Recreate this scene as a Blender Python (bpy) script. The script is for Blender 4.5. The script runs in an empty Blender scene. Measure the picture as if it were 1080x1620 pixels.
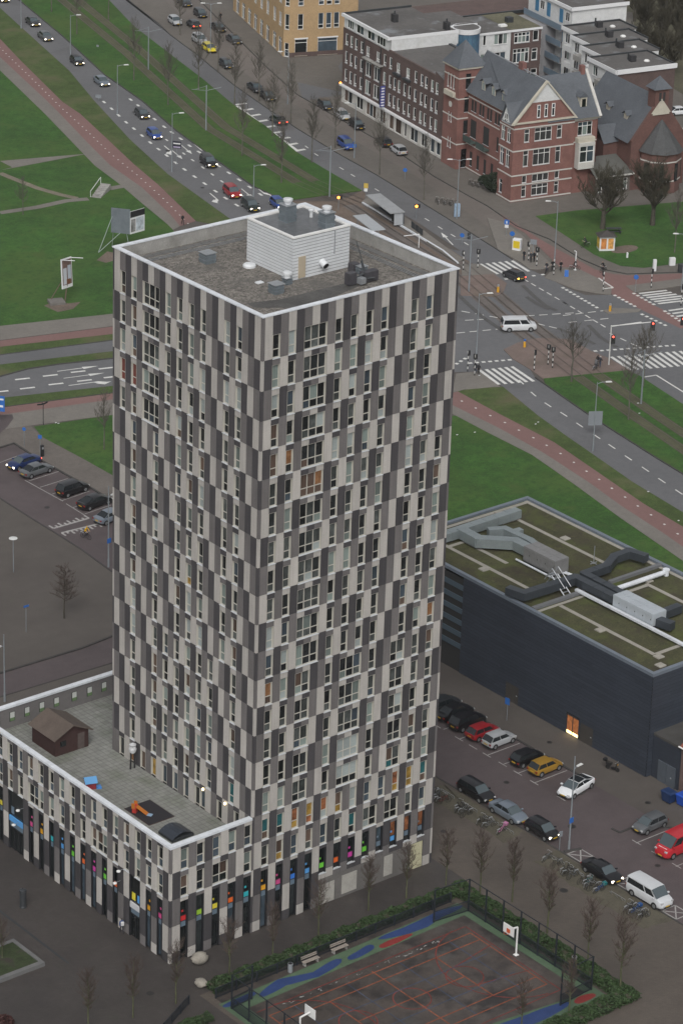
import bpy, math, random
from mathutils import Matrix, Vector
random.seed(7)
S = bpy.context.scene
COL = S.collection
R = math.radians
# ---------------------------------------------------------------- camera
cd = bpy.data.cameras.new('camera'); cam = bpy.data.objects.new('camera', cd); COL.objects.link(cam)
cam.matrix_world = Matrix.Translation((-164.336,-209.368,162.764)) @ Matrix([[0.777004, 0.233975, -0.584398], [-0.628786, 0.332536, -0.702885], [0.029875, 0.913606, 0.405502]]).to_4x4()
cd.sensor_fit = 'VERTICAL'; cd.sensor_height = 24; cd.lens = 75.109
cd.clip_start = 5; cd.clip_end = 3000
S.camera = cam
# ---------------------------------------------------------------- sky, sun, exposure (dull winter afternoon)
SUN_EL, SUN_AZ = R(46), R(222)
w = bpy.data.worlds.new('World'); S.world = w; w.use_nodes = True
nt = w.node_tree; nt.nodes.clear()
sky = nt.nodes.new('ShaderNodeTexSky'); sky.sky_type = 'NISHITA'; sky.sun_disc = False
sky.sun_elevation = SUN_EL; sky.sun_rotation = SUN_AZ; sky.dust_density = 6.0; sky.air_density = 1.0; sky.ozone_density = 1.0
hs = nt.nodes.new('ShaderNodeHueSaturation'); hs.inputs['Saturation'].default_value = 0.16
bg = nt.nodes.new('ShaderNodeBackground'); bg.inputs[1].default_value = 0.12
wo = nt.nodes.new('ShaderNodeOutputWorld')
nt.links.new(sky.outputs[0], hs.inputs['Color']); nt.links.new(hs.outputs[0], bg.inputs[0]); nt.links.new(bg.outputs[0], wo.inputs[0])
sd = bpy.data.lights.new('sun', 'SUN'); sd.energy = 0.9; sd.angle = R(35); sd.color = (1, .97, .93)
sun = bpy.data.objects.new('sun', sd); COL.objects.link(sun)
dv = Vector((math.sin(SUN_AZ)*math.cos(SUN_EL), math.cos(SUN_AZ)*math.cos(SUN_EL), math.sin(SUN_EL)))
sun.rotation_euler = dv.to_track_quat('Z', 'Y').to_euler(); sun.location = dv*400
S.view_settings.view_transform = 'Standard'; S.view_settings.look = 'None'
S.view_settings.exposure = 0.0; S.view_settings.gamma = 1

# ---------------------------------------------------------------- helpers
def tag(o, label=None, cat=None, group=None, kind=None):
    if label: o['label'] = label
    if cat: o['category'] = cat
    if group: o['group'] = group
    if kind: o['kind'] = kind
    return o
def empty(name, loc=(0, 0, 0), rz=0, parent=None):
    o = bpy.data.objects.new(name, None); COL.objects.link(o); o.empty_display_size = .2
    o.location = loc if len(loc) == 3 else (loc[0], loc[1], 0); o.rotation_euler.z = rz; o.parent = parent
    return o
def inst(name, me, parent=None, loc=(0, 0, 0), rz=0, sc=None):
    o = bpy.data.objects.new(name, me); COL.objects.link(o); o.parent = parent
    o.location = loc if len(loc) == 3 else (loc[0], loc[1], 0); o.rotation_euler.z = rz
    if sc is not None: o.scale = sc if isinstance(sc, tuple) else (sc, sc, sc)
    return o
def dup(o, loc, rz, label=None, group=None, parent=None):
    c = o.copy(); COL.objects.link(c); c.parent = parent
    if parent is None:
        c.location = loc if len(loc) == 3 else (loc[0], loc[1], 0); c.rotation_euler.z = rz
        if label: c['label'] = label
        if group: c['group'] = group
    for ch in o.children: dup(ch, None, None, None, None, c)
    return c
class MB:
    def __init__(s): s.v = []; s.f = []; s.m = []; s.cm = 0
    def add(s, vs, fs):
        b = len(s.v); s.v += [tuple(q) for q in vs]
        for f in fs: s.f.append([i+b for i in f]); s.m.append(s.cm)
        return s
    def box(s, x0, x1, y0, y1, z0, z1):
        return s.add([(x0,y0,z0),(x1,y0,z0),(x1,y1,z0),(x0,y1,z0),(x0,y0,z1),(x1,y0,z1),(x1,y1,z1),(x0,y1,z1)],
                     [(3,2,1,0),(4,5,6,7),(0,1,5,4),(1,2,6,5),(2,3,7,6),(3,0,4,7)])
    def bevbox(s, x0, x1, y0, y1, z0, z1, b=.04):
        ring = lambda i, z: [(x0+i,y0+i,z),(x1-i,y0+i,z),(x1-i,y1-i,z),(x0+i,y1-i,z)]
        vs = ring(0, z0)+ring(0, z1-b)+ring(b, z1)
        fs = [(3,2,1,0),(8,9,10,11)]
        for k in (0, 4):
            for i in range(4): fs.append((k+i, k+(i+1) % 4, k+4+(i+1) % 4, k+4+i))
        return s.add(vs, fs)
    def prism(s, pts, z0, z1, bottom=True):
        n = len(pts); a = sum(pts[i][0]*pts[(i+1) % n][1]-pts[(i+1) % n][0]*pts[i][1] for i in range(n))
        if a < 0: pts = pts[::-1]
        vs = [(x, y, z0) for x, y in pts]+[(x, y, z1) for x, y in pts]
        fs = [tuple(range(n, 2*n))]+[(i, (i+1) % n, n+(i+1) % n, n+i) for i in range(n)]
        if bottom: fs.append(tuple(range(n-1, -1, -1)))
        return s.add(vs, fs)
    def flat(s, pts, z):
        n = len(pts); a = sum(pts[i][0]*pts[(i+1) % n][1]-pts[(i+1) % n][0]*pts[i][1] for i in range(n))
        if a < 0: pts = pts[::-1]
        return s.add([(x, y, z) for x, y in pts], [tuple(range(n))])
    def cyl(s, p0, p1, r0, r1=None, n=8, caps=True):
        r1 = r0 if r1 is None else r1
        p0 = Vector(p0); p1 = Vector(p1); d = (p1-p0)
        if d.length < 1e-6: return s
        d.normalize(); a = d.orthogonal().normalized(); b = d.cross(a)
        vs = []
        for p, r in ((p0, r0), (p1, r1)):
            for i in range(n):
                t = 2*math.pi*i/n; vs.append(p+(a*math.cos(t)+b*math.sin(t))*r)
        fs = [(i, (i+1) % n, n+(i+1) % n, n+i) for i in range(n)]
        if caps: fs += [tuple(range(n-1, -1, -1)), tuple(range(n, 2*n))]
        return s.add(vs, fs)
    def tube(s, pts, r, n=6):
        for a, b in zip(pts, pts[1:]): s.cyl(a, b, r, r, n)
        return s
    def lathe(s, prof, n=12, c=(0, 0)):
        vs = [(c[0]+r*math.cos(2*math.pi*i/n), c[1]+r*math.sin(2*math.pi*i/n), z) for r, z in prof for i in range(n)]
        fs = [(k*n+i, k*n+(i+1) % n, (k+1)*n+(i+1) % n, (k+1)*n+i) for k in range(len(prof)-1) for i in range(n)]
        fs += [tuple(range(n-1, -1, -1)), tuple(range((len(prof)-1)*n, len(prof)*n))]
        return s.add(vs, fs)
    def strip(s, pts, w, z, w2=None):
        """flat ribbon along a polyline: w to the left, w2 to the right of travel"""
        w2 = w if w2 is None else w2; L = []; Rr = []
        for i, p in enumerate(pts):
            a = Vector(pts[max(i-1, 0)][:2]); b = Vector(pts[min(i+1, len(pts)-1)][:2]); d = (b-a).normalized(); nn = Vector((-d.y, d.x))
            L.append((p[0]+nn.x*w, p[1]+nn.y*w, z)); Rr.append((p[0]-nn.x*w2, p[1]-nn.y*w2, z))
        n = len(pts); return s.add(Rr+L, [(i, i+1, n+i+1, n+i) for i in range(n-1)])
    def kerb(s, pts, w, z0, z1):
        for a, b in zip(pts, pts[1:]):
            a = Vector(a[:2]); b = Vector(b[:2]); d = (b-a).normalized(); nn = Vector((-d.y, d.x))*w/2
            q = [a+nn, a-nn, b-nn, b+nn]; s.prism([(v.x, v.y) for v in q], z0, z1)
        return s
    def mesh(s, name, mats, smooth=None):
        me = bpy.data.meshes.new(name); me.from_pydata(s.v, [], s.f)
        for m in (mats if isinstance(mats, (list, tuple)) else [mats]): me.materials.append(m)
        if any(s.m): me.polygons.foreach_set('material_index', s.m)
        if smooth is not None:
            me.polygons.foreach_set('use_smooth', [True]*len(s.f)); me.set_sharp_from_angle(angle=R(smooth))
        me.update(); return me
    def build(s, name, mats, parent=None, loc=(0, 0, 0), rz=0, smooth=None):
        return inst(name, s.mesh(name, mats, smooth), parent, loc, rz)
def coping_run(x0, x1, y0, y1, z0, z1, m, parent, step=2.4):
    # coping laid in sections with open joints
    lx, ly = x1-x0, y1-y0; n = max(1, round(max(lx, ly)/step)); g = .012
    for i in range(n):
        if lx > ly: MB().box(x0+lx*i/n+g, x0+lx*(i+1)/n-g, y0, y1, z0, z1).build('coping', m, parent)
        else: MB().box(x0, x1, y0+ly*i/n+g, y0+ly*(i+1)/n-g, z0, z1).build('coping', m, parent)
def box_ob(name, m, parent, *b): return MB().box(*b).build(name, m, parent)

# ---------------------------------------------------------------- materials
def mat(name, col, rough=.8, metal=0, n=(), rnd=0, coat=0, emit=None, spec=.5, bump=None, stain=None, alpha=1, tint=None, grid=None):
    m = bpy.data.materials.new(name); m.use_nodes = True; t = m.node_tree; N = t.nodes; b = N['Principled BSDF']
    b.inputs['Roughness'].default_value = rough; b.inputs['Metallic'].default_value = metal
    b.inputs['Specular IOR Level'].default_value = spec
    if coat: b.inputs['Coat Weight'].default_value = coat; b.inputs['Coat Roughness'].default_value = .08
    if emit: b.inputs['Emission Color'].default_value = (*emit[0], 1); b.inputs['Emission Strength'].default_value = emit[1]
    b.inputs['Base Color'].default_value = (*col, 1)
    if alpha < 1: b.inputs['Alpha'].default_value = alpha
    if n or rnd or stain or bump or tint or grid:
        geo = N.new('ShaderNodeNewGeometry'); cur = N.new('ShaderNodeRGB').outputs[0]; cur.default_value = (*col, 1)
        def noise(sc, stretch=None, det=4):
            x = N.new('ShaderNodeTexNoise'); x.inputs['Scale'].default_value = sc; x.inputs['Detail'].default_value = det; x.inputs['Roughness'].default_value = .6
            if stretch:
                mp = N.new('ShaderNodeMapping'); mp.inputs['Scale'].default_value = stretch
                t.links.new(geo.outputs['Position'], mp.inputs[0]); t.links.new(mp.outputs[0], x.inputs['Vector'])
            else: t.links.new(geo.outputs['Position'], x.inputs['Vector'])
            return x.outputs['Fac']
        def ramp(src, a, c, lo, hi):
            x = N.new('ShaderNodeMapRange'); x.inputs[1].default_value = a; x.inputs[2].default_value = c; x.inputs[3].default_value = lo; x.inputs[4].default_value = hi
            t.links.new(src, x.inputs[0]); return x.outputs[0]
        def mul(c, f):
            x = N.new('ShaderNodeVectorMath'); x.operation = 'SCALE'; t.links.new(c, x.inputs[0]); t.links.new(f, x.inputs['Scale']); return x.outputs[0]
        for e in n:
            cur = mul(cur, ramp(noise(e[0], e[2] if len(e) > 2 else None), .3, .7, 1-e[1], 1+e[1]))
        if rnd:
            oi = N.new('ShaderNodeObjectInfo'); cur = mul(cur, ramp(oi.outputs['Random'], 0, 1, 1-rnd, 1+rnd))
        for sc, c2, lo, hi in ([stain] if stain and not isinstance(stain, list) else stain or []):
            x = N.new('ShaderNodeMix'); x.data_type = 'RGBA'; t.links.new(ramp(noise(sc, None, 6), lo, hi, 0, 1), x.inputs[0])
            t.links.new(cur, x.inputs[6]); x.inputs[7].default_value = (*c2, 1); cur = x.outputs[2]
        if grid:   # (tile width, tile height, joint, joint factor, running-bond offset)
            x = N.new('ShaderNodeTexBrick'); x.offset = grid[4]; x.inputs['Scale'].default_value = 1
            x.inputs['Brick Width'].default_value = grid[0]; x.inputs['Row Height'].default_value = grid[1]; x.inputs['Mortar Size'].default_value = grid[2]
            x.inputs['Color1'].default_value = (1.06,)*3+(1,); x.inputs['Color2'].default_value = (.92,)*3+(1,); x.inputs['Mortar'].default_value = (grid[3],)*3+(1,)
            if len(grid) > 5:
                mp = N.new('ShaderNodeMapping'); mp.inputs['Rotation'].default_value = grid[5]; t.links.new(geo.outputs['Position'], mp.inputs[0]); t.links.new(mp.outputs[0], x.inputs['Vector'])
            else: t.links.new(geo.outputs['Position'], x.inputs['Vector'])
            y = N.new('ShaderNodeVectorMath'); y.operation = 'MULTIPLY'; t.links.new(cur, y.inputs[0]); t.links.new(x.outputs['Color'], y.inputs[1]); cur = y.outputs[0]
        if tint:
            oi = N.new('ShaderNodeObjectInfo'); cr = N.new('ShaderNodeValToRGB'); cr.color_ramp.interpolation = 'CONSTANT'
            for i, (q, c2) in enumerate(tint):
                e = cr.color_ramp.elements[i] if i < 2 else cr.color_ramp.elements.new(q)
                e.position = q; e.color = (*c2, 1)
            t.links.new(oi.outputs['Random'], cr.inputs[0]); cur = cr.outputs[0]
        t.links.new(cur, b.inputs['Base Color'])
        if bump:
            x = N.new('ShaderNodeBump'); x.inputs['Strength'].default_value = bump[1]; x.inputs['Distance'].default_value = .05
            t.links.new(noise(bump[0]), x.inputs['Height']); t.links.new(x.outputs[0], b.inputs['Normal'])
    return m
ZS = (1, 1, 6)
M = {}
VS = (1, 1, .07)
M['L'] = mat('pale_panel', (.42, .40, .375), .85, n=((.35, .07), (2.2, .06, ZS), (3.2, .09, VS), (14, .06)), rnd=.07)
M['M'] = mat('grey_panel', (.138, .129, .128), .85, n=((.35, .08), (2.2, .08, ZS), (3.2, .11, VS), (14, .08)), rnd=.10)
M['D'] = mat('charcoal_panel', (.052, .049, .053), .8, n=((.35, .1), (2.2, .1, ZS), (3.2, .14, VS), (14, .1)), rnd=.14)
M['core'] = mat('backing', (.03, .03, .03), .9)
M['coping'] = mat('white_coping', (.64, .67, .71), .5, n=((.7, .1), (3, .08)), rnd=.06, stain=(1.1, (.42, .43, .43), .6, .85))
M['sill'] = mat('pale_sill', (.50, .52, .54), .5, n=((2, .05),))
M['frame'] = mat('beige_frame', (.43, .415, .37), .6)
M['black'] = mat('black_frame', (.018, .019, .022), .5)
M['white'] = mat('white_paint', (.72, .72, .71), .5, n=((.6, .06), (5, .04)))
M['steel'] = mat('galvanised_steel', (.36, .38, .40), .45, metal=.5, n=((3, .1),))
M['dsteel'] = mat('dark_steel', (.05, .055, .06), .5, metal=.3)
M['concrete'] = mat('concrete', (.30, .295, .28), .9, n=((.8, .12), (7, .1)), stain=(.35, (.16, .155, .14), .5, .75))
M['rubber'] = mat('rubber', (.015, .015, .015), .85)
GL = {'dark': mat('dark_glass', (.018, .021, .022), .07, n=((.9, .5),), rnd=.5),
      'murky': mat('murky_glass', (.062, .070, .068), .09, n=((1.1, .35), (4, .3, (3, 3, .5))), rnd=.4),
      'blue': mat('blue_grey_glass', (.050, .068, .085), .1, n=((.7, .25),), rnd=.3),
      'green': mat('curtain_sky_glass', (.175, .215, .20), .12, n=((3, .15, (4, 4, .3)),), rnd=.35),
      'pale': mat('blind_glass', (.30, .34, .335), .14, n=((4, .08, (.3, .3, 5)),), rnd=.15),
      'brown': mat('brown_curtain_glass', (.10, .07, .055), .15, n=((3, .3, (4, 4, .3)),), rnd=.4),
      'teal': mat('teal_curtain_glass', (.02, .10, .11), .15, n=((3, .3),)),
      'red': mat('red_curtain_glass', (.16, .05, .04), .2, n=((3, .3, (4, 4, .3)),)),
      'orange': mat('orange_poster_glass', (.24, .095, .045), .25, n=((1.6, .6),)),
      'yellow': mat('yellow_poster_glass', (.30, .19, .045), .25, n=((1.4, .6),)),
      'lit': mat('lit_glass', (.16, .085, .045), .2, n=((2, .5),), emit=((1, .45, .16), .05))}
# ---------------------------------------------------------------- facade kit
class Face:
    """vertical plane: origin = left end seen from outside, local x to the right, local y inwards"""
    def __init__(s, o, rz): s.o = Vector((o[0], o[1])); s.rz = rz; s.x = Vector((math.cos(rz), math.sin(rz))); s.y = Vector((-math.sin(rz), math.cos(rz)))
    def w(s, x, y, z): q = s.o+s.x*x+s.y*y; return (q.x, q.y, z)
    def put(s, mb, lb):
        """copy local builder lb into world builder mb"""
        b = len(mb.v); mb.v += [s.w(*q) for q in lb.v]; mb.f += [[i+b for i in f] for f in lb.f]; mb.m += lb.m
    def mb(s, lb, name, mats, parent): o = lb.build(name, mats, parent); o.location = (s.o.x, s.o.y, 0); o.rotation_euler.z = s.rz; return o
CACHE = {}
def cached(key, fn):
    if key not in CACHE: CACHE[key] = fn()
    return CACHE[key]
def window(face, parent, x, z, wd, h, cols=1, split=.36, gl=('dark',), fm='frame', depth=.2, bar=.08, sill=True, lining=True, name='window', sillm='sill', splits=None):
    """frame (with reveal lining) > panes, sill"""
    fm_ = M[fm]; sp = splits if splits is not None else ([split] if split else [])
    zs = [0]+[q*h for q in sp]+[h]; xs = [wd*i/cols for i in range(cols+1)]
    def mkframe():
        b = MB(); y0, y1 = depth-.05, depth+.03
        if lining: b.box(0, .025, .005, y0, 0, h).box(wd-.025, wd, .005, y0, 0, h).box(.025, wd-.025, .005, y0, h-.025, h)
        for i, q in enumerate(xs):
            a = max(0, q-bar/2) if 0 < i < cols else (0 if i == 0 else wd-bar); b.box(a, a+bar, y0, y1, 0, h)
        for i, q in enumerate(zs):
            a = max(0, q-bar/2) if 0 < i < len(zs)-1 else (0 if i == 0 else h-bar)
            for c in range(cols): b.box(xs[c]+bar*.6, xs[c+1]-bar*.6, y0+.004, y1-.004, a, a+bar)
        return b.mesh(name, fm_)
    f = inst(name, cached(('wf', wd, h, cols, tuple(sp), fm, depth, bar, lining, name), mkframe), parent, face.w(x, 0, z), face.rz)
    k = 0
    for r in range(len(zs)-1):
        for c in range(cols):
            pw, ph = xs[c+1]-xs[c]-bar, zs[r+1]-zs[r]-bar; g = gl[k % len(gl)]; k += 1
            me = cached(('wp', round(pw, 3), round(ph, 3), g), lambda: MB().box(0, pw, 0, .02, 0, ph).mesh('pane', GL[g]))
            inst('pane', me, f, (xs[c]+bar/2, depth, zs[r]+bar/2))
    if sill:
        me = cached(('ws', wd, sillm), lambda: MB().box(-.02, wd+.02, -.07, depth-.05, -.06, 0).mesh('sill', M[sillm]))
        inst('sill', me, f)
    return f
def wall(b, face, x0, x1, z0, z1, holes, depth=.2):
    """front skin with openings and reveals added to builder b in world coordinates; holes = (x, z, w, h)"""
    xs = sorted({x0, x1}|{round(q, 3) for h in holes for q in (h[0], h[0]+h[2])}); zs = sorted({z0, z1}|{round(q, 3) for h in holes for q in (h[1], h[1]+h[3])})
    xs = [q for q in xs if x0 <= q <= x1]; zs = [q for q in zs if z0 <= q <= z1]
    inh = lambda a, c: any(h[0]-1e-3 < a < h[0]+h[2]+1e-3 and h[1]-1e-3 < c < h[1]+h[3]+1e-3 for h in holes)
    for i in range(len(xs)-1):
        run = None
        for j in range(len(zs)):
            solid = j < len(zs)-1 and not inh((xs[i]+xs[i+1])/2, (zs[j]+zs[j+1])/2)
            if solid and run is None: run = zs[j]
            if not solid and run is not None:
                b.add([face.w(xs[i], 0, run), face.w(xs[i+1], 0, run), face.w(xs[i+1], 0, zs[j]), face.w(xs[i], 0, zs[j])], [(0, 1, 2, 3)]); run = None
    for x, z, wd, h in holes:
        o = [(x, z), (x+wd, z), (x+wd, z+h), (x, z+h)]
        for k in range(4):
            a, c = o[k], o[(k+1) % 4]
            b.add([face.w(a[0], 0, a[1]), face.w(c[0], 0, c[1]), face.w(c[0], depth, c[1]), face.w(a[0], depth, a[1])], [(3, 2, 1, 0)])
        b.add([face.w(x, depth+.05, z), face.w(x+wd, depth+.05, z), face.w(x+wd, depth+.05, z+h), face.w(x, depth+.05, z+h)], [(0, 1, 2, 3)])

# ---------------------------------------------------------------- ground, roads, markings
def lerp(a, b, t): return (a[0]+(b[0]-a[0])*t, a[1]+(b[1]-a[1])*t)
def ext(pts, a=60, b=60):
    pts = list(pts)
    def go(p, q, d): L = math.hypot(q[0]-p[0], q[1]-p[1]); return (q[0]+(q[0]-p[0])/L*d, q[1]+(q[1]-p[1])/L*d)
    return ([go(pts[1], pts[0], a)] if a else [])+pts+([go(pts[-2], pts[-1], b)] if b else [])
SHN = [0]
def sheet(name, pts, z, m, z0=None):
    b = MB(); SHN[0] += 1; z += SHN[0]*.00011
    if z0 is None: b.flat(pts, z)
    else: b.prism(pts, z0, z, False)
    return tag(b.build(name, m), kind='structure')
def band(l, r): return list(l)+list(r)[::-1]
M['plaza'] = mat('brick_paving', (.090, .079, .071), .75, n=((.05, .12), (.6, .07), (9, .16)), stain=[(.09, (.072, .062, .056), .45, .75), (.5, (.085, .085, .064), .62, .85)])
M['street'] = mat('purple_brick_road', (.086, .069, .071), .7, n=((.07, .1), (.8, .08), (9, .16)), stain=(.12, (.062, .050, .051), .5, .8))
M['nstreet'] = mat('brown_brick_road', (.140, .124, .112), .8, n=((.08, .12), (1, .08), (6, .1)), stain=(.1, (.118, .104, .092), .5, .8))
M['asphalt'] = mat('asphalt', (.122, .124, .130), .8, n=((.06, .1), (1.2, .07), (8, .08)), stain=(.16, (.085, .083, .082), .55, .85))
M['grass'] = mat('grass', (.032, .088, .013), .95, n=((.07, .22), (.4, .22), (2.2, .2), (6, .3)), stain=[(.045, (.058, .100, .019), .46, .70), (.9, (.020, .062, .010), .5, .74), (.22, (.052, .090, .018), .57, .72)], bump=(6, .6))
M['verge'] = mat('worn_verge_grass', (.052, .082, .020), .95, n=((.12, .2), (.7, .2), (4, .25)), stain=(.12, (.105, .092, .050), .5, .72), bump=(6, .6))
M['redpath'] = mat('red_bike_path', (.185, .108, .100), .85, n=((.1, .08), (1.5, .06), (8, .07)))
M['footpath'] = mat('grey_tile_footpath', (.17, .158, .142), .85, n=((.15, .1), (1.5, .08), (8, .1)))
M['kerb'] = mat('kerb_stone', (.052, .050, .048), .9, n=((1, .15),))
M['earth'] = mat('brown_earth', (.135, .105, .085), .95, n=((.3, .2), (3, .2)))
M['redpave'] = mat('red_brown_paving', (.165, .125, .110), .85, n=((.2, .15), (2, .1)), stain=(.25, (.12, .10, .075), .5, .8))
M['paint'] = mat('road_paint', (.62, .62, .60), .7, n=((1.5, .1), (6, .08)))
M['wpaint'] = mat('worn_road_paint', (.34, .33, .32), .8, n=((1.5, .2), (6, .1)))
M['rail'] = mat('steel_rail', (.10, .085, .075), .6, metal=.4)
M['ballast'] = mat('grassed_track_bed', (.078, .078, .045), .95, n=((.3, .2), (4, .2)))
tag(MB().flat([(-280, -320), (560, -320), (560, 600), (-280, 600)], 0).build('ground', M['plaza']), kind='structure')
# main road (cars coming towards the viewer) and its paths, left stretch
rl = [(166.54,295.85), (161.93,281.16), (153.23,253.11), (146.23,235.18), (138.48,213.89), (132.65,195.08), (129.10,179.13), (126.04,165.20)]
rr = [(172.68,298.54), (165.08,272.38), (157.07,247.72), (153.15,230.64), (147.69,212.94), (143.78,197.00), (140.25,182.08), (139.94,173.38)]
sl = [(116.34,99.17), (115.22,93.01), (112.10,82.30), (110.35,74.61), (108.96,67.97), (106.96,58.68), (105.43,47.76)]
sr = [(122.68,95.67), (121.15,92.94), (118.11,79.50), (117.43,76.14), (115.04,62.94), (114.03,56.49)]
b_r = [(154.52,277.64), (149.03,261.68), (141.20,237.57), (139.83,230.39), (134.80,214.20), (131.03,202.20), (128.07,191.40), (122.23,173.26)]
b_l = [(147.77,267.41), (139.34,239.71), (136.93,232.30), (131.30,215.67), (127.44,203.78), (125.00,191.50), (120.76,177.96), (118.73,172.68)]
p_l = [(143.03,260.24), (134.75,233.73), (130.62,221.21), (125.28,205.22), (122.98,194.81), (120.33,185.01), (117.63,174.52), (116.76,171.83)]
s_b1 = [(108.96,95.63), (108.17,85.58), (107.56,74.18), (105.38,63.31), (103.22,52.69), (102.26,44.53)]
s_b2 = [(105.02,91.08), (104.83,82.20), (103.99,72.48), (102.25,61.98), (100.42,53.93), (98.81,44.16), (97.95,40.15)]
s_p = [(102.94,88.67), (102.55,81.91), (102.25,72.66), (100.06,61.78), (97.69,51.06), (95.05,37.21)]
junction = [(126, 160), (140.2, 168), (147, 140)]+[(151.67,131.84), (150.63,126.66), (150.51,123.67), (149.83,117.73), (149.93,113.67), (153.08,111.53), (156.81,109.32)]+[(175, 96), (190, 62), (131.09,73.82), (133.64,85.18), (133.93,87.02), (121.78,91.93), (122.68,95.67), (116.34,99.17)]+[(108, 104), (92, 118), (86, 137), (100, 146), (112, 140)]
# lawns
lawn_w = band(ext(p_l, 80, 0), [(-40, 300), (-40, 175), (71.41,151.73), (87.31,146.78), (104, 142)])
sheet('lawn', lawn_w, .02, M['grass'])
sheet('lawn', band(ext(s_p, 0, 80), [(90, 100), (74, 86), (62, 60), (58, 46), (73, 45), (72, 20), (72, -45)]), .02, M['grass'])
sheet('lawn', [(54.42,117.83), (65.06,115.27), (74, 106), (70, 92), (54, 80), (53.51,98.63), (53.52,105.43), (53.39,110.14), (53.31,114.11)], .02, M['grass'])
sheet('lawn', [(168.41,145.16), (175.84,143.57), (193.42,137.13), (230, 118), (215, 95), (180, 111), (172.34,115.73), (165.61,117.52), (163.31,120.12), (163.52,126.27), (165.78,134.75)], .02, M['grass'])
sheet('verge', band(ext(rl, 60, 0), ext(b_r, 60, 0)), .024, M['verge'])
sheet('verge', band(ext(sl[1:], 0, 60), ext(s_b1, 0, 60))+[(110.75,96.10), (114.71,93.08)], .024, M['verge'])
# roads
sheet('main_road', band(ext(rl, 60, 0), ext(rr, 60, 0)), .028, M['asphalt'])
sheet('main_road', band(ext(sl, 0, 60), ext(sr, 0, 60)), .028, M['asphalt'])
sheet('junction_road', junction, .032, M['asphalt'])
nl = [(187.29,289.21), (180.25,270.95), (174.58,251.51), (170.14,235.86), (164.97,219.70), (162.06,206.92), (157.31,192.14), (155.30,181.18), (153.52,170.47), (150.79,153.29), (147.15,137.71), (146.05,133.22)]
nu = [(190.39,287.23), (185.37,270.30), (182.42,262.22), (178.67,248.85), (172.48,229.58), (168.21,213.06), (165.70,202.77), (162.80,188.50), (160.75,175.53), (158.07,162.38), (155.00,147.50), (152.53,136.18), (151.47,131.63)]
sheet('main_road', band(ext(nl, 80, 0), ext(nu, 80, 0)), .028, M['asphalt'])
sheet('street_paving', ext(nu, 80, 0)+[(151.98,128.15), (154.98,124.74), (156.48,117.91), (168.27,111.59), (330, 60), (420, 400), (250, 460)], .005, mat('grey_brown_paving', (.128, .117, .104), .85, n=((.08, .12), (.8, .1), (6, .12)), stain=(.15, (.105, .096, .084), .5, .8)))
sheet('brick_street', band(ext([(196.60,283.26), (184.25,252.81), (176.01,224.93), (172.79,206.46), (169.75,192.33), (165.76,170.99), (160.33,151.35), (157.55,141.40)], 80, 0), ext([(196.87,266.66), (184.64,236.08), (178.30,218.76), (175.30,202.59), (172.19,185.20), (168.11,169.42), (166.21,158.86), (165.37,153.26), (163.29,145.61)], 60, 0)), .012, M['nstreet'])
sheet('side_street', [(183.19,224.96), (186.77,213.21), (195.79,228.83), (200.18,232.41), (262, 205), (264, 200), (184.89,214.44), (176.84,215.10)], .008, M['asphalt'])
# red bike paths and grey footpaths
for l, r, m, nme in ((b_r, b_l, 'redpath', 'bike_path'), (b_l, p_l, 'footpath', 'footpath')): sheet(nme, band(ext(l, 60, 0), ext(r, 60, 0)), .036, M[m])
sheet('bike_path', band(ext(s_b1, 25, 60), ext(s_b2, 25, 60)), .036, M['redpath']); sheet('footpath', band(ext(s_b2, 25, 60), ext(s_p, 25, 60)), .037, M['footpath'])
sheet('bike_path', [(164.53,149.27), (163.83,146.37), (161.41,136.25), (160.52,131.49), (159.76,126.36), (158.90,121.05), (159.77,118.06), (161.13,116.44), (168.88,112.20), (190, 108), (189, 103), (167.27,110.57), (157.65,113.07), (155.34,104.42), (154.50,97.60), (172, 92), (169, 90), (151.78,95.36), (152.48,105.08), (153.42,111.62), (156.48,117.91), (155.18,124.95), (158.24,132.32), (161.47,139.85), (162.46,145.43)], .044, M['redpath'])
def westband(name, a, b, c, d, m, z): sheet(name, band(ext([a, b], 70, 18), ext([c, d], 70, 18)), z, M[m])
westband('footpath', (71.41,151.73), (87.31,146.78), (68.22,146.89), (84.33,142.56), 'footpath', .036)
westband('bike_path', (68.22,146.89), (84.33,142.56), (66.85,144.82), (82.58,140.07), 'redpath', .037)
westband('verge', (66.85,144.82), (82.58,140.07), (65.10,142.16), (81.13,138.02), 'verge', .025)
westband('side_road', (65.10,142.16), (81.13,138.02), (62.96,138.93), (78.55,134.37), 'asphalt', .033)
sheet('verge', band(ext([(62.96,138.93), (78.55,134.37)], 70, 18), ext([(60.54,135.26), (65.46,135.46), (69.77,134.52), (77.00,132.18)], 70, 18)), .12, M['verge'], 0)
sheet('side_road', band(ext([(60.54,135.26), (65.46,135.46), (69.77,134.52), (77.00,132.18)], 70, 18), ext([(56.27,128.78), (71.11,123.83)], 70, 18)), .034, M['asphalt'])
westband('verge', (56.27,128.78), (71.11,123.83), (54.33,125.85), (69.50,121.56), 'verge', .026)
westband('bike_path', (54.33,125.85), (69.50,121.56), (52.92,123.71), (68.23,119.76), 'redpath', .038)
westband('footpath', (52.92,123.71), (68.23,119.76), (50.13,119.48), (65.06,115.27), 'footpath', .035)
sheet('turning_area', [(52.92,123.71), (54.42,122.93), (53.82,121.73), (51.43,119.64), (49.41,118.40), (48, 122)], .041, M['street'])
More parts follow.
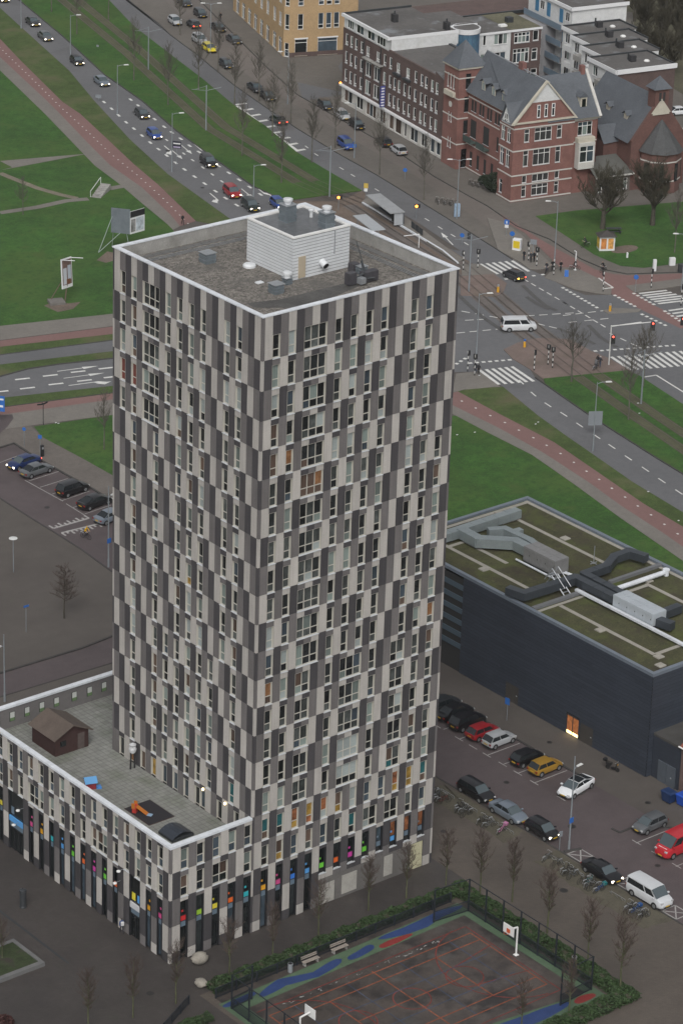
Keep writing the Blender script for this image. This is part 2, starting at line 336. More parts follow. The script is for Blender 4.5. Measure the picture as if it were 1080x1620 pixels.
# small earth paths through the left lawn
b = MB(); b.strip([(99.08,193.65), (105.57,192.66), (111.06,192.75), (114.52,191.57)], .75, .04); b.strip([(120.14,193.97), (121.36,193.93), (122.75,193.79)], .8, .045)
tag(b.build('brick_footpath', M['footpath']), kind='structure')
b = MB(); b.strip([(110.18,210.46), (110.41,206.74), (110.89,200.55), (112.02,195.93), (113.20,192.84)], .6, .037); tag(b.build('worn_earth_path', mat('dry_earth', (.17, .15, .115), .95, n=((.5, .2), (3, .2)))), kind='structure')
sheet('paved_corner', [(113.69,215.78), (113.54,211.83), (110.91,211.57), (128, 211)], .04, M['footpath'])
# medians with grass and tram tracks
med = band(ext(rr, 80, 0), ext(nl[:9], 80, 0))
sheet('median', med+[], .12, M['grass'], 0)
med2 = [(121.78,91.93), (133.59,87.55), (133.64,85.18), (131.09,73.82), (141, 58), (124, 10), (94, 10)]+ext([(114.03,56.49), (115.04,62.94), (117.43,76.14), (118.11,79.50), (120.55,90.18)], 40, 0)
sheet('median', med2, .12, M['grass'], 0)
sheet('tram_stop_ground', [(139.94,173.38), (146.07,168.89), (149.77,169.10), (153.52,170.47), (151.80,163.90), (145.61,135.95), (144.77,131.33), (140.78,128.93), (133, 134), (137, 150)], .036, M['earth'])
sheet('tram_platform', [(149.64,165.73), (152.31,167.39), (150.19,154.44), (146.45,141.36), (145.07,135.62), (143.05,134.91), (147.19,150.57)], .22, M['footpath'], 0)
b = MB(); b.kerb([(149.52,165.43), (146.80,150.11), (145.08,140.52), (143.21,134.80)], .3, 0, .27); tag(b.build('platform_edge', M['coping']), kind='structure')
tl = [(179.56,294.14), (168.27,256.60), (153.05,211.13), (150.08,194.87), (147.25,179.37), (147.15,165.88), (140.92,135.67)]
T1 = ext(tl, 60, 0)+[(131.5, 108), (126.20,89.73), (122.48,74.54), (119.72,62.28), (112, 30)]
T2 = [(x+2.9, y-1.0) for x, y in T1]
b = MB()
for T in (T1, T2): b.strip(T[:6], .95, .125); b.strip(T[-4:], .95, .125)
tag(b.build('track_bed', M['ballast']), kind='structure')
b = MB()
for T in (T1, T2):
    b.strip(T[6:-3], 1.15, .052)
tag(b.build('track_paving', mat('worn_track_paving', (.128, .112, .103), .85, n=((.2, .15), (2, .1)))), kind='structure')
b = MB()
for T in (T1, T2):
    for o in (.72, -.72):
        b.strip(T, o+.07, .135, -o+.07)
tag(b.build('tram_rails', M['rail']), kind='structure')
# junction islands
for pts, m in (([(139.80,130.27), (144.67,128.32), (143.54,124.02), (140.75,121.59), (138.43,120.54), (134.35,123.98)], 'redpave'),
               ([(143.51,134.25), (145.86,133.00), (144.99,128.10), (140.14,130.38)], 'footpath'),
               ([(124.68,103.52), (128.17,104.46), (131.77,104.13), (135.37,101.35), (134.64,96.06), (134.76,92.67), (133.93,87.02), (121.78,91.93), (122.68,95.67), (123.31,99.96)], 'redpave'),
               ([(152.53,136.18), (151.70,130.43), (150.75,126.93), (152.16,125.63), (154.68,125.97), (157.27,132.27), (160.60,140.07), (162.04,145.71), (161.40,148.76)], 'footpath'),
               ([(149.98,122.67), (150.16,120.18), (150.29,116.41), (151.76,113.42), (153.08,111.53), (154.95,113.24), (156.48,117.91), (156.99,123.37), (154.98,124.74), (152.07,123.97)], 'footpath'),
               ([(147.47,107.21), (147.17,105.81), (151.51,103.80), (152.57,104.37), (149.29,107.25)], 'footpath'),
               ([(157.65,113.07), (167.27,110.57), (188, 104), (165.08,108.34), (157.73,110.01), (156.75,110.35)], 'footpath'),
               ([(113.01,100.31), (116.26,99.22), (114.86,93.26), (109.98,95.21), (107.92,95.22)], 'footpath')):
    sheet('traffic_island', pts, .10, M[m], 0)
sheet('planting_bed', [((166.17,126.95)[0]+3.0+2.6*math.cos(t*.5236), (166.17,126.95)[1]-1.5+1.5*math.sin(t*.5236)) for t in range(12)], .03, M['earth'])
sheet('footpath', [(49.65,118.76), (53.57,121.36), (54.25,118.48), (53.31,114.11), (53.39,110.14), (53.52,105.43), (53.51,98.63), (52, 79), (47, 84), (48.66,91.76), (48.87,96.21), (48.74,102.22), (48.75,109.27), (49.07,114.45), (46.70,114.29)], .018, mat('dull_tile_paving', (.128, .114, .102), .85, n=((.2, .12), (1.5, .1), (8, .12))))
sheet('earth_patch', [(81.26,155.05), (83.22,155.64), (84.89,153.85), (86.55,153.36), (83.99,151.59), (81.44,151.74)], .026, M['earth']); sheet('earth_patch', [(98.87,166.95), (102.53,169.33), (102.99,168.32), (101.16,165.40), (99.40,165.22)], .026, M['earth'])
# near streets
M['darkplaza'] = mat('dark_brick_paving', (.056, .049, .046), .62, n=((.06, .14), (.7, .09), (9, .16)), stain=[(.1, (.040, .035, .034), .45, .75), (.6, (.044, .046, .035), .6, .85)], grid=(.42, .21, .015, .86, .5, (0, 0, R(45))))
sheet('plaza_paving', [(-60, 33.5), (-60, -120), (-10.5, -120), (-10.5, -6), (23.5, -4.5), (23.5, 33.5)], .006, M['darkplaza'])  # darker brick tone around the tower and to its left
sheet('plaza_paving', [(-10.5, -120), (-10.5, -6), (23.5, -4.5), (23.5, 33.5), (35, 33.5), (35, -120)], .006, mat('warm_brick_paving', (.092, .077, .065), .68, n=((.06, .14), (.7, .09), (9, .16)), stain=[(.1, (.076, .064, .055), .45, .75), (.5, (.082, .076, .055), .6, .85)], grid=(.42, .21, .015, .86, .5, (0, 0, R(45)))))
sheet('parking_street', [(35.1, 60), (35.1, -70), (47.4, -70), (47.4, 60)], .008, M['street'])
sheet('parking_street', ext([(46.70,114.29), (49.07,114.45)], 3, 0)+ext([(48.75,109.27), (48.74,102.22), (48.87,96.21), (48.66,91.76)], 0, 26)+ext([(36.66,74.79), (37.04,77.82), (37.32,82.09), (37.49,87.88), (37.57,93.39), (37.81,100.82)], 26, 30), .008, M['street'])
sheet('brick_street', [(-60, 57.3), (60, 57.3), (60, 49.4), (-60, 49.4)] if 0 else ext([(10.96,60.13), (16.44,60.08), (22.01,60.02), (26.38,60.50)], 60, 30)+ext([(22.37,55.06), (15.40,55.04), (7.82,55.38)], 30, 60), .009, M['street'])
b = MB()
def KB(pts, z1=.12, w=.16): b.kerb(pts, w, 0, z1)
KB(ext(rr, 60, 0), .15, .2); KB(ext(sr[1:], 0, 60), .15, .2); KB(ext(nu, 60, 0)); KB([(60.54,135.26), (65.46,135.46), (69.77,134.52), (77.00,132.18), (82.79,130.56)], .15, .2); KB(ext([(65.10,142.16), (81.13,138.02)], 60, 15), .1)
KB(ext([(196.87,266.66), (184.64,236.08), (178.30,218.76), (175.30,202.59), (172.19,185.20), (168.11,169.42), (166.21,158.86), (165.37,153.26), (162.56,143.14), (162.65,135.42), (160.41,125.92), (160.23,119.80), (161.53,116.86), (169.28,112.62)], 40, 30))
KB([(46.70,114.29), (49.07,114.45), (48.75,109.27), (48.74,102.22), (48.87,96.21), (48.66,91.76), (46, 84)], .16, .25); KB(ext([(10.96,60.13), (16.44,60.08), (22.01,60.02), (26.38,60.50)], 60, 20), .16, .25)
KB(ext([(68.22,146.89), (84.33,142.56)], 60, 15), .05, .15); KB(ext([(7.82,55.38), (22.37,55.06)], 50, 20), .04, .15); KB(ext([(54.39,125.94), (69.64,121.74)], 60, 15), .08)
KB([(47.5, 60), (47.5, 2.4), (46.6, 1.6)], .14, .22); KB([(42.4, -5.8), (42.5, -6.9), (44.4, -6.9), (47.5, -9.2), (47.5, -60)], .14, .2); KB([(42.7, 2.8), (43.4, 1.4), (45.4, 1.5)], .12); KB([(35, 60), (35, -60)], .05, .2); KB([(35.2, -6.4), (37.0, -7.0)], .14, .3)
KB([(37.81,100.82), (37.57,93.39), (37.49,87.88), (37.32,82.09), (36.66,74.79)], .05, .2)
tag(b.build('kerb', M['kerb']), kind='structure')
# ---- painted markings
b = MB(); Z = .058
def dash(p, d, L=1.1, wd=.34, z=Z):
    d = Vector(d).normalized(); n_ = Vector((-d.y, d.x)); p = Vector(p)
    q = [p+d*L/2+n_*wd/2, p-d*L/2+n_*wd/2, p-d*L/2-n_*wd/2, p+d*L/2-n_*wd/2]; b.flat([(v.x, v.y) for v in q], z)
def dashes(pts, L=1.1, wd=.34, n=None, z=Z):
    """dashes at the points, or n evenly along the polyline"""
    if n:
        seg = [math.hypot(q[0]-p[0], q[1]-p[1]) for p, q in zip(pts, pts[1:])]; tot = sum(seg); out = []
        for i in range(n):
            s = tot*i/(n-1); k = 0
            while k < len(seg)-1 and s > seg[k]: s -= seg[k]; k += 1
            out.append(lerp(pts[k], pts[k+1], s/seg[k]))
        pts = out
    for i, p in enumerate(pts):
        a = pts[max(0, i-1)]; c = pts[min(len(pts)-1, i+1)]; dash(p, (c[0]-a[0], c[1]-a[1]), L, wd, z)
def zebra(t0, t1, b0, b1, n, wd=.5, z=.064):
    for i in range(n):
        f = i/(n-1); p, q = lerp(t0, t1, f), lerp(b0, b1, f); dash(((p[0]+q[0])/2, (p[1]+q[1])/2), (q[0]-p[0], q[1]-p[1]), math.hypot(q[0]-p[0], q[1]-p[1]), wd, z)
def arrow(p, d, kind=0, L=5.2):
    d = Vector(d).normalized(); n_ = Vector((-d.y, d.x)); p = Vector(p)
    T = lambda q: (lambda v: (v.x, v.y))(p+d*q[0]+n_*q[1])
    if kind == 0: b.flat([T(q) for q in ((0, .09), (L*.62, .09), (L*.62, .42), (L, 0), (L*.62, -.42), (L*.62, -.09), (0, -.09))], Z)
    else:
        s = kind; b.flat([T(q) for q in ((0, .09*s), (L*.6, .09*s), (L*.68, .55*s), (L*.62, .55*s), (L*.8, 1.25*s), (L*1.0, .5*s), (L*.9, .5*s), (L*.72, -.12*s), (0, -.09*s))], Z)
dashes([(147.18,233.65), (145.99,229.69), (144.73,225.83), (143.47,221.81), (142.44,218.14), (141.29,214.16), (140.16,210.23), (139.15,206.49), (138.25,202.93), (137.15,198.94), (136.26,195.28), (135.36,191.28), (134.56,187.46), (133.67,183.37), (132.89,179.64), (132.25,175.88)], 1.3, .42)
dashes([(151.94,232.35), (150.94,228.69), (148.61,220.62), (147.39,216.17), (146.54,212.83), (145.68,209.12), (144.61,205.17), (143.86,201.49), (142.05,193.65), (141.20,189.78), (140.41,185.92), (139.53,181.98), (138.70,178.06), (137.78,174.06)], 1.3, .42)
dashes([(143.30,209.84), (141.23,202.19), (140.31,198.48), (139.37,194.42), (138.46,190.61), (137.56,186.84), (135.83,178.82)], 1.1, .3)
dr = (-.28, -.96)
for p, k in (((141.08,207.51), -1), ((140.69,204.84), 0), ((143.67,206.22), 0), ((145.86,205.61), 1), ((132.32,183.10), -1), ((137.93,182.07), 0), ((140.48,181.54), 1)): arrow(p, dr, k)
dashes([lerp(p, q, .5) for p, q in zip(b_r, b_l)], .3, .22, 50, .05); dashes([(107.02,92.20), (106.92,89.21), (106.74,86.03), (106.72,83.05), (106.48,79.98), (106.31,76.90), (106.00,73.95), (105.62,70.82), (105.03,67.62), (104.38,64.51), (103.88,61.59), (103.25,58.55), (102.69,55.50), (102.07,52.53), (101.52,49.55), (100.85,46.47), (100.18,43.43)], .34, .26, None, .05)
dashes([(118.43,92.80), (116.80,88.51), (115.78,84.44), (115.24,80.67), (114.40,76.63), (113.55,72.38), (112.82,68.67), (111.93,64.60), (111.13,60.55), (110.27,56.61), (109.49,52.68)], 1.7, .2)
dashes([(160.60,193.73), (159.32,189.56), (158.10,181.34), (157.33,177.42), (155.78,169.35), (152.84,153.40), (151.98,149.17), (151.25,145.29), (150.42,141.17)], 1.4, .2)
zebra((146.02,132.89), (151.00,131.25), (145.23,127.94), (149.90,126.13), 6); zebra((116.66,99.54), (121.28,97.96), (115.26,93.84), (120.01,91.99), 6)
zebra((135.48,92.77), (146.13,88.45), (134.20,87.42), (144.55,82.94), 12); zebra((157.00,109.52), (156.30,104.74), (161.44,108.15), (161.52,103.13), 6); zebra((155.54,101.69), (154.30,98.05), (160.03,100.56), (159.29,97.19), 4)
for a, c, n in (((153.44,110.96), (152.65,105.93), 6), ((156.37,109.95), (155.56,104.92), 6), ((154.88,101.82), (153.85,97.73), 5), ((151.16,102.76), (150.79,97.61), 6), ((135.16,95.70), (145.97,90.99), 13), ((117.36,102.29), (122.74,100.06), 7), ((144.76,125.54), (150.70,123.88), 5), ((149.25,117.79), (147.61,108.73), 10), ((117.86,104.02), (115.62,103.19), 3)):
    dashes([a, c], .55, .5, n, .066)
for a, c, n in (((146.85,123.45), (145.02,112.77), 6), ((145.02,112.77), (143.10,102.57), 6), ((141.74,99.13), (141.48,94.39), 3), ((130.37,118.27), (132.35,114.36), 3), ((128.57,115.36), (130.20,114.57), 2), ((124.11,112.17), (129.81,110.12), 4), ((137.15,111.71), (142.64,109.23), 4), ((135.97,108.09), (137.28,104.37), 3), ((141.79,108.85), (147.62,107.11), 4), ((140.50,106.24), (145.24,104.58), 3)):
    dashes([a, c], 1.3, .22, n, .066)
b.kerb([(143.91,101.70), (148.86,100.51)], .3, .05, .067); b.kerb([(133.89,84.42), (135.79,83.99), (134.37,76.90)], .25, .05, .067); b.kerb([(156.56,117.85), (155.49,113.54), (154.00,113.89)], .2, .05, .15)
b.strip(ext([(165.21,219.09), (163.17,211.91), (161.18,204.89), (157.92,192.57)], 0, 0), .28, .06)
for f in range(9): q = lerp((166.45,219.63), (158.53,193.00), f/8); dash(q, (1, -.1), 2.2, .75, .061)
arrow((148.31,141.88), (.42, 1), 0, 6); arrow((155.69,183.35), (-.3, -1), -1, 5)
arrow((68.15,132.45), (.95, -.25), 0, 6); arrow((67.39,129.81), (.95, -.25), 0, 6); arrow((66.43,127.20), (.95, -.25), -1, 6)
for p in ((62.64,132.81), (66.49,131.72), (70.44,130.72), (74.34,129.62), (61.32,129.61), (65.35,128.66), (69.27,127.51), (73.00,126.51), (57.67,130.59)): dash(p, (.95, -.3), 2.1, .42)
tag(b.build('road_markings', M['paint']), kind='structure')
b = MB(); Z = .03
for y in (21.0, 18.3, 13.75, 11.2, 6.2, 8.8): b.kerb([(42.6, y), (47.2, y)], .1, 0, .016)
for y in (-9.4, -12.2, -15.2): b.kerb([(42.4, y), (47.2, y)], .1, 0, .016)
for y0 in (22, 18.3, 16, 13.75, 11.2, 8.8, 6.2, 2.0, -9.4, -12.2, -15.2): b.kerb([(42.55, y0+.7), (42.55, y0-.6)], .1, 0, .017)
for cy in (-7.9, -14.9, -21.6):
    for pts in ([(35.2, cy-1), (35.2, cy+1), (37, cy+1), (37, cy-1), (35.2, cy-1)], [(35.2, cy+1), (37, cy-1)], [(35.2, cy-1), (37, cy+1)]): b.kerb(pts, .13, 0, .018)
for i in range(7):
    p = lerp((44.48,110.48), (42.34,83.08), i/6)
for a, c in (((44.05,110.27), (48.13,110.98)), ((43.79,103.21), (48.60,103.57)), ((43.84,100.71), (48.32,101.03)), ((43.85,98.03), (44.64,98.21)), ((43.77,95.68), (48.25,96.16)), ((43.65,93.13), (44.86,93.23)), ((43.76,90.68), (47.96,91.05)), ((43.51,103.65), (43.72,95.47)), ((43.60,94.59), (43.44,89.26))): b.kerb([a, c], .1, 0, .018)
for k in (0, 1):
    a, c = (((38.09,89.30), (43.38,89.30)), ((38.16,87.63), (43.28,87.26)))[k]; b.kerb([a, c], .32, 0, .018)
    d = Vector(c)-Vector(a); nn = Vector((-d.y, d.x)).normalized()*(1 if k == 0 else -1)
    for i in range(9):
        p = Vector(a)+d*(i/8); q = p+nn*(1.0 if i % 2 == 0 else .6); b.kerb([p, q], .26, 0, .019)
tag(b.build('parking_markings', M['wpaint']), kind='structure')
# dark drain channel on the plaza
b = MB(); b.kerb([(-17.05, 30), (-17.15, 5.7)], .22, 0, .014); tag(b.build('drain_channel', M['dsteel']), kind='structure')

# tyre marks, patches, manholes
b = MB(); k = 0
for pts in ([(144.95,122.05), (143.11,117.34), (141.88,113.62), (141.82,111.08)], [(142.10,118.04), (141.31,114.66), (141.25,112.11)], [(136.82,105.62), (137.31,102.79), (136.99,97.78)], [(136.30,130.29), (131.16,115.81), (129.37,108.25)], [(141.52,103.97), (139.49,99.13), (138.75,95.05)]):
    k += 1; b.strip(pts, .35, .069+k*.0006)
tag(b.build('tyre_marks', mat('tyre_rubber_mark', (.082, .080, .080), .8, n=((1.5, .15),))), kind='structure')
b = MB(); rg = random.Random(8); k = 0
for (x, y) in ((40.2, 8), (39.4, -3), (41, -14), (38.6, 20), (50, 12), (49.3, -4), (30, -12), (28, 4), (-14, -3), (-20, 22), (20, 75), (41, 95), (16, 45), (140, 205), (148, 226), (133, 186)):
    k += 1; s_ = rg.uniform(.3, .45); b.flat([(x+s_*math.cos(t*.785), y+s_*math.sin(t*.785)) for t in range(8)], (.04 if x > 100 else .02)+k*.0003+(.03 if x > 100 else 0))
tag(b.build('manhole_covers', mat('cast_iron', (.04, .038, .037), .6, metal=.3)), kind='structure')
MS = mat('mossy_joints', (.086, .078, .057), .9, n=((.6, .2), (5, .2)))
for pts in ([(31.3, 11.5), (34.6, 11.5), (34.6, -1), (31.6, -1.2)], [(31.4, -6), (34.7, -5.8), (34.7, -22.5), (31.2, -22)]):
    q = []
    for i in range(len(pts)):
        a, c = pts[i], pts[(i+1) % 4]; n_ = 14
        for t in range(n_): p = lerp(a, c, t/n_); q.append((p[0]+rg.uniform(-.25, .25), p[1]+rg.uniform(-.3, .3)))
    sheet('mossy_paving', q, .011, MS)

# ---------------------------------------------------------------- the chequered apartment tower
W = 22.93; ST = 2.9; ZB = .38*ST; CW = (W-.54)/25; CYC = 'LDM'
zrow = lambda k: ZB+(21-k)*ST           # lower edge of storey row k (row 1 is the top one)
ZT = 63.35
tower = tag(empty('apartment_tower', (0, 0, 0)), 'tall square apartment tower clad in chequered pale, grey and charcoal panels', 'tower')
FR = Face((0, 0), 0); FL = Face((0, W), R(-90)); rnd = random.Random(3)
rest = {c: MB() for c in CYC}; npan = [0]
def panel(face, parent, colr, x, z, wd, h, single, restd, cnt):
    g = .012
    if single and cnt[0] < 300:
        cnt[0] += 1; k = ('pan', colr, round(wd, 2), round(h, 2))
        inst('panel', cached(k, lambda: MB().box(g, wd-g, 0, .24, g, h-g).mesh('panel', M[colr])), parent, face.w(x, 0, z), face.rz)
    else:
        lb = MB().box(x+g, x+wd-g, 0, .24, z+g, z+h-g); face.put(restd[colr], lb)
def glass_pick(r):
    q = r.random()*GP[0]+GP[1]
    return ['dark', 'murky', 'green', 'blue', 'pale', 'brown', 'lit', 'teal'][0 if q < .36 else 1 if q < .60 else 2 if q < .78 else 3 if q < .85 else 4 if q < .94 else 5 if q < .985 else 6 if q < .99 else 7]
def pair(r):
    a = glass_pick(r); b_ = a if a in ('green', 'pale') and r.random() < .6 else (r.choice(['dark', 'murky', 'murky']) if r.random() < .7 else glass_pick(r)); return b_, a
GP = [1, 0]
SPAN = .66; WH = ST-SPAN
def storey(face, parent, mirror, row, wins, length, idx, restd, cnt, single, ztop=None, zlo=None, glz=None, cw=CW, c0=.27, ncol=25):
    """one storey of panels; wins = {first column: number of columns}; mirror counts columns from the right-hand end"""
    z0 = zrow(row) if zlo is None else zlo; z1 = (zrow(row-1) if ztop is None else ztop); h = z1-z0
    skip = {c+j for c, n in wins.items() for j in range(n)}
    X = lambda c: (length-c0-(c+1)*cw) if mirror else c0+c*cw
    wh = WH+.03
    for c in range(ncol):
        colr = CYC[(c+idx) % 3]
        if c in skip: panel(face, parent, colr, X(c), z0+wh, cw, h-wh, False, restd, cnt)
        else: panel(face, parent, colr, X(c), z0, cw, h, single, restd, cnt)
    for e in ((-1, 0), (ncol, c0+ncol*cw)):
        x = (length-e[1]-c0) if mirror else e[1]
        if e[0] == ncol and not mirror: xx = length-c0
        panel(face, parent, CYC[(e[0]+idx) % 3], x, z0, c0 if e[0] < 0 or True else 0, h, False, restd, cnt)
    for c, n in wins.items():
        gl = []
        if n == 1: gl = pair(rnd)
        else: gl = [glass_pick(rnd) if rnd.random() < .35 else rnd.choice(['dark', 'murky']) for _ in range(2*n)]
        if glz and c in glz: gl = glz[c]
        window(face, parent, (X(c+n-1) if mirror else X(c))+.02, z0, n*cw-.04, wh, cols=n, gl=gl)
right = {}; left = {}
for r in range(1, 21):
    if r <= 12: right[r] = {1: 1, 3: 1, 5: 3, 9: 1, 11: 1, 13: 1, 15: 1, 19: 1, 21: 1}
    elif r <= 17: right[r] = {1: 1, 3: 1, 5: 2, 9: 1, 11: 3, 15: 1, 18: 2, 21: 1}
    elif r == 18: right[r] = {c: 1 for c in range(1, 22, 2)}
    elif r == 19: right[r] = {1: 1, 3: 1, 5: 1, 7: 1, 9: 1, 11: 1, 13: 1, 15: 2, 18: 2, 21: 1}
    if 6 <= r <= 19: right[r][23] = 1
    if r <= 5: left[r] = {3: 1, 5: 1, 9: 1, 11: 1, 13: 1, 15: 1, 17: 3, 21: 1, 23: 1}
    elif r <= 12: left[r] = {3: 1, 5: 1, 9: 1, 11: 1, 13: 1, 17: 1, 21: 1}
    elif r <= 17: left[r] = {3: 1, 7: 1, 9: 1, 11: 1, 13: 1, 15: 1, 17: 1, 21: 1}
GR = {1: {1: ('dark', 'dark')}, 2: {1: ('green', 'green'), 9: ('green', 'green'), 11: ('green', 'green'), 13: ('pale', 'pale')}, 3: {1: ('dark', 'pale'), 11: ('dark', 'pale')},
      5: {3: ('dark', 'lit'), 1: ('brown', 'brown')}, 6: {5: ('brown', 'brown', 'brown', 'brown', 'brown', 'lit')}, 13: {1: ('brown', 'lit')},
      16: {11: ('pale',)*6}, 17: {11: ('dark', 'dark', 'dark', 'pale', 'pale', 'pale')},
      18: {1: ('brown', 'teal'), 3: ('dark', 'teal'), 5: ('yellow', 'orange'), 7: ('orange', 'yellow'), 9: ('pale', 'orange'), 11: ('yellow', 'brown'), 13: ('pale', 'pale'), 15: ('blue', 'blue'), 17: ('blue', 'blue'), 19: ('yellow', 'orange'), 21: ('yellow', 'yellow'), 23: ('brown', 'teal')},
      19: {3: ('yellow', 'brown'), 5: ('blue', 'blue'), 9: ('blue', 'blue')}}
GLF = {4: {23: ('red', 'red'), 21: ('red', 'red')}, 15: {9: ('dark', 'blue')}, 17: {3: ('teal', 'teal')}, 9: {21: ('dark', 'brown')}, 11: {21: ('green', 'brown')}, 10: {11: ('yellow', 'green')}, 14: {17: ('brown', 'brown')}}
for r in range(1, 20):
    GP[:] = [1, 0]
    storey(FR, tower, False, r, right[r], W, r-1, rest, npan, True, ZT-.12 if r == 1 else None, glz=GR.get(r))
    GP[:] = [.74, .25]  # more pale green panes on this side: sky reflection put into glass colour
    if r <= 17: storey(FL, tower, True, r, left[r], W, r-1, rest, npan, r > 12, ZT-.12 if r == 1 else None, glz=GLF.get(r))
# rows 20-22 of the right-hand side: tall coloured class-room windows, plinth and doors
GC = {n: mat(n+'_window_panel', c, .35, n=((2, .08),)) for n, c in {'yellow_orange': (.72, .36, .03), 'pink': (.55, .08, .24), 'blue': (.05, .19, .62), 'skyblue': (.10, .33, .68), 'green': (.16, .58, .06), 'orange': (.72, .14, .03), 'magenta': (.55, .06, .33), 'cyan': (.04, .42, .48), 'yellow': (.70, .60, .06), 'red': (.55, .035, .04), 'lime': (.30, .52, .05), 'greyblue': (.13, .18, .23), 'amber': (.65, .33, .02)}.items()}
def tall_window(face, parent, x, ztop, zbot, wd, colr, door=True, gl='dark', depth=.2, wide=False):
    """black framed strip window: glass above, a square coloured panel, glass or a door below"""
    f = MB(); y0, y1 = depth-.06, depth+.02; h = ztop-zbot
    zc = ztop-2.3; hc = .62 if door or True else .9
    f.box(0, .07, .004, y1, 0, h).box(wd-.16, wd, .004, y1, 0, h).box(.07, wd-.16, y0, y1, h-.07, h)
    for z in (zc, zc+hc): f.box(.07, wd-.16, y0, y1, z-zbot-.03, z-zbot+.03)
    if zbot < zc-.6: f.box(.07, wd-.16, y0, y1, 0, .07)
    o = f.build('tall_window', M['black'], parent); o.location = face.w(x, 0, zbot); o.rotation_euler.z = face.rz
    MB().box(.07, wd-.16, depth, depth+.02, zc+hc+.03-zbot, h-.07).build('pane', GL[gl], o)
    MB().box(.07, wd-.16, depth-.03, depth+.02, zc+.03-zbot, zc+hc-.03-zbot).build('coloured_panel', GC[colr], o)
    if rnd.random() < .75: a = rnd.uniform(.12, .3); MB().box(a, a+.22, depth-.012, depth-.002, zc+hc+.35-zbot, zc+hc+.57-zbot).build('coloured_sticker', GC[colr], o)
    if zbot < zc-.6:
        MB().box(.07, wd-.16, depth-.02, depth+.02, zc-.62-zbot, zc-.03-zbot).build('transom_panel', GC['greyblue'], o)
        MB().box(.07, wd-.16, depth, depth+.02, .07, zc-.62-zbot).build('door_pane' if door else 'pane', GL[rnd.choice(['dark', 'blue', 'dark'])], o)
    return o
z21 = zrow(21); XR = lambda c: .27+c*CW
TC = {1: 'yellow_orange', 3: 'pink', 5: 'blue', 7: 'skyblue', 9: 'green', 11: 'orange', 13: 'magenta', 15: 'green', 17: 'greyblue', 19: 'skyblue', 21: 'greyblue', 23: 'greyblue'}
for c in range(25):
    if c not in TC:
        panel(FR, tower, CYC[(c+19) % 3], XR(c), zrow(20), CW, ST, True, rest, npan)
        if c < 9 or c > 22: panel(FR, tower, CYC[(c+20) % 3], XR(c), z21, CW, ST, True, rest, npan); panel(FR, tower, CYC[(c+21) % 3], XR(c), 0, CW, ZB, False, rest, npan)
        else: panel(FR, tower, CYC[(c+20) % 3], XR(c), zrow(20)-1.0, CW, 1.0, False, rest, npan)
    else:
        panel(FR, tower, CYC[(c+19) % 3], XR(c), zrow(19)-.45, CW, .45, False, rest, npan)
        deep = c < 9; zb = .1 if deep else zrow(19)-3.25
        tall_window(FR, tower, XR(c), zrow(19)-.45, zb, CW, TC[c], gl='dark' if c < 17 else ('blue' if c == 17 else 'orange'))
        if not deep:
            me = cached(('ws2',), lambda: MB().box(-.02, CW+.02, -.09, .15, -.09, 0).mesh('sill', M['sill'])); inst('sill', me, tower, FR.w(XR(c), 0, zb))
            panel(FR, tower, CYC[(c+21) % 3], XR(c), zrow(20)-1.0, CW, zb-.09-(zrow(20)-1.0), False, rest, npan)
for e in (0, W-.27):
    for i, (a, h) in enumerate(((zrow(20), ST), (z21, ST), (0, ZB))): panel(FR, tower, CYC[(19+i+(2 if e == 0 else 1)) % 3], e, a, .27, h, False, rest, npan)
# smooth plinth between the doors
pl = MB(); pl.box(XR(9), XR(22)+.1, .03, .3, .02, zrow(20)-1.02); pl.build('plinth', mat('grey_plinth', (.135, .128, .122), .9, n=((.6, .1), (5, .08))), tower)
PD = mat('cream_door', (.47, .45, .30), .7, n=((1.4, .15), (6, .1)))
PG = mat('pale_plinth_panel', (.36, .35, .32), .85, n=((1, .12), (5, .1)))
for a, c, z0, z1, m, nme in ((XR(9)+.2, XR(11)+.25, .1, 2.3, PG, 'plinth_panel'), (XR(12)+.3, XR(14)+.4, .35, 2.45, PG, 'plinth_panel'), (XR(18)+.3, XR(19)+.5, .5, 2.75, PG, 'plinth_panel'), (XR(22)+.15, XR(23)+.75, .05, 2.95, PD, 'door')):
    MB().box(a, c, -.015, .03, z0, z1).build(nme, m, tower)
panel(FR, tower, 'M', XR(23)+.8, .02, .0+CW*1-.8+.0001, 2.9, False, rest, npan) if 0 else None
# lower storey facing the roof terrace (doors), below row 17 of the left side
DK = 10.15
for c in range(25):
    colr = CYC[(c+17) % 3]; x = W-.27-(c+1)*CW
    dd = {23: 'dark', 21: 'lit', 19: 'brown', 17: 'yellow', 15: 'blue', 13: 'blue', 11: 'blue', 9: 'dark', 8: 'blue', 5: 'dark', 2: 'dark'}.get(c)
    if dd:
        panel(FL, tower, colr, x, zrow(17)-.5, CW, .5, False, rest, npan)
        window(FL, tower, x+.02, DK+.02, CW-.04, zrow(17)-.5-DK-.03, split=None, gl=(dd,), name='terrace_door', sill=False)
    else: panel(FL, tower, colr, x, DK-.3, CW, zrow(17)-DK+.3, False, rest, npan)
panel(FL, tower, 'M', 0, DK-.3, .27, zrow(17)-DK+.3, False, rest, npan)
for cname, nm in (('L', 'pale_panels'), ('M', 'grey_panels'), ('D', 'charcoal_panels')):
    o = rest[cname].build(nm, M[cname], tower); o['kind'] = 'stuff'
# core, blind rear sides, roof
MB().box(.32, W-.1, .32, W-.1, .02, ZT-1.5).build('core', M['core'], tower)
rb = MB(); rb.box(W-.1, W, .25, W, 0, ZT-.12); rb.box(0.25, W-.1, W-.1, W, 0, ZT-.12); rb.build('rear_wall', M['M'], tower)
cp = MB(); t = .45

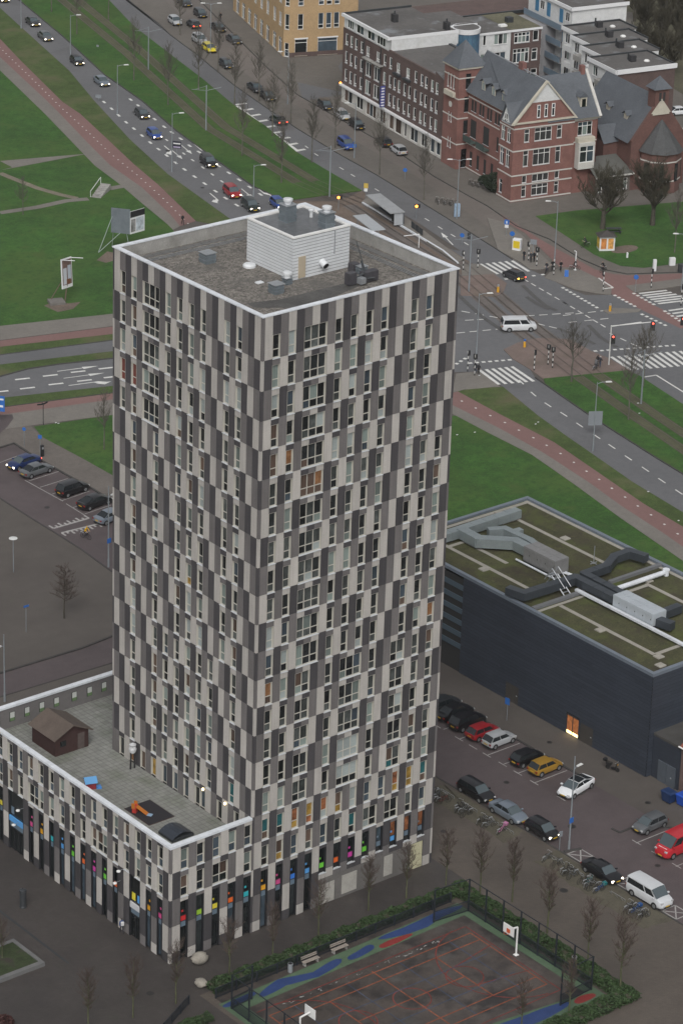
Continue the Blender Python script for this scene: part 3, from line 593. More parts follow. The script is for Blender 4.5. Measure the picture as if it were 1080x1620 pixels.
for q in ((-.06, W+.06, -.06, t), (-.06, W+.06, W-t, W+.06), (-.06, t, t, W-t), (W-t, W+.06, t, W-t)): coping_run(*q, ZT-.12, ZT, M['coping'], tower)
up = MB(); up.box(.3, W-.3, .24, .38, ZT-1.5, ZT-.12).box(.3, W-.3, W-.38, W-.1, ZT-1.5, ZT-.12).box(.24, .38, .38, W-.38, ZT-1.5, ZT-.12).box(W-.38, W-.1, .38, W-.38, ZT-1.5, ZT-.12)
up.build('parapet_upstand', M['concrete'], tower)
ZR = ZT-1.35
grav = mat('roof_gravel', (.155, .143, .128), .95, n=((.25, .12), (1.6, .3), (4.2, .6), (9, .5)), stain=[(.3, (.10, .095, .088), .52, .72)], bump=(9, 1))
MB().box(.38, W-.38, .38, W-.38, ZR-.3, ZR).build('gravel_roof', grav, tower)
tile = mat('wet_roof_tiles', (.13, .13, .128), .7, n=((1, .15), (6, .1)))
for k in range(22):
    for a in (0, 1):
        q = 1.0+k*.95; m = MB(); (m.box(q, q+.9, W-1.45, W-.75, ZR, ZR+.05) if a else m.box(W-1.45, W-.75, q-.3, q+.6, ZR, ZR+.05)); m.build('roof_tile', tile, tower)
pk = MB()
for k in range(6): pk.tube([(1+k*.02, W-1.9-k*.13, ZR+.06), (W-2.2, W-1.9-k*.13, ZR+.06)], .03, 4) if k % 2 == 0 else pk.tube([(W-1.9-k*.13, 1, ZR+.06), (W-1.9-k*.13, W-2.2, ZR+.06)], .03, 4)
pk.build('safety_cable', M['steel'], tower)
dk = mat('damp_roof_felt', (.075, .073, .07), .75, n=((.7, .25), (4, .2)))
MB().flat([(7.0, 2.4), (14.6, 4.3), (14.6, 5.6), (6.2, 5.6), (3.2, 6.5), (3.0, 5.2)], ZR+.012).build('felt_patch', dk, tower)


# ---- penthouse and plant on the tower roof
SID = mat('white_cladding', (.60, .62, .64), .5, n=((.5, .05), (3, .05)))
px0, px1, py0, py1, pz = 10.35, 17.0, 8.9, 15.8, 66.2
pnt = MB().box(px0, px1, py0, py1, ZR, pz-.15).build('penthouse', mat('cladding_gap', (.16, .17, .18), .7), tower)
nb = 13
for k in range(nb):
    a = ZR+.02+(pz-.2-ZR)*k/nb; c = ZR+(pz-.2-ZR)*(k+1)/nb-.045
    MB().box(px0-.055, px1, py0-.055, py0-.002, a, c).build('cladding_board', SID, pnt); MB().box(px0-.055, px0-.002, py0, py1, a, c).build('cladding_board', SID, pnt)
pc = MB(); pc.box(px0-.08, px1+.08, py0-.08, py0+.25, pz-.15, pz).box(px0-.08, px1+.08, py1-.25, py1+.08, pz-.15, pz).box(px0-.08, px0+.25, py0+.25, py1-.25, pz-.15, pz).box(px1-.25, px1+.08, py0+.25, py1-.25, pz-.15, pz)
pc.build('coping', M['white'], pnt)
WR = mat('wet_roof', (.115, .12, .127), .25, n=((.35, .3), (3, .1)))
MB().box(px0+.2, px1-.2, py0+.2, py1-.2, pz-.16, pz-.13).build('wet_roof', WR, pnt)
MB().box(10.95, 11.75, 8.76, 8.92, ZR+.12, ZR+2.2).build('door', mat('beige_door', (.42, .36, .27), .7, n=((1, .05),)), pnt)
MB().cyl((13.7, 8.86, ZR+1.25), (13.75, 8.25, ZR+.95), .36, .34, 14).build('duct_outlet', SID, pnt); MB().cyl((13.752, 8.24, ZR+.945), (13.754, 8.2, ZR+.925), .30, .30, 14).build('duct_mouth', M['black'], pnt)
MB().box(15.15, 15.22, 8.78, 8.9, ZR+1.7, pz-.2).build('downpipe', M['steel'], pnt)
VB = mat('vent_metal', (.21, .245, .27), .4, metal=.4, n=((2, .12),))
def roof_vent(x, y, z, s, cowl):
    b = MB(); hh = s*1.6 if z < pz-1 else s*2.6
    for k in range(5): q = .0 if k % 2 else .05; b.box(x-s+q, x+s-q, y-s+q, y+s-q, z+k*hh/5, z+(k+1)*hh/5-.02)
    o = b.build('roof_vent', VB, tower)
    MB().box(x-s-.04, x+s+.04, y-s-.04, y+s+.04, z+hh, z+hh+.06).build('vent_lid', M['steel'], o)
    if cowl: MB().lathe([(.34, z+hh+.06), (.34, z+hh+.3), (.46, z+hh+.34), (.46, z+hh+.55), (.2, z+hh+.62)], 14, (x, y)).build('cowl', SID, o)
for a in ((13.1, 13.3, pz-.13, .62, 1), (14.9, 9.75, pz-.13, .58, 1), (7.1, 7.2, ZR, .55, 0), (9.4, 8.5, ZR, .38, 1), (6.9, 17.4, ZR, .6, 0), (16.9, 6.9, ZR, .45, 0)): roof_vent(*a)
MB().lathe([(.16, pz-.13), (.16, pz+.45), (.28, pz+.5), (.28, pz+.62), (.05, pz+.7)], 10, (15.6, 12.9)).build('flue', SID, tower)
MB().lathe([(.62, ZR), (.62, ZR+.18), (.5, ZR+.3), (.2, ZR+.36)], 18, (9.4, 14.2)).build('roof_dome', SID, tower); MB().bevbox(7.1, 7.8, 9.9, 10.4, ZR, ZR+.12).build('roof_hatch', SID, tower)
CRN = mat('crane_metal', (.055, .053, .06), .6, n=((2, .2),)); fo = MB().bevbox(13.6, 14.5, 4.6, 5.3, ZR+.1, ZR+1.25).build('facade_crane', CRN, tower); MB().bevbox(15.2, 16.9, 4.4, 5.1, ZR+.1, ZR+1.1).build('counterweight', CRN, fo); MB().bevbox(16.2, 17.0, 7.2, 8.0, ZR, ZR+.9).build('crane_winch', CRN, fo)
fb = MB().tube([(14.2, 4.9, ZR+.5), (15.0, 4.2, ZR+1.2), (15.6, 5.4, ZR+1.9)], .09, 6).tube([(14.6, 5.2, ZR+.2), (16.2, 4.0, ZR+.6)], .08, 6).tube([(15.8, 5, ZR+1), (17.8, 8.8, ZR+2.4)], .05, 6); fb.build('crane_arm', M['dsteel'], fo)
MB().bevbox(14.5, 15.1, 4.0, 4.7, ZR+.2, ZR+.8).build('crane_motor', M['steel'], fo)
# ---- podium wing in front and to the left, with roof terrace
pod = tag(empty('podium_building', (-9.6, 0, 0)), 'low chequered podium wing with roof terrace and coloured shopfront windows beside the tower', 'building')
pod_inv = Matrix.Translation((9.6, 0, 0))
PX, PY = -9.6, 33.0; PZ = zrow(17)
PF = Face((PX, 0), 0); PLF = Face((PX, PY), R(-90)); prest = {c: MB() for c in CYC}; pn_ = [0]
pod.location = (0, 0, 0)
cwR = (9.6-.27)/10; cwL = (PY-.54)/36
def xr(c): return .27+c*cwR
def xl(c): return PY-.27-(c+1)*cwL
def podwin(face, x, z, wd, n, blue):
    g = ['blue' if blue else 'dark']*n+[rnd.choice(['dark', 'dark', 'brown', 'green', 'blue']) for _ in range(n)]
    window(face, pod, x+.02, z, wd-.04, WH+.03, cols=n, gl=g, split=.4)
for face, X, cw, nc, mir in ((PF, xr, cwR, 10, 0), (PLF, xl, cwL, 36, 1)):
    for r, idx in ((18, 0), (19, 1)):
        dbl = ({5: 2} if not mir else {11: 2, 24: 2}) if r == 19 else {}
        sk = {c+j for c, n in dbl.items() for j in range(n)}
        zt = PZ-.25 if r == 18 else None; z0 = zrow(r); h = (zt or zrow(r-1))-z0
        for c in range(nc):
            colr = CYC[(c+idx) % 3]; iswin = c in sk or (c % 2 == 1 and not (r == 19 and not mir and c == 7))
            if iswin:
                sp_ = h-WH-.03; panel(face, pod, colr, X(c), z0+WH+.03, cw, sp_, False, prest, pn_)
                if c in dbl: podwin(face, X(c+1) if mir else X(c), z0, 2*cw, 2, False)
                elif c not in sk: podwin(face, X(c), z0, cw, 1, r == 18)
            else: panel(face, pod, colr, X(c), z0, cw, h, True, prest, pn_)
    cols = {1: 'red', 3: 'lime', 5: 'yellow', 7: 'orange', 9: 'cyan'} if not mir else {1: 'pink', 3: 'amber', 9: 'orange', 11: 'green', 13: 'magenta', 15: 'orange', 17: 'green', 19: 'skyblue', 21: 'cyan', 23: 'amber', 25: 'pink', 31: 'yellow', 33: 'blue', 35: 'green'}
    ent = {} if not mir else {5, 6, 27, 28, 29}
    for c in range(nc):
        if c in ent: continue
        if c in cols:
            panel(face, pod, CYC[(c+2) % 3], X(c), zrow(19)-.45, cw, .45, False, prest, pn_)
            tall_window(face, pod, X(c), zrow(19)-.45, .1, cw, cols[c])
        else:
            panel(face, pod, CYC[(c+2) % 3], X(c), zrow(20), cw, ST, True, prest, pn_); panel(face, pod, CYC[(c+3) % 3], X(c), zrow(21), cw, ST, True, prest, pn_); panel(face, pod, CYC[(c+4) % 3], X(c), .02, cw, ZB-.02, False, prest, pn_)
    for r, idx in ((18, 0), (19, 1), (20, 2), (21, 3)):
        L = 9.6 if not mir else PY
        panel(face, pod, CYC[(idx+2) % 3], 0 if not mir else L-.27, zrow(r), .27, (PZ-.25 if r == 18 else zrow(r-1))-zrow(r), False, prest, pn_)
        if mir: panel(face, pod, CYC[(idx+1) % 3], 0, zrow(r), .27, (PZ-.25 if r == 18 else zrow(r-1))-zrow(r), False, prest, pn_)
    panel(face, pod, 'L', 0 if not mir else PY-.27, .02, .27, ZB-.02, False, prest, pn_)
for cname, nm in (('L', 'pale_panels'), ('M', 'grey_panels'), ('D', 'charcoal_panels')):
    o = prest[cname].build(nm, M[cname], pod); o['kind'] = 'stuff'
def entrance(c0, n, items, band):
    x = xl(c0+n-1); wd = n*cwL; z1 = zrow(19)-.1; f = MB(); f.box(0, .12, .02, .26, .02, z1).box(wd-.12, wd, .02, .26, .02, z1).box(.12, wd-.12, .1, .26, z1-.12, z1).box(.12, wd-.12, .1, .26, 2.5, 2.62)
    for q in range(1, n): f.box(q*cwL-.04, q*cwL+.04, .12, .26, .02, 2.5)
    o = f.build('entrance', M['black'], pod); o.location = PLF.w(x, 0, 0); o.rotation_euler.z = PLF.rz
    MB().box(.12, wd-.12, .2, .24, .05, 2.5).build('door_pane', GL['dark'], o); MB().box(.12, wd-.12, .2, .24, 3.9, z1-.12).build('pane', GL['dark'], o)
    MB().box(.12, wd-.12, .15, .24, 2.62, 3.25).build('transom_panel', GC['greyblue'], o)
    MB().box(.1, wd-.1, .02, .15, 3.25, 3.85).build('sign_board', GC[band] if band else mat('white_sign', (.55, .56, .58), .5), o)
    for a, c, col in items: MB().box(a, c, .17, .19, 4.1, 4.9).build('poster', GC[col], o)
entrance(5, 2, ((.25, .8, 'yellow'), (1.15, 1.65, 'skyblue')), None); entrance(27, 3, ((.3, .8, 'greyblue'),), 'skyblue')
for yy, zz in ((24.6, 5.4), (25.4, 3.4), (8.0, 5.0), (7.4, 6.6)):
    b = MB().tube([(PX, yy, zz+.35), (PX-.6, yy, zz+.35)], .025, 5); o = b.build('lamp_arm', M['steel'], pod); MB().lathe([(.05, zz+.42), (.2, zz+.35), (.2, zz+.25), (.05, zz+.2)], 10, (PX-.65, yy)).build('wall_lamp', M['white'], o)
# core, back wall, deck, coping
MB().box(PX+.32, -.02, .32, PY-.32, .02, DK-.2).build('core', M['core'], pod)
wl = MB(); wl.box(PX, W, PY-.35, PY, .02, PZ-.25).box(0, W, W+.02, PY-.35, .02, DK-.2); wl.build('rear_wall', mat('grey_render', (.15, .142, .142), .85, n=((.4, .08), (4, .06))), pod)
up = MB(); up.box(PX+.24, PX+.36, .36, PY-.35, DK-.2, PZ-.25).box(PX+.24, -.02, .24, .36, DK-.2, PZ-.25); up.build('parapet_inside', M['concrete'], pod)
tileg = mat('terrace_tiles', (.215, .218, .202), .75, n=((.15, .16), (1.1, .12), (6, .08)), stain=(.3, (.12, .135, .10), .5, .75), grid=(.6, .6, .03, .58, 0))
MB().box(PX+.36, -.0, .36, PY-.35, DK-.2, DK).box(.0, W, W, PY-.35, DK-.2, DK).build('terrace_deck', tileg, pod)
cp = MB(); c1 = .5

for q in ((PX-.06, 0, -.06, c1), (PX-.06, PX+c1, c1, PY-c1), (PX-.06, W, PY-c1, PY+.06)): coping_run(*q, PZ-.25, PZ-.02, M['coping'], pod)
for x in (-7.3, -5.5, -3.7, -1.9, -.1, 2.1, 4.0, 5.8):
    b = MB(); b.box(x-.32, x+.32, PY-.38, PY-.352, DK+.7, DK+1.75); o = b.build('wall_opening', M['core'], pod)
    MB().box(x-.26, x+.26, PY-.41, PY-.381, DK+1.1, DK+1.7).build('opening_light', mat('bright_pane', (.5, .52, .5), .4), o) ; MB().box(x-.26, x+.26, PY-.41, PY-.381, DK+.74, DK+1.08).build('opening_green', mat('mossy_pane', (.12, .2, .09), .6), o)
# lit wall lamps on the terrace doors
LAMP = mat('warm_lamp', (.9, .75, .5), .5, emit=((1, .78, .45), 3))
for y, z in ((W-.27-8*CW-12.6, 12.1), (5.25-.9, 11.9), (8.9, 11.9)):
    pass
for y in (4.1, 7.6): MB().lathe([(.05, DK+2.15), (.13, DK+2.22), (.13, DK+2.38), (.05, DK+2.45)], 10, (-.16, y)).build('wall_lamp', LAMP, tower)

# ---------------------------------------------------------------- dark clad hall with planted roof
HX0, HX1, HY0, HY1, HZ = 53.0, 73.4, .2, 42.5, 12.25
hall = tag(empty('dark_hall', (HX0, HY0, 0)), 'big windowless hall clad in dark blue-grey boards with moss roof and ducts', 'hall')
hall.location = (0, 0, 0)
CL = mat('slate_blue_cladding', (.034, .041, .055), .5, n=((.25, .1), (1.5, .12, ZS), (8, .06)), rnd=.12)
MB().box(HX0+.1, HX1-.1, HY0+.1, HY1-.1, .0, HZ-.7).build('core', M['core'], hall)
HF = Face((HX0, HY1), R(-90)); HS = Face((HX0, HY0), 0); LL = HY1-HY0; BW = .42; nrow = int((HZ-.35)/BW); bm = (HZ-.35)/nrow
doors = [(LL-12.5, LL-10.5, 2.35), (LL-10.3, LL-8.3, 2.3), (LL-22.4, LL-20.3, 2.3)]
glz = (0, LL-30.2)
BLN = [0]
def board(F_, a, c, z):
    if c-a < .05: return
    if BLN[0] < 290:
        BLN[0] += 1; F_.mb(MB().add([(a, -.05, z+.05), (c, -.05, z+.05), (c, -.01, z+bm), (a, -.01, z+bm), (a, .1, z+.005), (c, .1, z+.005)], [(0, 1, 2, 3), (4, 5, 1, 0)]), 'cladding_board', CL, hall)
rb_ = random.Random(5)
for k in range(nrow):
    z = k*bm; off = rb_.uniform(2, 7)
    for F_, L0, L1 in ((HF, glz[1], LL), (HS, 0, HX1-HX0)):
        cuts = [L0]+[q for q in (L0+off, L0+off+7.5, L0+off+15, L0+off+22.5) if q < L1-1]+[L1]
        for a, c in zip(cuts, cuts[1:]):
            seg = [(a, c)]
            if F_ is HF:
                for d0, d1, dh in doors:
                    if z+bm*.5 < dh: seg = [s for p, q in seg for s in ((p, min(q, d0)), (max(p, d1), q)) if s[1]-s[0] > .05]
            for p, q in seg: board(F_, p+.006, q-.006, z)
DB = mat('brown_door', (.055, .050, .045), .6, n=((1, .1),))
for (d0, d1, dh), m in zip(doors, (None, DB, DB)):
    if m: HF.mb(MB().box(d0, d1, -.01, .1, 0, dh), 'door', m, hall); HF.mb(MB().box(d1-.35, d1-.2, -.06, -.01, 1.0, 1.1), 'door_handle', M['steel'], hall)
lobby = HF.mb(MB().box(doors[0][0], doors[0][0]+.08, -.02, .1, 0, 2.35).box(doors[0][1]-.08, doors[0][1], -.02, .1, 0, 2.35).box(doors[0][0], doors[0][1], -.02, .1, 2.27, 2.35).box(doors[0][0]+.95, doors[0][0]+1.02, -.02, .1, 0, 2.27), 'lit_entrance', M['dsteel'], hall)
b = MB().box(doors[0][0]+.08, doors[0][1]-.08, .06, .09, .05, 2.27); o = b.build('lit_pane', mat('lit_lobby', (.25, .09, .04), .3, n=((2.2, .7),), emit=((1, .36, .10), .16)), hall); o.location = HF.w(0, 0, 0); o.rotation_euler.z = HF.rz
HF.mb(MB().box(doors[0][0]+.1, doors[0][1]-.15, .02, .055, .1, .42), 'light_strip', mat('lit_strip', (1, .8, .4), .5, emit=((1, .74, .30), 3.2)), hall)
# glazed louvre bay at the far end
for k in range(6):
    z = 2.9+k*1.45; HF.mb(MB().box(glz[0], glz[1]-.02, .0, .1, z, z+.6), 'louvre_band', mat('teal_grey_band', (.07, .10, .125), .5), hall); HF.mb(MB().box(glz[0], glz[1]-.02, .3, .34, z+.6, z+1.45), 'strip_window', GL['dark'], hall)
    for j in range(6): HF.mb(MB().box(2+j*1.6, 2.08+j*1.6, .22, .3, z+.6, z+1.45), 'mullion', M['dsteel'], hall)
HF.mb(MB().box(glz[0], glz[1]-.02, .3, .4, 0, 2.9), 'glazed_doors', GL['dark'], hall)
MB().box(HX0, HX1, HY1-.1, HY1, 0, HZ-.3).box(HX1-.1, HX1, HY0, HY1-.1, 0, HZ-.3).build('rear_wall', CL, hall)
cp = MB(); q = .42; RM = mat('roof_trim', (.17, .20, .24), .45, metal=.2, n=((1, .08),))
cp.box(HX0-.05, HX1+.05, HY0-.05, HY0+q, HZ-.35, HZ).box(HX0-.05, HX1+.05, HY1-q, HY1+.05, HZ-.35, HZ).box(HX0-.05, HX0+q, HY0+q, HY1-q, HZ-.35, HZ).box(HX1-q, HX1+.05, HY0+q, HY1-q, HZ-.35, HZ); cp.build('roof_trim', RM, hall)
MO = mat('sedum_roof', (.056, .056, .024), .95, n=((.12, .25), (.8, .25), (5, .3)), stain=[(.25, (.072, .088, .022), .5, .68), (.4, (.042, .034, .022), .5, .68), (1.3, (.080, .085, .032), .58, .72)], bump=(6, 1))
RZ = HZ-.28
MB().box(HX0+q, HX1-q, HY0+q, HY1-q, RZ-.3, RZ).build('sedum_roof', MO, hall)
PV = mat('roof_pavers', (.31, .295, .26), .85, n=((1, .1), (5, .1)))
def paver_path(x0, x1, y0, y1):
    lx, ly = x1-x0, y1-y0; n = max(1, round(max(lx, ly)/1.0))
    for i in range(n):
        b = MB()
        if lx > ly: b.box(x0+lx*i/n+.01, x0+lx*(i+1)/n-.01, y0, y1, RZ, RZ+.035)
        else: b.box(x0, x1, y0+ly*i/n+.01, y0+ly*(i+1)/n-.01, RZ, RZ+.035)
        b.build('paver', PV, hall)
for a in ((56.45, 56.95, 3.9, 18.6), (56.95, 72.5, 3.6, 4.1), (56.5, 57, 23.4, 38), (68.1, 68.6, 22.8, 38.8), (68.1, 68.6, 8.0, 17.2), (66, 68.1, 38.5, 39), (57, 59.5, 37.2, 37.7), (65.4, 68.1, 16.6, 17.1), (53.6, 61, 18.7, 19.1), (72.4, 72.9, 5, 42), (54, 72.4, 41.4, 41.9), (59.0, 59.5, 30.2, 37.2)): paver_path(*a)
for x, y in ((56, 30.5), (56.0, 11.5), (56.7, 3.2), (55.4, 1.6), (68.4, 39.8), (69.2, 31.4), (69.0, 17.6), (67.8, 42-.8)): MB().bevbox(x-.45, x+.45, y-.45, y+.45, RZ, RZ+.16, .05).build('roof_drain', PV, hall)
LK = mat('lead_kerb', (.15, .155, .165), .6, n=((1, .1),)); MB().box(53.5, 61.0, 19.3, 19.75, RZ, RZ+.35).build('roof_kerb', LK, hall); MB().box(65.0, 72.9, 19.4, 19.85, RZ, RZ+.35).build('roof_kerb', LK, hall)
GD = mat('galvanised_duct', (.27, .31, .32), .42, metal=.35, n=((.8, .08), (4, .06))); DD = mat('dark_duct', (.050, .058, .068), .45, metal=.2, n=((1, .12),))
def duct(pts, wd, z0, z1, m, name='duct'):
    b = MB()
    for i in range(len(pts)-1):
        a, c = Vector(pts[i]), Vector(pts[i+1]); d = (c-a).normalized(); nn = Vector((-d.y, d.x))*wd/2; e = d*wd*.3*(i < len(pts)-2); s_ = d*wd*.3*(i > 0)
        b.prism([tuple(v) for v in (a-s_+nn, a-s_-nn, c+e-nn, c+e+nn)], z0+i*.003, z1+i*.003)
    L = 0
    for i in range(len(pts)-1):
        a, c = Vector(pts[i]), Vector(pts[i+1]); d = (c-a); n = int(d.length/1.6); dn = d.normalized(); nn = Vector((-dn.y, dn.x))*(wd/2+.04)
        for k in range(1, n): p = a+d*(k/n); b.prism([tuple(v) for v in (p+nn-dn*.03, p-nn-dn*.03, p-nn+dn*.03, p+nn+dn*.03)], z0-.02, z1+.035)
    return b.build(name, m, hall)
duct([(54.5, 38.6), (59.5, 38.6), (68.6, 38.8)], 1.1, RZ+.25, RZ+1.25, GD); duct([(59.4, 38.4), (59.3, 35.2), (62.3, 32.4), (62.3, 29.6)], 1.2, RZ+.3, RZ+1.4, GD); duct([(63.9, 34.6), (65.2, 34.5)], .8, RZ+.3, RZ+1.2, GD); duct([(61.8, 36.4), (63.6, 35.6), (63.8, 31.5), (63.4, 29.6)], .9, RZ+.35, RZ+1.35, GD)
def unit(x0, x1, y0, y1, z0, z1, m, np_, roofm):
    o = MB().box(x0, x1, y0, y1, z0, z1).build('air_handling_unit', m, hall)
    for k in range(np_):
        a = y0+(y1-y0)*k/np_
        for j in range(2): c = x0+(x1-x0)*j/2; MB().bevbox(c+.02, c+(x1-x0)/2-.02, a+.02, a+(y1-y0)/np_-.02, z1, z1+.07, .02).build('roof_panel', roofm, o)
        MB().box(x0-.03, x0, a+.06, a+(y1-y0)/np_-.06, z0+.12, z1-.1).build('side_panel', m, o)
        MB().box(x0-.06, x0-.03, a+.2, a+.28, (z0+z1)/2, (z0+z1)/2+.15).build('handle', M['dsteel'], o)
    MB().box(x0+.05, x1-.05, y0+.1, y1-.1, z0-.3, z0).build('unit_frame', M['dsteel'], o)
UG = mat('weathered_grey_metal', (.25, .25, .25), .5, metal=.3, n=((.6, .12), (3, .08))); UW = mat('pale_metal', (.46, .50, .54), .42, metal=.25, n=((.7, .06),))
unit(60.9, 63.0, 24.2, 29.4, RZ+.3, RZ+2.0, UG, 4, UG); unit(60.7, 62.75, 8.4, 14.6, RZ+.35, RZ+1.75, UW, 5, UW)
duct([(53.3, 23.5), (53.8, 21.4), (57.2, 21.3), (61.3, 21.2), (61.3, 14.8)], 1.0, RZ+.5, RZ+1.4, DD); duct([(62.6, 14.8), (62.7, 21.3), (66.2, 21.4), (68.6, 22.7), (71.0, 22.8), (71.6, 20.6)], .95, RZ+.5, RZ+1.4, DD)
duct([(61.6, 8.4), (62.0, 6.6)], 1.0, RZ+.3, RZ+1.2, DD); duct([(62.8, 9.4), (65.9, 9.5)], .9, RZ+.3, RZ+1.2, DD)
wp = MB(); wp.box(60.1, 60.5, 2.5, 20, RZ+.3, RZ+.55); wp.build('cable_tray', M['coping'], hall)
MB().tube([(63.2, 17.5, RZ+.45), (71.4, 17.5, RZ+.45)], .28, 10).build('white_pipe', M['coping'], hall); MB().lathe([(.3, RZ), (.3, RZ+.6), (.4, RZ+.65), (.4, RZ+.8)], 10, (71.7, 17.5)).build('pipe_cowl', M['coping'], hall)
MB().tube([(62.2, 24.1, RZ+.4), (62.5, 21.9, RZ+.4)], .1, 6).tube([(62.5, 24.1, RZ+.4), (62.8, 21.9, RZ+.4)], .1, 6).tube([(60.4, 30, RZ+.3), (60.4, 23.5, RZ+.3)], .12, 6).build('pipes', M['coping'], hall)
st = MB()
for k in range(8): st.box(58.6, 59.5, 23.0-k*.38, 23.2-k*.38, RZ+1.8-abs(k-1.5)*.28, RZ+1.84-abs(k-1.5)*.28)
st.tube([(58.6, 23.3, RZ+.9), (58.6, 22.2, RZ+2.6), (58.6, 20.0, RZ+1.0)], .05, 5).tube([(59.5, 23.3, RZ+.9), (59.5, 22.2, RZ+2.6), (59.5, 20.0, RZ+1.0)], .05, 5).tube([(58.6, 23.3, RZ+.1), (58.6, 22.2, RZ+1.7), (58.6, 20.0, RZ+.1)], .07, 5).tube([(59.5, 23.3, RZ+.1), (59.5, 22.2, RZ+1.7), (59.5, 20.0, RZ+.1)], .07, 5); st.build('crossover_steps', M['steel'], hall)
b = MB().tube([(67.2, 24.5, RZ), (67.2, 24.5, RZ+2.2)], .05, 5).tube([(66.7, 24.5, RZ+.1), (67.7, 24.5, RZ+.1)], .06, 5).tube([(67.2, 24, RZ+.1), (67.2, 25, RZ+.1)], .06, 5); b.build('aerial', M['steel'], hall)
# low annex and the brick house corner at the right edge
FELT0 = mat('dark_felt', (.06, .058, .055), .9, n=((.5, .2),))
ax = tag(empty('annex', (0, 0, 0)), 'dark metal clad annex with grey double doors beside the hall', 'annex')
AX0, AX1, AY0, AY1, AZ = 53.6, 60, -3.9, .1, 5.2
MB().box(AX0+.1, AX1, AY0, AY1, 0, AZ-.3).build('wall', CL, ax); MB().box(AX0+.05, AX1, AY0, AY1, AZ-.3, AZ).build('roof', FELT0, ax)
AF = Face((AX0, AY1), R(-90))
for k in range(2): AF.mb(MB().box(1.0+k*1.3, 2.25+k*1.3, -.03, .1, .02, 2.4), 'door', mat('grey_metal_door', (.075, .088, .105), .6, n=((1, .1),)), ax)
AF.mb(MB().box(2.95, 3.1, -.08, -.03, 1.0, 1.15), 'door_handle', M['steel'], ax)
RT = mat('red_roof_tiles', (.24, .075, .05), .8, n=((.8, .25), (6, .2)))
bh = tag(empty('brick_house', (0, 0, 0)), 'corner of a brick house with red tiles at the right edge', 'house')
BRH = mat('brown_brick', (.135, .092, .082), .9, n=((.6, .12), (6, .1)), grid=(.5, .16, .02, .8, .5, (R(90), 0, 0)))
hw = MB(); BF = Face((53.8, -3.95), R(-90)); hole = [(1.5, .3, 1.1, 2.4), (1.4, 3.2, 1.1, 1.6), (3.6, .6, 1.2, 2.0)]; wall(hw, BF, 0, 7, 0, 5.3, hole, .18); hw.box(53.9, 62, -10.95, -3.97, 0, 5.1); hw.build('wall', BRH, bh)
for x, z, wd, h in hole: window(BF, bh, x, z, wd, h, gl=('yellow',) if z == .3 else ('dark',), fm='white', depth=.14)
MB().add([(53.5, -3.9, 5.3), (53.5, -11, 5.3), (57.8, -11, 8.2), (57.8, -3.9, 8.2), (62, -3.9, 5.3), (62, -11, 5.3)], [(0, 1, 2, 3), (3, 2, 5, 4), (0, 3, 4), (1, 5, 2)]).build('roof', RT, bh)
MB().tube([(53.45, -3.8, 5.28), (53.45, -11, 5.28)], .09, 8).build('gutter', M['white'], bh)

# ---------------------------------------------------------------- the far side of the road: old brick buildings and flats
FA = (169.5, 152.4); FRZ = math.atan2(-.199, .980)       # common street grid: local x across, local y along the street
def site(name, label, cat): return tag(empty(name, FA, FRZ), label, cat)
SF = lambda x, y1: Face((x, y1), R(-90))                  # face looking at the street, left end at y1
GF = lambda x0, y: Face((x0, y), 0)                       # face looking towards the viewer
def bwall(th, face, L, z0, z1, wins, m, fm='white', depth=.16, name='wall', gls=('dark', 'dark', 'blue', 'dark', 'green'), sill=True, bar=.09, sillm='sill'):
    b = MB(); wall(b, face, 0, L, z0, z1, [w_[:4] for w_ in wins], depth); o = b.build(name, m, th)
    for i, w_ in enumerate(wins):
        x, z, wd, h = w_[:4]; cols = w_[4] if len(w_) > 4 else 1; sp = w_[5] if len(w_) > 5 else .68
        window(face, th, x, z, wd, h, cols=cols, split=sp, gl=tuple(rnd.choice(gls) for _ in range(2*cols)), fm=fm, depth=depth-.03, bar=bar, sill=sill, lining=False, sillm=sillm)
    return o
def bricks(n, c, a=.12): return mat(n, c, .9, n=((.4, a), (3, .1), (9, .1)), stain=(.5, tuple(q*.72 for q in c), .5, .8))
RED = bricks('red_brick', (.200, .098, .084)); BRN = bricks('dark_brown_brick', (.105, .073, .067)); SLT = mat('slate', (.092, .102, .116), .6, n=((.4, .12), (2, .12, (1, 1, 3)), (8, .1)))
CRM = mat('cream_stone', (.46, .43, .36), .8, n=((1, .1),)); WST = mat('white_stone', (.50, .49, .46), .8, n=((1, .1),)); M['cream'] = CRM
WRD = mat('white_render', (.58, .59, .59), .75, n=((.25, .08), (2, .06)), stain=(.4, (.42, .42, .40), .55, .85)); FELT = mat('roof_felt', (.105, .10, .096), .85, n=((.15, .15), (1.5, .12)), stain=[(.22, (.19, .20, .21), .56, .66)]); FASC = mat('white_fascia', (.70, .71, .72), .5)
def band(th, face, L, z, h=.22, m=None, x0=0, out=.07): return face_box(th, face, x0, L, -out, .02, z, z+h, 'string_course', m or WST)
def face_box(th, face, x0, x1, y0, y1, z0, z1, name, m):
    lb = MB().box(x0, x1, y0, y1, z0, z1); b = MB(); face.put(b, lb); return b.build(name, m, th)
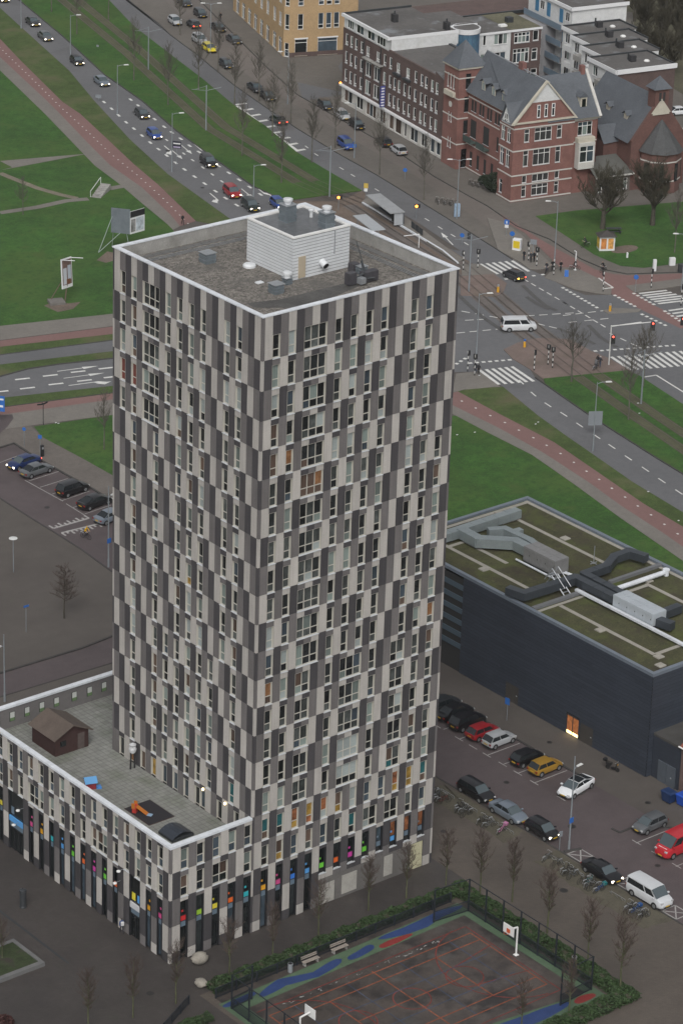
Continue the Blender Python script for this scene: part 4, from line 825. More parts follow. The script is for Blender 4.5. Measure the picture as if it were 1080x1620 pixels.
# ---- brick mansion with corner tower
ma = site('brick_mansion', 'ornate red brick mansion with square corner tower, slate roof and big stepped front gable', 'mansion')
g = GF(0, 0); GWN = [(2.0, 9.85, .95, 2.15), (3.9, 9.85, 3.2, 2.2, 3), (8.05, 9.9, .95, 2.15), (2.0, 5.8, .95, 2.8), (3.8, 5.8, 3.2, 2.8, 3), (8.0, 5.8, .95, 2.8), (2.0, 3.05, .85, 1.25, 1, None), (3.85, 3.05, 3.1, 1.25, 3, None), (8.1, 3.1, .85, 1.25, 1, None), (2.0, .7, .85, 1.9), (3.85, .7, 3.1, 1.9, 3), (8.1, .7, .85, 1.9)]
bwall(ma, g, 11.3, 0, 13.1, GWN, RED)
for z in (12.15, 8.45, 4.35, 2.72, .15): band(ma, g, 11.3, z, .2)
band(ma, g, 11.5, 13.0, .28, CRM, -.2, .22)
b = MB(); hg = [(4.1, 13.75, .6, 2.1), (5.45, 13.75, .6, 2.1), (6.8, 13.75, .6, 2.1)]
b.add([(0, -.02, 13.28), (11.3, -.02, 13.28), (8.6, -.02, 16.3), (2.6, -.02, 16.3)], [(0, 1, 2, 3)]); b.build('gable_wall', RED, ma)
MB().add([(2.6, -.03, 16.3), (8.6, -.03, 16.3), (5.65, -.03, 19.4)], [(0, 1, 2)]).build('gable_plaster', WRD, ma)
for q in hg: window(GF(0, -.1), ma, q[0], q[1], q[2], q[3], split=.65, gl=('dark', 'blue'), fm='white', depth=.06, lining=False, bar=.1)
b = MB()
for s in (-1, 1): b.add([(5.65, -.28, 19.75), (5.65, .25, 19.75), (5.65+s*6.1, .25, 12.95), (5.65+s*6.1, -.28, 12.95), (5.65, -.28, 19.4), (5.65+s*5.7, -.28, 12.95)], [(0, 1, 2, 3), (0, 3, 5, 4)])
b.build('gable_coping', CRM, ma)
s1 = SF(0, 4.4); bwall(ma, s1, 4.4, 0, 13.1, [(.5, 9.7, 1.2, 2.3, 2), (2.3, 9.7, 1.2, 2.3, 2), (.4, 5.6, 1.25, 2.9, 2), (2.25, 5.6, 1.25, 2.9, 2), (.6, .8, 1, 2.3)], RED)
for z in (12.15, 8.45, 4.35, .15): band(ma, s1, 4.4, z, .2)
s2 = SF(2.3, 18.6); bwall(ma, s2, 14.2, 0, 13.2, [(1+i*2.55+j*.95, 10.2, .7, 1.9) for i in range(5) for j in (0, 1)]+[(1.0, 5.8, 1.9, 3.0, 3), (5.2, 5.8, 1.9, 3.0, 3), (9.6, 5.8, .6, 2.4), (10.6, 5.8, .6, 2.4), (11.6, 5.8, .6, 2.4)]+[(1.2+i*2.3, .9, .8, 2.4) for i in range(6)], RED)
for z in (12.3, 9.5, 4.35, .15): band(ma, s2, 14.2, z, .18)
band(ma, s2, 14.2, 13.1, .3, CRM, 0, .35)
b = MB(); [face_box(ma, s2, x, x+2.6, -1.1, 0, 5.1, 5.35, 'balcony', mat('balcony_green', (.06, .085, .075), .7)) for x in (.6, 4.8)]
for x in (.6, 4.8): face_box(ma, s2, x, x+2.6, -1.15, -1.08, 5.35, 6.2, 'balcony_railing', mat('rail_green', (.05, .07, .065), .7))
MB().box(2.32, 11.3, .1, 18.5, 0, 13.1).build('core', M['core'], ma)
gr = SF(0, 3.9); MB().add([(-.05, 3.9, 12.6), (-.05, .9, 12.6), (-.05, 2.4, 15.6)], [(0, 1, 2)]).build('side_gable', WRD, ma); MB().add([(-.3, 4.2, 12.6), (-.3, 2.4, 16), (2.9, 2.4, 16), (2.4, 4.2, 13.2), (-.3, .6, 12.6), (2.4, .6, 13.2)], [(0, 1, 2, 3), (1, 4, 5, 2)]).build('side_gable_roof', SLT, ma)
window(Face((-.12, 2.9), R(-90)), ma, 0, 12.8, 1.0, 1.5, cols=2, gl=('dark',), fm='white', depth=.05, lining=False)
rf = MB(); rf.add([(5.65, -.1, 19.3), (6.2, 20, 19.3), (1.7, 20, 13.3), (1.7, 4, 13.3), (-.2, 4, 12.9), (-.2, -.1, 12.9), (11.5, -.1, 12.9), (11.5, 20, 13.3)], [(0, 1, 2, 3, 4, 5), (0, 6, 7, 1)]); rf.build('roof', SLT, ma)
for y in (14.5, 11.2, 7.9):
    o = MB().add([(2.6, y-.6, 14.4), (2.6, y+.6, 14.4), (2.6, y+.6, 15.8), (2.6, y, 16.3), (2.6, y-.6, 15.8)], [(0, 4, 3, 2, 1)]).build('dormer', CRM, ma)
    MB().add([(2.3, y-1, 15.7), (2.3, y, 16.5), (4.6, y, 16.5), (4.0, y-1, 15.9), (2.3, y+1, 15.7), (4.0, y+1, 15.9)], [(0, 3, 2, 1), (1, 2, 5, 4)]).build('dormer_roof', SLT, o)
    MB().box(2.55, 2.6, y-.35, y+.35, 14.6, 15.7).build('dormer_pane', GL['pale'], o)
rw = GF(11.3, .5); bwall(ma, rw, 4.6, 0, 12.5, [(1.0, 9.6, 2.7, 2.3, 3)], RED); band(ma, rw, 4.6, 12.1, .2); band(ma, rw, 4.6, 8.5, .2); band(ma, rw, 5, 12.4, .35, CRM, -.2, .4); MB().box(11.32, 15.85, .8, 9.5, 0, 12.4).build('wing_core', RED, ma)
MB().bevbox(11.9, 15.1, -.5, .52, 8.7, 9.5, .05).build('stone_balcony', CRM, ma)
o = MB().box(12.0, 15.0, -.75, .5, 4.3, 5.4).box(12.0, 15.0, -.75, .5, 8.2, 8.7).box(12.0, 12.15, -.75, .5, 5.4, 8.2).box(14.85, 15, -.75, .5, 5.4, 8.2).build('bay_window', WST, ma)
window(GF(12.15, -.72), o, 0, 5.4, 2.7, 2.8, cols=2, split=.66, gl=('dark', 'blue'), fm='white', depth=.1, lining=False, sill=False, bar=.12)
MB().add([(6.2, 5, 18.9), (16.1, 5, 18.9), (16.1, -.2, 12.7), (6.2, -.2, 12.7), (16.1, 10, 12.7), (6.2, 10, 12.7)], [(3, 2, 1, 0), (0, 1, 4, 5)]).build('wing_roof', SLT, ma)
MB().add([(15.9, .3, 0), (15.9, 9.7, 0), (15.9, 9.7, 12.7), (15.9, 5, 18.8), (15.9, .3, 12.7)], [(0, 1, 2, 3, 4)]).build('end_wall', RED, ma)
b = MB(); b.add([(15.8, -.3, 12.8), (16.3, -.3, 12.8), (16.3, 5, 19.25), (15.8, 5, 19.25)], [(0, 1, 2, 3)]); b.add([(15.8, -.3, 12.5), (15.8, -.3, 12.8), (15.8, 5, 19.25), (15.8, 5, 18.95)], [(0, 1, 2, 3)]); b.build('verge_coping', WST, ma)
o = MB().box(12.9, 14.1, 1.1, 2.6, 13.9, 15.9).build('dormer', CRM, ma); MB().box(13.15, 13.85, 1.05, 1.1, 14.2, 15.5).build('dormer_pane', GL['dark'], o); MB().add([(12.7, .95, 15.8), (13.5, .95, 16.6), (13.5, 3.4, 16.6), (12.7, 2.9, 15.8), (14.3, .95, 15.8), (14.3, 2.9, 15.8)], [(0, 3, 2, 1), (1, 2, 5, 4), (0, 1, 4)]).build('dormer_roof', SLT, o)
MB().box(5.8, 6.6, 8.0, 9.2, 17.5, 20.4).build('chimney', RED, ma); MB().box(14.9, 15.6, 4.6, 5.4, 18, 19.9).build('chimney', RED, ma)
MB().tube([(6.2, 0, 19.35), (6.2, 20, 19.35)], .12, 6).build('ridge', M['steel'], ma)
# tower
T0, T1_, V0, V1 = .3, 5.0, 18.6, 23.4
tf = GF(T0, V0); bwall(ma, tf, 4.7, 0, 17.1, [(1.3, 13.6, 1.0, 2.6, 1, None), (1.2, 9.7, 1.0, 2.6, 1, None), (1.2, 6.0, 1.0, 2.3, 1, None), (1.0, .2, 1.2, 3.2, 1, None)], RED, fm='black', gls=('dark',)); ts = SF(T0, V1); bwall(ma, ts, 4.8, 0, 17.1, [(1.0+i*.95, 13.3, .6, 2.4, 1, None) for i in range(3)]+[(1.7, 7.6, .5, 1.6, 1, None), (2.5, 7.6, .5, 1.6, 1, None), (1.8, 3.2, .5, 1.8, 1, None), (2.6, 3.2, .5, 1.8, 1, None)], RED, gls=('dark',))
MB().box(T0+.2, T1_, V0+.2, V1, 0, 17).build('tower_core', RED, ma)
for f_, L_ in ((tf, 4.7), (ts, 4.8)):
    for z in (15.4, 11.9, 8.6, 4.2): band(ma, f_, L_, z, .18)
    band(ma, f_, L_+.3, 17.0, .3, CRM, -.3, .3)
cx, cy = (T0+T1_)/2, (V0+V1)/2; MB().add([(T0-.4, V0-.4, 17.3), (T1_+.4, V0-.4, 17.3), (T1_+.4, V1+.4, 17.3), (T0-.4, V1+.4, 17.3), (cx, cy, 21.3)], [(0, 1, 4), (1, 2, 4), (2, 3, 4), (3, 0, 4)]).build('tower_roof', SLT, ma)
face_box(ma, ts, .9, 3.9, -.55, 0, 12.1, 12.9, 'tower_balcony', CRM); MB().lathe([(.5, 0), (.5, .06)], 14).build('round_plaque', WST, ma, (T0-.03, 21, 10.6)).rotation_euler = (0, R(-90), 0)
# ---- terrace of shops and flats
te = site('shop_terrace', 'long dark brown brick terrace with white windows and white shopfronts', 'terrace')
U0 = .87; TV0, TVm, TV1 = 23.9, 43.6, 60.4
fr_ = SF(U0, TV1); LT = TV1-TV0
wn = []
for x in (1.0, 2.7, 4.4, 12.6+1.5, 16.5-.0): pass
upper = [(.9+.0, 1), (2.7, 1), (4.4, 1), (6.5, 1), (8.6, 2), (12.3, 2), (14.9, 1), (17.0, 1), (19.6, 2), (23.0, 2), (25.9, 1), (28.0, 1), (29.5, 1), (31.6, 1), (33.2, 1)]
mid = [(.9, 1), (2.7, 1), (4.4, 1), (6.5, 1), (14.9, 1), (17.0, 1), (18.6, 1), (20.2, 1), (22.2, 1), (23.9, 1), (25.9, 1), (28.0, 1), (29.5, 1), (31.6, 1), (33.2, 1)]
for x, n_ in upper: wn.append((x, 10.6, .95 if n_ == 1 else 1.25, 2.0 if n_ == 1 else 1.75, n_, .25))
for z in (7.3, 4.1):
    for x, n_ in mid: wn.append((x, z, .95, 2.15, 1, .2))
    for x in (8.6, 11.6): wn.append((x, z-.2, 2.0, 2.5, 2, None))
wn += [(1.0+i*.0, .5, 3.0, 2.1, 2, None), (5.6, .5, 2.4, 2.1, 2, None), (9.2, .3, 3.6, 2.3, 3, None), (14.2, .4, 2.0, 2.2, 2, None), (17.6, .2, 1.6, 2.5, 1, None), (19.8, .1, 2.2, 2.6, 1, None), (23.0, .3, .8, 2.4, 1, None), (25.2, .3, 2.6, 2.3, 2, None), (29.0, .4, 2.0, 2.2, 2, None), (32.2, .3, 1.4, 2.4, 1, None), (34.2, .4, 1.4, 2.2, 1, None)]
up_ = [w_ for w_ in wn if w_[1] > 3]; lo_ = [w_ for w_ in wn if w_[1] < 3]
bwall(te, fr_, LT, 3.2, 13.45, up_, BRN, bar=.16, gls=('dark', 'blue', 'dark', 'green', 'dark')); bwall(te, fr_, LT, 0, 3.2, lo_, WST, name='shopfront', sill=False, gls=('dark', 'blue', 'brown'))
face_box(te, fr_, 0, LT+.1, -.55, 0, 3.0, 3.3, 'shop_canopy', FASC)
MB().box(U0+.25, U0+12, TV0, TV1, 0, 13.2).build('core', BRN, te)
MB().box(U0+.02, U0+12, TV0, TVm, 13.2, 13.5).build('low_roof', FELT, te); MB().box(U0-.05, U0+.3, TV0+3.0, TVm, 13.4, 13.75).build('low_roof_edge', BRN, te)
MB().add([(U0-.02, TV0+3.4, 13.45), (U0-.02, TV0, 13.45), (U0-.02, TV0+3.4, 14.4)], [(0, 1, 2)]).build('party_gable', BRN, te); MB().box(U0+11.5, U0+12, TV0, TVm, 13.4, 13.7).build('rear_parapet', M['dsteel'], te)
tp = SF(U0+.15, TV1); bwall(te, tp, TV1-TVm, 13.45, 15.5, [(1.2, 13.6, 2.2, 1.7, 3, None), (4.5, 13.6, 2.6, 1.7, 2, None), (8.5, 13.6, 2.6, 1.7, 2, None), (12, 13.6, 3.0, 1.7, 3, None)], WRD, name='top_storey', sill=False)
MB().box(U0+.4, U0+13.2, TVm, TV1, 13.2, 15.5).build('top_storey_core', WRD, te); MB().box(U0-.35, U0+13.4, TVm-.1, TV1+.2, 15.5, 15.65).build('roof', FELT, te)
b = MB(); b.box(U0-.4, U0+.0, TVm-.15, TV1+.2, 15.42, 15.95).box(U0, U0+13.4, TVm-.15, TVm+.1, 15.42, 15.9); b.build('white_fascia', FASC, te)
MB().box(U0+.3, U0+13.35, TVm-.12, TVm-.02, 13.5, 15.4).build('white_side_wall', WRD, te)
MB().box(U0-.3, U0+13.4, TV1, TV1+.2, 15.65, 16).build('dark_edge', M['dsteel'], te)
for q in ((6, 53), (12.0, 45.3)):
    o = MB().box(U0+q[0]-.4, U0+q[0]+.4, q[1]-.6, q[1]+.6, 15.6, 17.0).build('chimney', mat('sooty_chimney', (.03, .03, .032), .9), te); MB().cyl((U0+q[0], q[1], 17), (U0+q[0], q[1], 17.6), .14).build('chimney_pot', M['dsteel'], o)
for v_ in (50.4, 46.9): face_box(te, fr_, TV1-v_-1.6, TV1-v_+1.4, -.8, 0, 10.2, 10.4, 'balcony', M['concrete']) 
for x in (19.2, 22.6): face_box(te, fr_, x, x+2.2, -.6, 0, 10.2, 10.55, 'flower_balcony', M['dsteel'])
for x in (7.9, 14.0): MB().box(U0-.14, U0-.02, TV1-x-.08, TV1-x+.08, 3.3, 13.4).build('downpipe', M['dsteel'], te)
# vertical blue shop sign
sg = mat('blue_sign', (.045, .055, .24), .5, n=((1, .1),)); face_box(te, fr_, 15.95, 16.1, -1.0, -.1, 3.5, 7.2, 'hanging_sign', sg)
for k in range(7): face_box(te, fr_, 15.93, 16.12, -.85, -.25, 3.7+k*.5, 3.7+k*.5+.22, 'sign_letter', M['white'])
# recessed roof terrace and blue round stairwell behind
wb = site('white_flats', 'white rendered flats with blue glass stair drum behind the brick terrace', 'flats')
MB().lathe([(2.3, 14.92), (2.2, 14.97)], 20, (18.3, 47.9)).build('drum_roof', FELT, wb); MB().box(14.3, 20.5, 42.2+7, 58, 0, 14.6).build('wing', WRD, wb); MB().box(14.0, 21.0, 49, 58.4, 14.6, 14.9).build('roof', FELT, wb); MB().box(13.9, 21.1, 48.9, 49.2, 14.4, 15.0).build('fascia', FASC, wb)
MB().lathe([(2.3, 0), (2.3, 14.1)], 20, (18.3, 47.9)).build('stair_drum', mat('blue_glass', (.085, .16, .23), .2, n=((.6, .3), (3, .2, (6, 6, .3)))), wb); MB().lathe([(2.5, 14.1), (2.55, 14.9), (2.2, 14.92)], 20, (18.3, 47.9)).build('drum_cornice', FASC, wb)
for k in range(8): a = R(180+k*22.5); MB().box(-.05, .05, -.05, .05, 0, 14.1).build('drum_mullion', mat('blue_steel', (.06, .12, .2), .5), wb, (18.3+2.32*math.cos(a), 47.9+2.32*math.sin(a), 0))
for x0, x1, m, ws, z in ((20.6, 27.2, WRD, [(1.0, 11.2, .7, 1.9, 1, None), (3.2, 11.1, 2.8, 2.0, 3, .0), (3.4, 7.6, 2.4, 2.2, 2, None), (.6, 7.6, 1.6, 2.2, 2, None)], 13.4), (27.3, 33.4, BRN, [(.6, 11.0, 3.2, 1.9, 4, .65), (4.4, 11.1, 1.2, 1.9, 1, None), (.5, 7.4, 3.3, 2.6, 4, .7), (4.3, 7.6, 1.2, 2.2, 1, .7), (.8, 3.8, 3.1, 2.4, 4, .7), (4.3, 3.8, 1.3, 2.3, 1, .6)], 13.4)):
    f_ = GF(x0, 47.6); bwall(wb, f_, x1-x0, 0, z, ws, m, bar=.13); MB().box(x0, x1, 47.9, 58, 0, z-.2).build('block', m, wb); MB().box(x0-.1, x1+.1, 47.5, 58.2, z-.2, z+.06).build('roof', mat('mossy_felt', (.115, .11, .072), .9, n=((.2, .2), (1.5, .2))) if m is BRN else FELT, wb); MB().box(x0-.1, x1+.1, 47.4, 47.55, z-.25, z+.12).build('fascia', FASC, wb)
for x, z in ((16.9+4.0, 11.5),): window(GF(20.4-2.0, 48.95), wb, .3, 12.4, 1.4, 2.0, cols=2, split=None, gl=('dark',), fm='white', depth=.02, lining=False, sill=False); window(GF(20.4-2.0, 48.95), wb, .3, 8.2, 1.4, 2.0, cols=2, split=None, gl=('dark',), fm='white', depth=.02, lining=False, sill=False)
MB().bevbox(29, 30.2, 52, 53, 13.45, 14.4).build('roof_vent', M['dsteel'], wb); MB().bevbox(26.5, 27.8, 50, 51, 13.45, 13.8).build('roof_hatch', M['white'], wb)
# stepped white gallery flats on the right
sf = site('stepped_flats', 'stepped white gallery flats with flat grey roofs and brown brick end wall', 'flats')
GREY = mat('grey_render', (.26, .26, .27), .85, n=((.4, .1),)); BD = mat('blue_door', (.05, .17, .30), .6)
for i, (x0, v0, v1) in enumerate(((30.0, 17.0, 26.2), (32.6, 26.2, 32.8), (34.5, 32.8, 39.2), (36.2, 39.2, 45.0))):
    L_ = v1-v0; f_ = SF(x0, v1); ws = [(L_*.14, z, 1.5, 1.75, 2, None) for z in (11.3, 8.4, 5.5)]+[(L_*.58, z, 1.7, 1.75, 2, None) for z in (11.3, 8.4, 5.5)]
    bwall(sf, f_, L_, 0, 14, ws, WRD); MB().box(x0+.25, x0+11.4, v0+.02, v1, 0, 13.7).build('block', BRN if i == 0 else WRD, sf)
    MB().box(x0-.3, x0+11.6, v0, v1-.02, 13.72, 13.95-i*.01).build('roof', FELT, sf); MB().box(x0-.45, x0-.3, v0, v1-.1, 13.5, 14.2).build('fascia', FASC, sf); MB().box(x0-.3, x0+11.6, v1-.3, v1-.02, 13.7, 14.2).build('dark_upstand', M['dsteel'], sf); MB().box(x0+11.4, x0+11.6, v0, v1, 13.7, 14.2).build('rear_edge', M['dsteel'], sf)
    for z in (10.6, 7.7, 4.8): MB().box(x0-1.4, x0-.02, v0+.4, v0+L_*.55, z, z+.95).build('balcony', WRD if i % 2 else M['concrete'], sf)
    o = MB().bevbox(x0+5.2, x0+6.2, v0+L_*.45, v0+L_*.45+.9, 13.9, 15.0).build('roof_vent', mat('black_vent', (.03, .03, .033), .7), sf); MB().cyl((x0+5.6, v0+L_*.45+1.6, 13.9), (x0+5.6, v0+L_*.45+1.6, 15.3), .16).build('flue', M['dsteel'], o); MB().lathe([(.5, 0), (.5, .15), (.3, .3)], 10).build('roof_dome', M['white'], sf, (x0+8, v0+L_*.4, 13.95))
f_ = GF(30.0, 17.0); bwall(sf, f_, 11.4, 0, 13.6, [], BRN); MB().box(29.7, 41.6, 16.7, 17.0, 13.5, 14.25).build('fascia', FASC, sf)
f_ = GF(38, 45.0); MB().box(38, 49.2, 45.05, 60, 0, 16.8).build('penthouse_block', WRD, sf); MB().box(37.8, 49.4, 44.9, 60, 16.8, 17.0).build('penthouse_roof', FELT, sf); MB().box(37.6, 49.5, 44.7, 44.95, 16.55, 17.15).build('penthouse_fascia', FASC, sf); MB().box(37.6, 37.85, 44.9, 60, 16.55, 17.15).build('penthouse_fascia', FASC, sf)
fu = SF(38, 60); 
for x in (2.5, 6.5, 10.8): MB().box(37.9, 38, 60-x-1.1, 60-x, 13.6, 16).build('blue_door', BD, sf)
for x in (4.2, 12.8): window(Face((37.95, 60-x), R(-90)), sf, 0, 14.3, 1.4, 1.6, cols=2, split=None, gl=('dark',), fm='white', depth=.03, lining=False)
for z in (12.9, 10.0, 7.1, 4.2):
    MB().box(35.9, 37.9, 45.2, 58, z, z+.2).build('gallery_floor', GREY, sf); MB().box(35.85, 35.95, 45.2, 58, z+.2, z+1.2).build('gallery_railing', mat('blue_grey_railing', (.14, .19, .24), .6), sf)
    for y in (47, 51, 55): MB().box(37.9, 38.0, y, y+1, z-2.7, z-.2).build('blue_door', BD, sf)
MB().box(33.45, 37.9, 50.2, 58, 0, 12.8).build('stair_tower', GREY, sf)
for z in (10.6, 7.6, 4.6): window(GF(34.2, 50.15), sf, 0, z, .8, 1.3, split=None, gl=('dark',), fm='white', depth=.02, lining=False)
MB().bevbox(42, 43.4, 50, 51.2, 17, 18).build('roof_vent', M['dsteel'], sf)
# ---- chapel
ch = site('brick_chapel', 'brick chapel with steep slate roof, bell turret and rounded apse behind bare trees', 'chapel')
CB = bricks('chapel_brick', (.13, .068, .058)); RU, E0, E1 = 26.4, 21.2, 31.6; GV = -1.5
MB().box(E0+.2, E1-.2, GV, 15, 0, 8.4).build('nave_wall', CB, ch); MB().add([(E0-.4, GV+.1, 7.9), (RU, GV+.1, 15.1), (RU, 15, 15.1), (E0-.4, 15, 7.9), (E1+.4, GV+.1, 7.9), (E1+.4, 15, 7.9)], [(0, 3, 2, 1), (1, 2, 5, 4)]).build('roof', SLT, ch)
MB().prism([(E0, GV-.4), (E1, GV-.4), (E1, GV+.1), (E0, GV+.1)], 0, 8.4).add([(E0, GV-.4, 8.4), (E1, GV-.4, 8.4), (RU, GV-.4, 15.4), (E0, GV+.1, 8.4), (E1, GV+.1, 8.4), (RU, GV+.1, 15.4)], [(0, 1, 2), (3, 5, 4), (0, 2, 5, 3), (1, 4, 5, 2)]).build('gable_wall', CB, ch)
MB().box(RU-1.3, RU+1.3, GV-.5, GV+1.6, 12.6, 16.6).build('bell_turret', CB, ch); MB().add([(RU-1.7, GV-.9, 16.6), (RU+1.7, GV-.9, 16.6), (RU+1.7, GV+2, 16.6), (RU-1.7, GV+2, 16.6), (RU, GV+.5, 18.6)], [(0, 1, 4), (1, 2, 4), (2, 3, 4), (3, 0, 4)]).build('turret_roof', SLT, ch)
for s in (-.55, .2): MB().box(RU+s, RU+s+.4, GV-.56, GV-.5, 14.6, 16).build('turret_opening', M['core'], ch)
MB().prism([(RU-1.6, GV-.55), (RU+1.6, GV-.55), (RU+1.2, GV-.4), (RU-1.2, GV-.4)], 12.3, 12.6).add([(RU-1.9, GV-.52, 12.6), (RU+1.9, GV-.52, 12.6), (RU, GV-.52, 15)], [(0, 1, 2)]).build('turret_stone', CRM, ch)
MB().lathe([(3.5, 0), (3.5, 6.9)], 10, (RU, GV-1.0)).build('apse_wall', CB, ch); MB().lathe([(3.9, 6.7), (.15, 11.5), (.05, 11.6)], 10, (RU, GV-1.0)).build('apse_roof', mat('dull_slate', (.062, .064, .066), .8, n=((.5, .15), (4, .15))), ch)
for k in range(4): a = R(200+k*45); MB().box(-.35, .35, -.06, .06, 2, 5).build('apse_window', GL['dark'], ch, (RU+3.5*math.cos(a), GV-1+3.5*math.sin(a), 0), a+R(90))
for z in (2, 5.2): MB().lathe([(3.56, z), (3.56, z+.2)], 10, (RU, GV-1.0)).build('apse_band', WST, ch)
MB().box(E0-2.5, E0+.4, 2.5, 6.5, 0, 7.2).build('transept_wall', CB, ch); MB().add([(E0-2.7, 2.2, 7), (E0-2.7, 4.5, 9.6), (RU-2.5, 4.5, 9.6), (E0+.5, 2.2, 7.2), (E0-2.7, 6.8, 7), (E0+.5, 6.8, 7.2)], [(0, 3, 2, 1), (1, 2, 5, 4)]).build('transept_roof', SLT, ch)
for y in (8.5, 3.0):
    o = MB().box(22.9, 24.2, y-.5, y+.5, 10.2, 11.5).build('dormer', CRM, ch); MB().add([(22.6, y-.9, 11.3), (22.6, y, 12), (25, y, 12), (24.5, y-.9, 11.5), (22.6, y+.9, 11.3), (24.5, y+.9, 11.5)], [(0, 3, 2, 1), (1, 2, 5, 4)]).build('dormer_roof', SLT, o)
lw = MB(); wf = GF(14.6, -2.2); bwall(ch, wf, 6.6, 0, 3.2, [(.5+i*1.2, .5, .8, 1.9, 1, .7) for i in range(5)], mat('grey_brick', (.12, .105, .095), .9, n=((1, .1),)), name='low_wing_wall'); MB().add([(14.3, -2.7, 3.15), (21.7, -2.7, 3.15), (20.5, 1.5, 5.4), (14.3, 1.5, 5.4), (21.7, 3, 3.15)], [(0, 1, 2, 3), (1, 4, 2)]).build('low_wing_roof', mat('weathered_felt', (.085, .085, .078), .9, n=((.4, .15),)), ch); MB().box(14.3, 21.7, -2.75, -2.68, 3.0, 3.25).build('low_wing_fascia', WST, ch); MB().box(14.7, 21.1, -1.9, 3, 0, 3.1).build('low_wing_core', CB, ch)
# ---- yellow brick corner building
yb = tag(empty('yellow_brick_building', (191.0, 238.6), math.atan2(-.36, .933)), 'yellow brick corner building with arched shop windows at top of picture', 'building')
YEL = mat('yellow_brick', (.40, .28, .155), .9, n=((.3, .08), (3, .1), (9, .1))); yf = GF(.9, 0)
bwall(yb, yf, 13, .0, 17, [(1.0, .25, 2.4, 3.1, 1, .78), (5.4, .2, 3.8, 3.2, 1, .8)]+[(x, z, 1.05, 2.9, 1, .25) for x in (1.5, 5.4, 6.9, 8.4) for z in (5.2, 9.6, 13.6)], YEL, gls=('dark', 'blue'), sillm='cream')
ys = SF(0, 34); bwall(yb, ys, 33.1, 0, 17, [(q, .2, 2.0, 3.0, 2, .75) for q in (2, 6, 10, 14, 18, 22, 26.4, 30)]+[(q, z, 1.6, 2.6, 3, .2) for q in (2, 6, 10, 14, 18, 22, 26.4, 30) for z in (5.3, 9.6, 13.6)], YEL, gls=('dark', 'blue', 'green'), sillm='cream')
cf = Face((0, .9), R(-45)); bwall(yb, cf, 1.27, 0, 17, [(.2, .1, .9, 2.6, 1, .5)]+[(.2, z, .9, 2.9, 1, .25) for z in (5.2, 9.6, 13.6)], YEL)
MB().prism([(.2, 1.1), (1.1, .2), (13.9, .25), (13.9, 34), (.25, 34)], 0, 16.9).build('core', M['core'], yb)
face_box(yb, yf, 0, 13, -.03, .02, .02, .9, 'brick_plinth', BRN)
for q in (1.0, 5.4): face_box(yb, yf, q-.1, q+(2.5 if q < 2 else 3.9), -.12, 0, 3.35, 3.6, 'shop_cornice', FASC)
# ---- distant blocks at the top edge
db = site('brick_block', 'long brown brick block in the far background at the top right', 'building')
bwall(db, GF(8, 62.5), 42, 0, 12, [(1.5+i*3.4, z, 1.8, 1.8, 2, None) for i in range(12) for z in (2, 5.2, 8.6)], bricks('far_brick', (.15, .11, .075))); MB().box(8.2, 50, 62.8, 72, 0, 12.2).build('block', BRN, db); MB().box(7.8, 50.2, 62.2, 62.6, 11.9, 12.4).build('fascia', M['dsteel'], db)
gw = site('garden_wall', 'long brick garden wall behind the flats on the right', 'wall'); MB().box(43.5, 43.8, 12, 44, 0, 2.4).build('brickwork', BRN, gw); MB().box(43.4, 43.9, 12, 44, 2.4, 2.55).build('coping', M['concrete'], gw)

# ---------------------------------------------------------------- cars and vans
CG = mat('car_glass', (.020, .024, .027), .06, spec=.6); CGW = mat('windscreen_glass', (.075, .095, .105), .08, spec=.6)
TRIM = mat('black_plastic', (.018, .018, .02), .6); RIM = mat('alloy_rim', (.30, .31, .32), .35, metal=.6)
LON = mat('headlamp_on', (.9, .85, .7), .3, emit=((1, .88, .68), 7)); LOFF = mat('headlamp', (.42, .43, .44), .15, spec=.8)
TL = mat('tail_lamp', (.22, .015, .012), .3); TLON = mat('tail_lamp_lit', (.5, .03, .02), .3, emit=((1, .10, .05), 3.5)); TLO = mat('indicator_lit', (.6, .3, .02), .3, emit=((1, .6, .08), 6))
PLT = mat('yellow_plate', (.55, .36, .03), .5)
PAINT = {n: mat('paint_'+n, c, .3, metal=mt, coat=.6, n=((1.2, .05),)) for n, c, mt in (
    ('black', (.012, .012, .014), .1), ('dark_grey', (.045, .048, .053), .3), ('grey', (.15, .16, .17), .4), ('silver', (.50, .52, .54), .3), ('pale_silver', (.62, .64, .66), .15), ('white', (.72, .74, .76), 0), ('blue', (.028, .075, .30), .2), ('navy', (.018, .035, .12), .2),
    ('red', (.30, .016, .022), .1), ('van_red', (.46, .022, .032), .05), ('gold', (.40, .23, .035), .3), ('yellow', (.60, .50, .02), 0), ('steel_blue', (.22, .26, .31), .45), ('green_black', (.022, .032, .030), .2))}
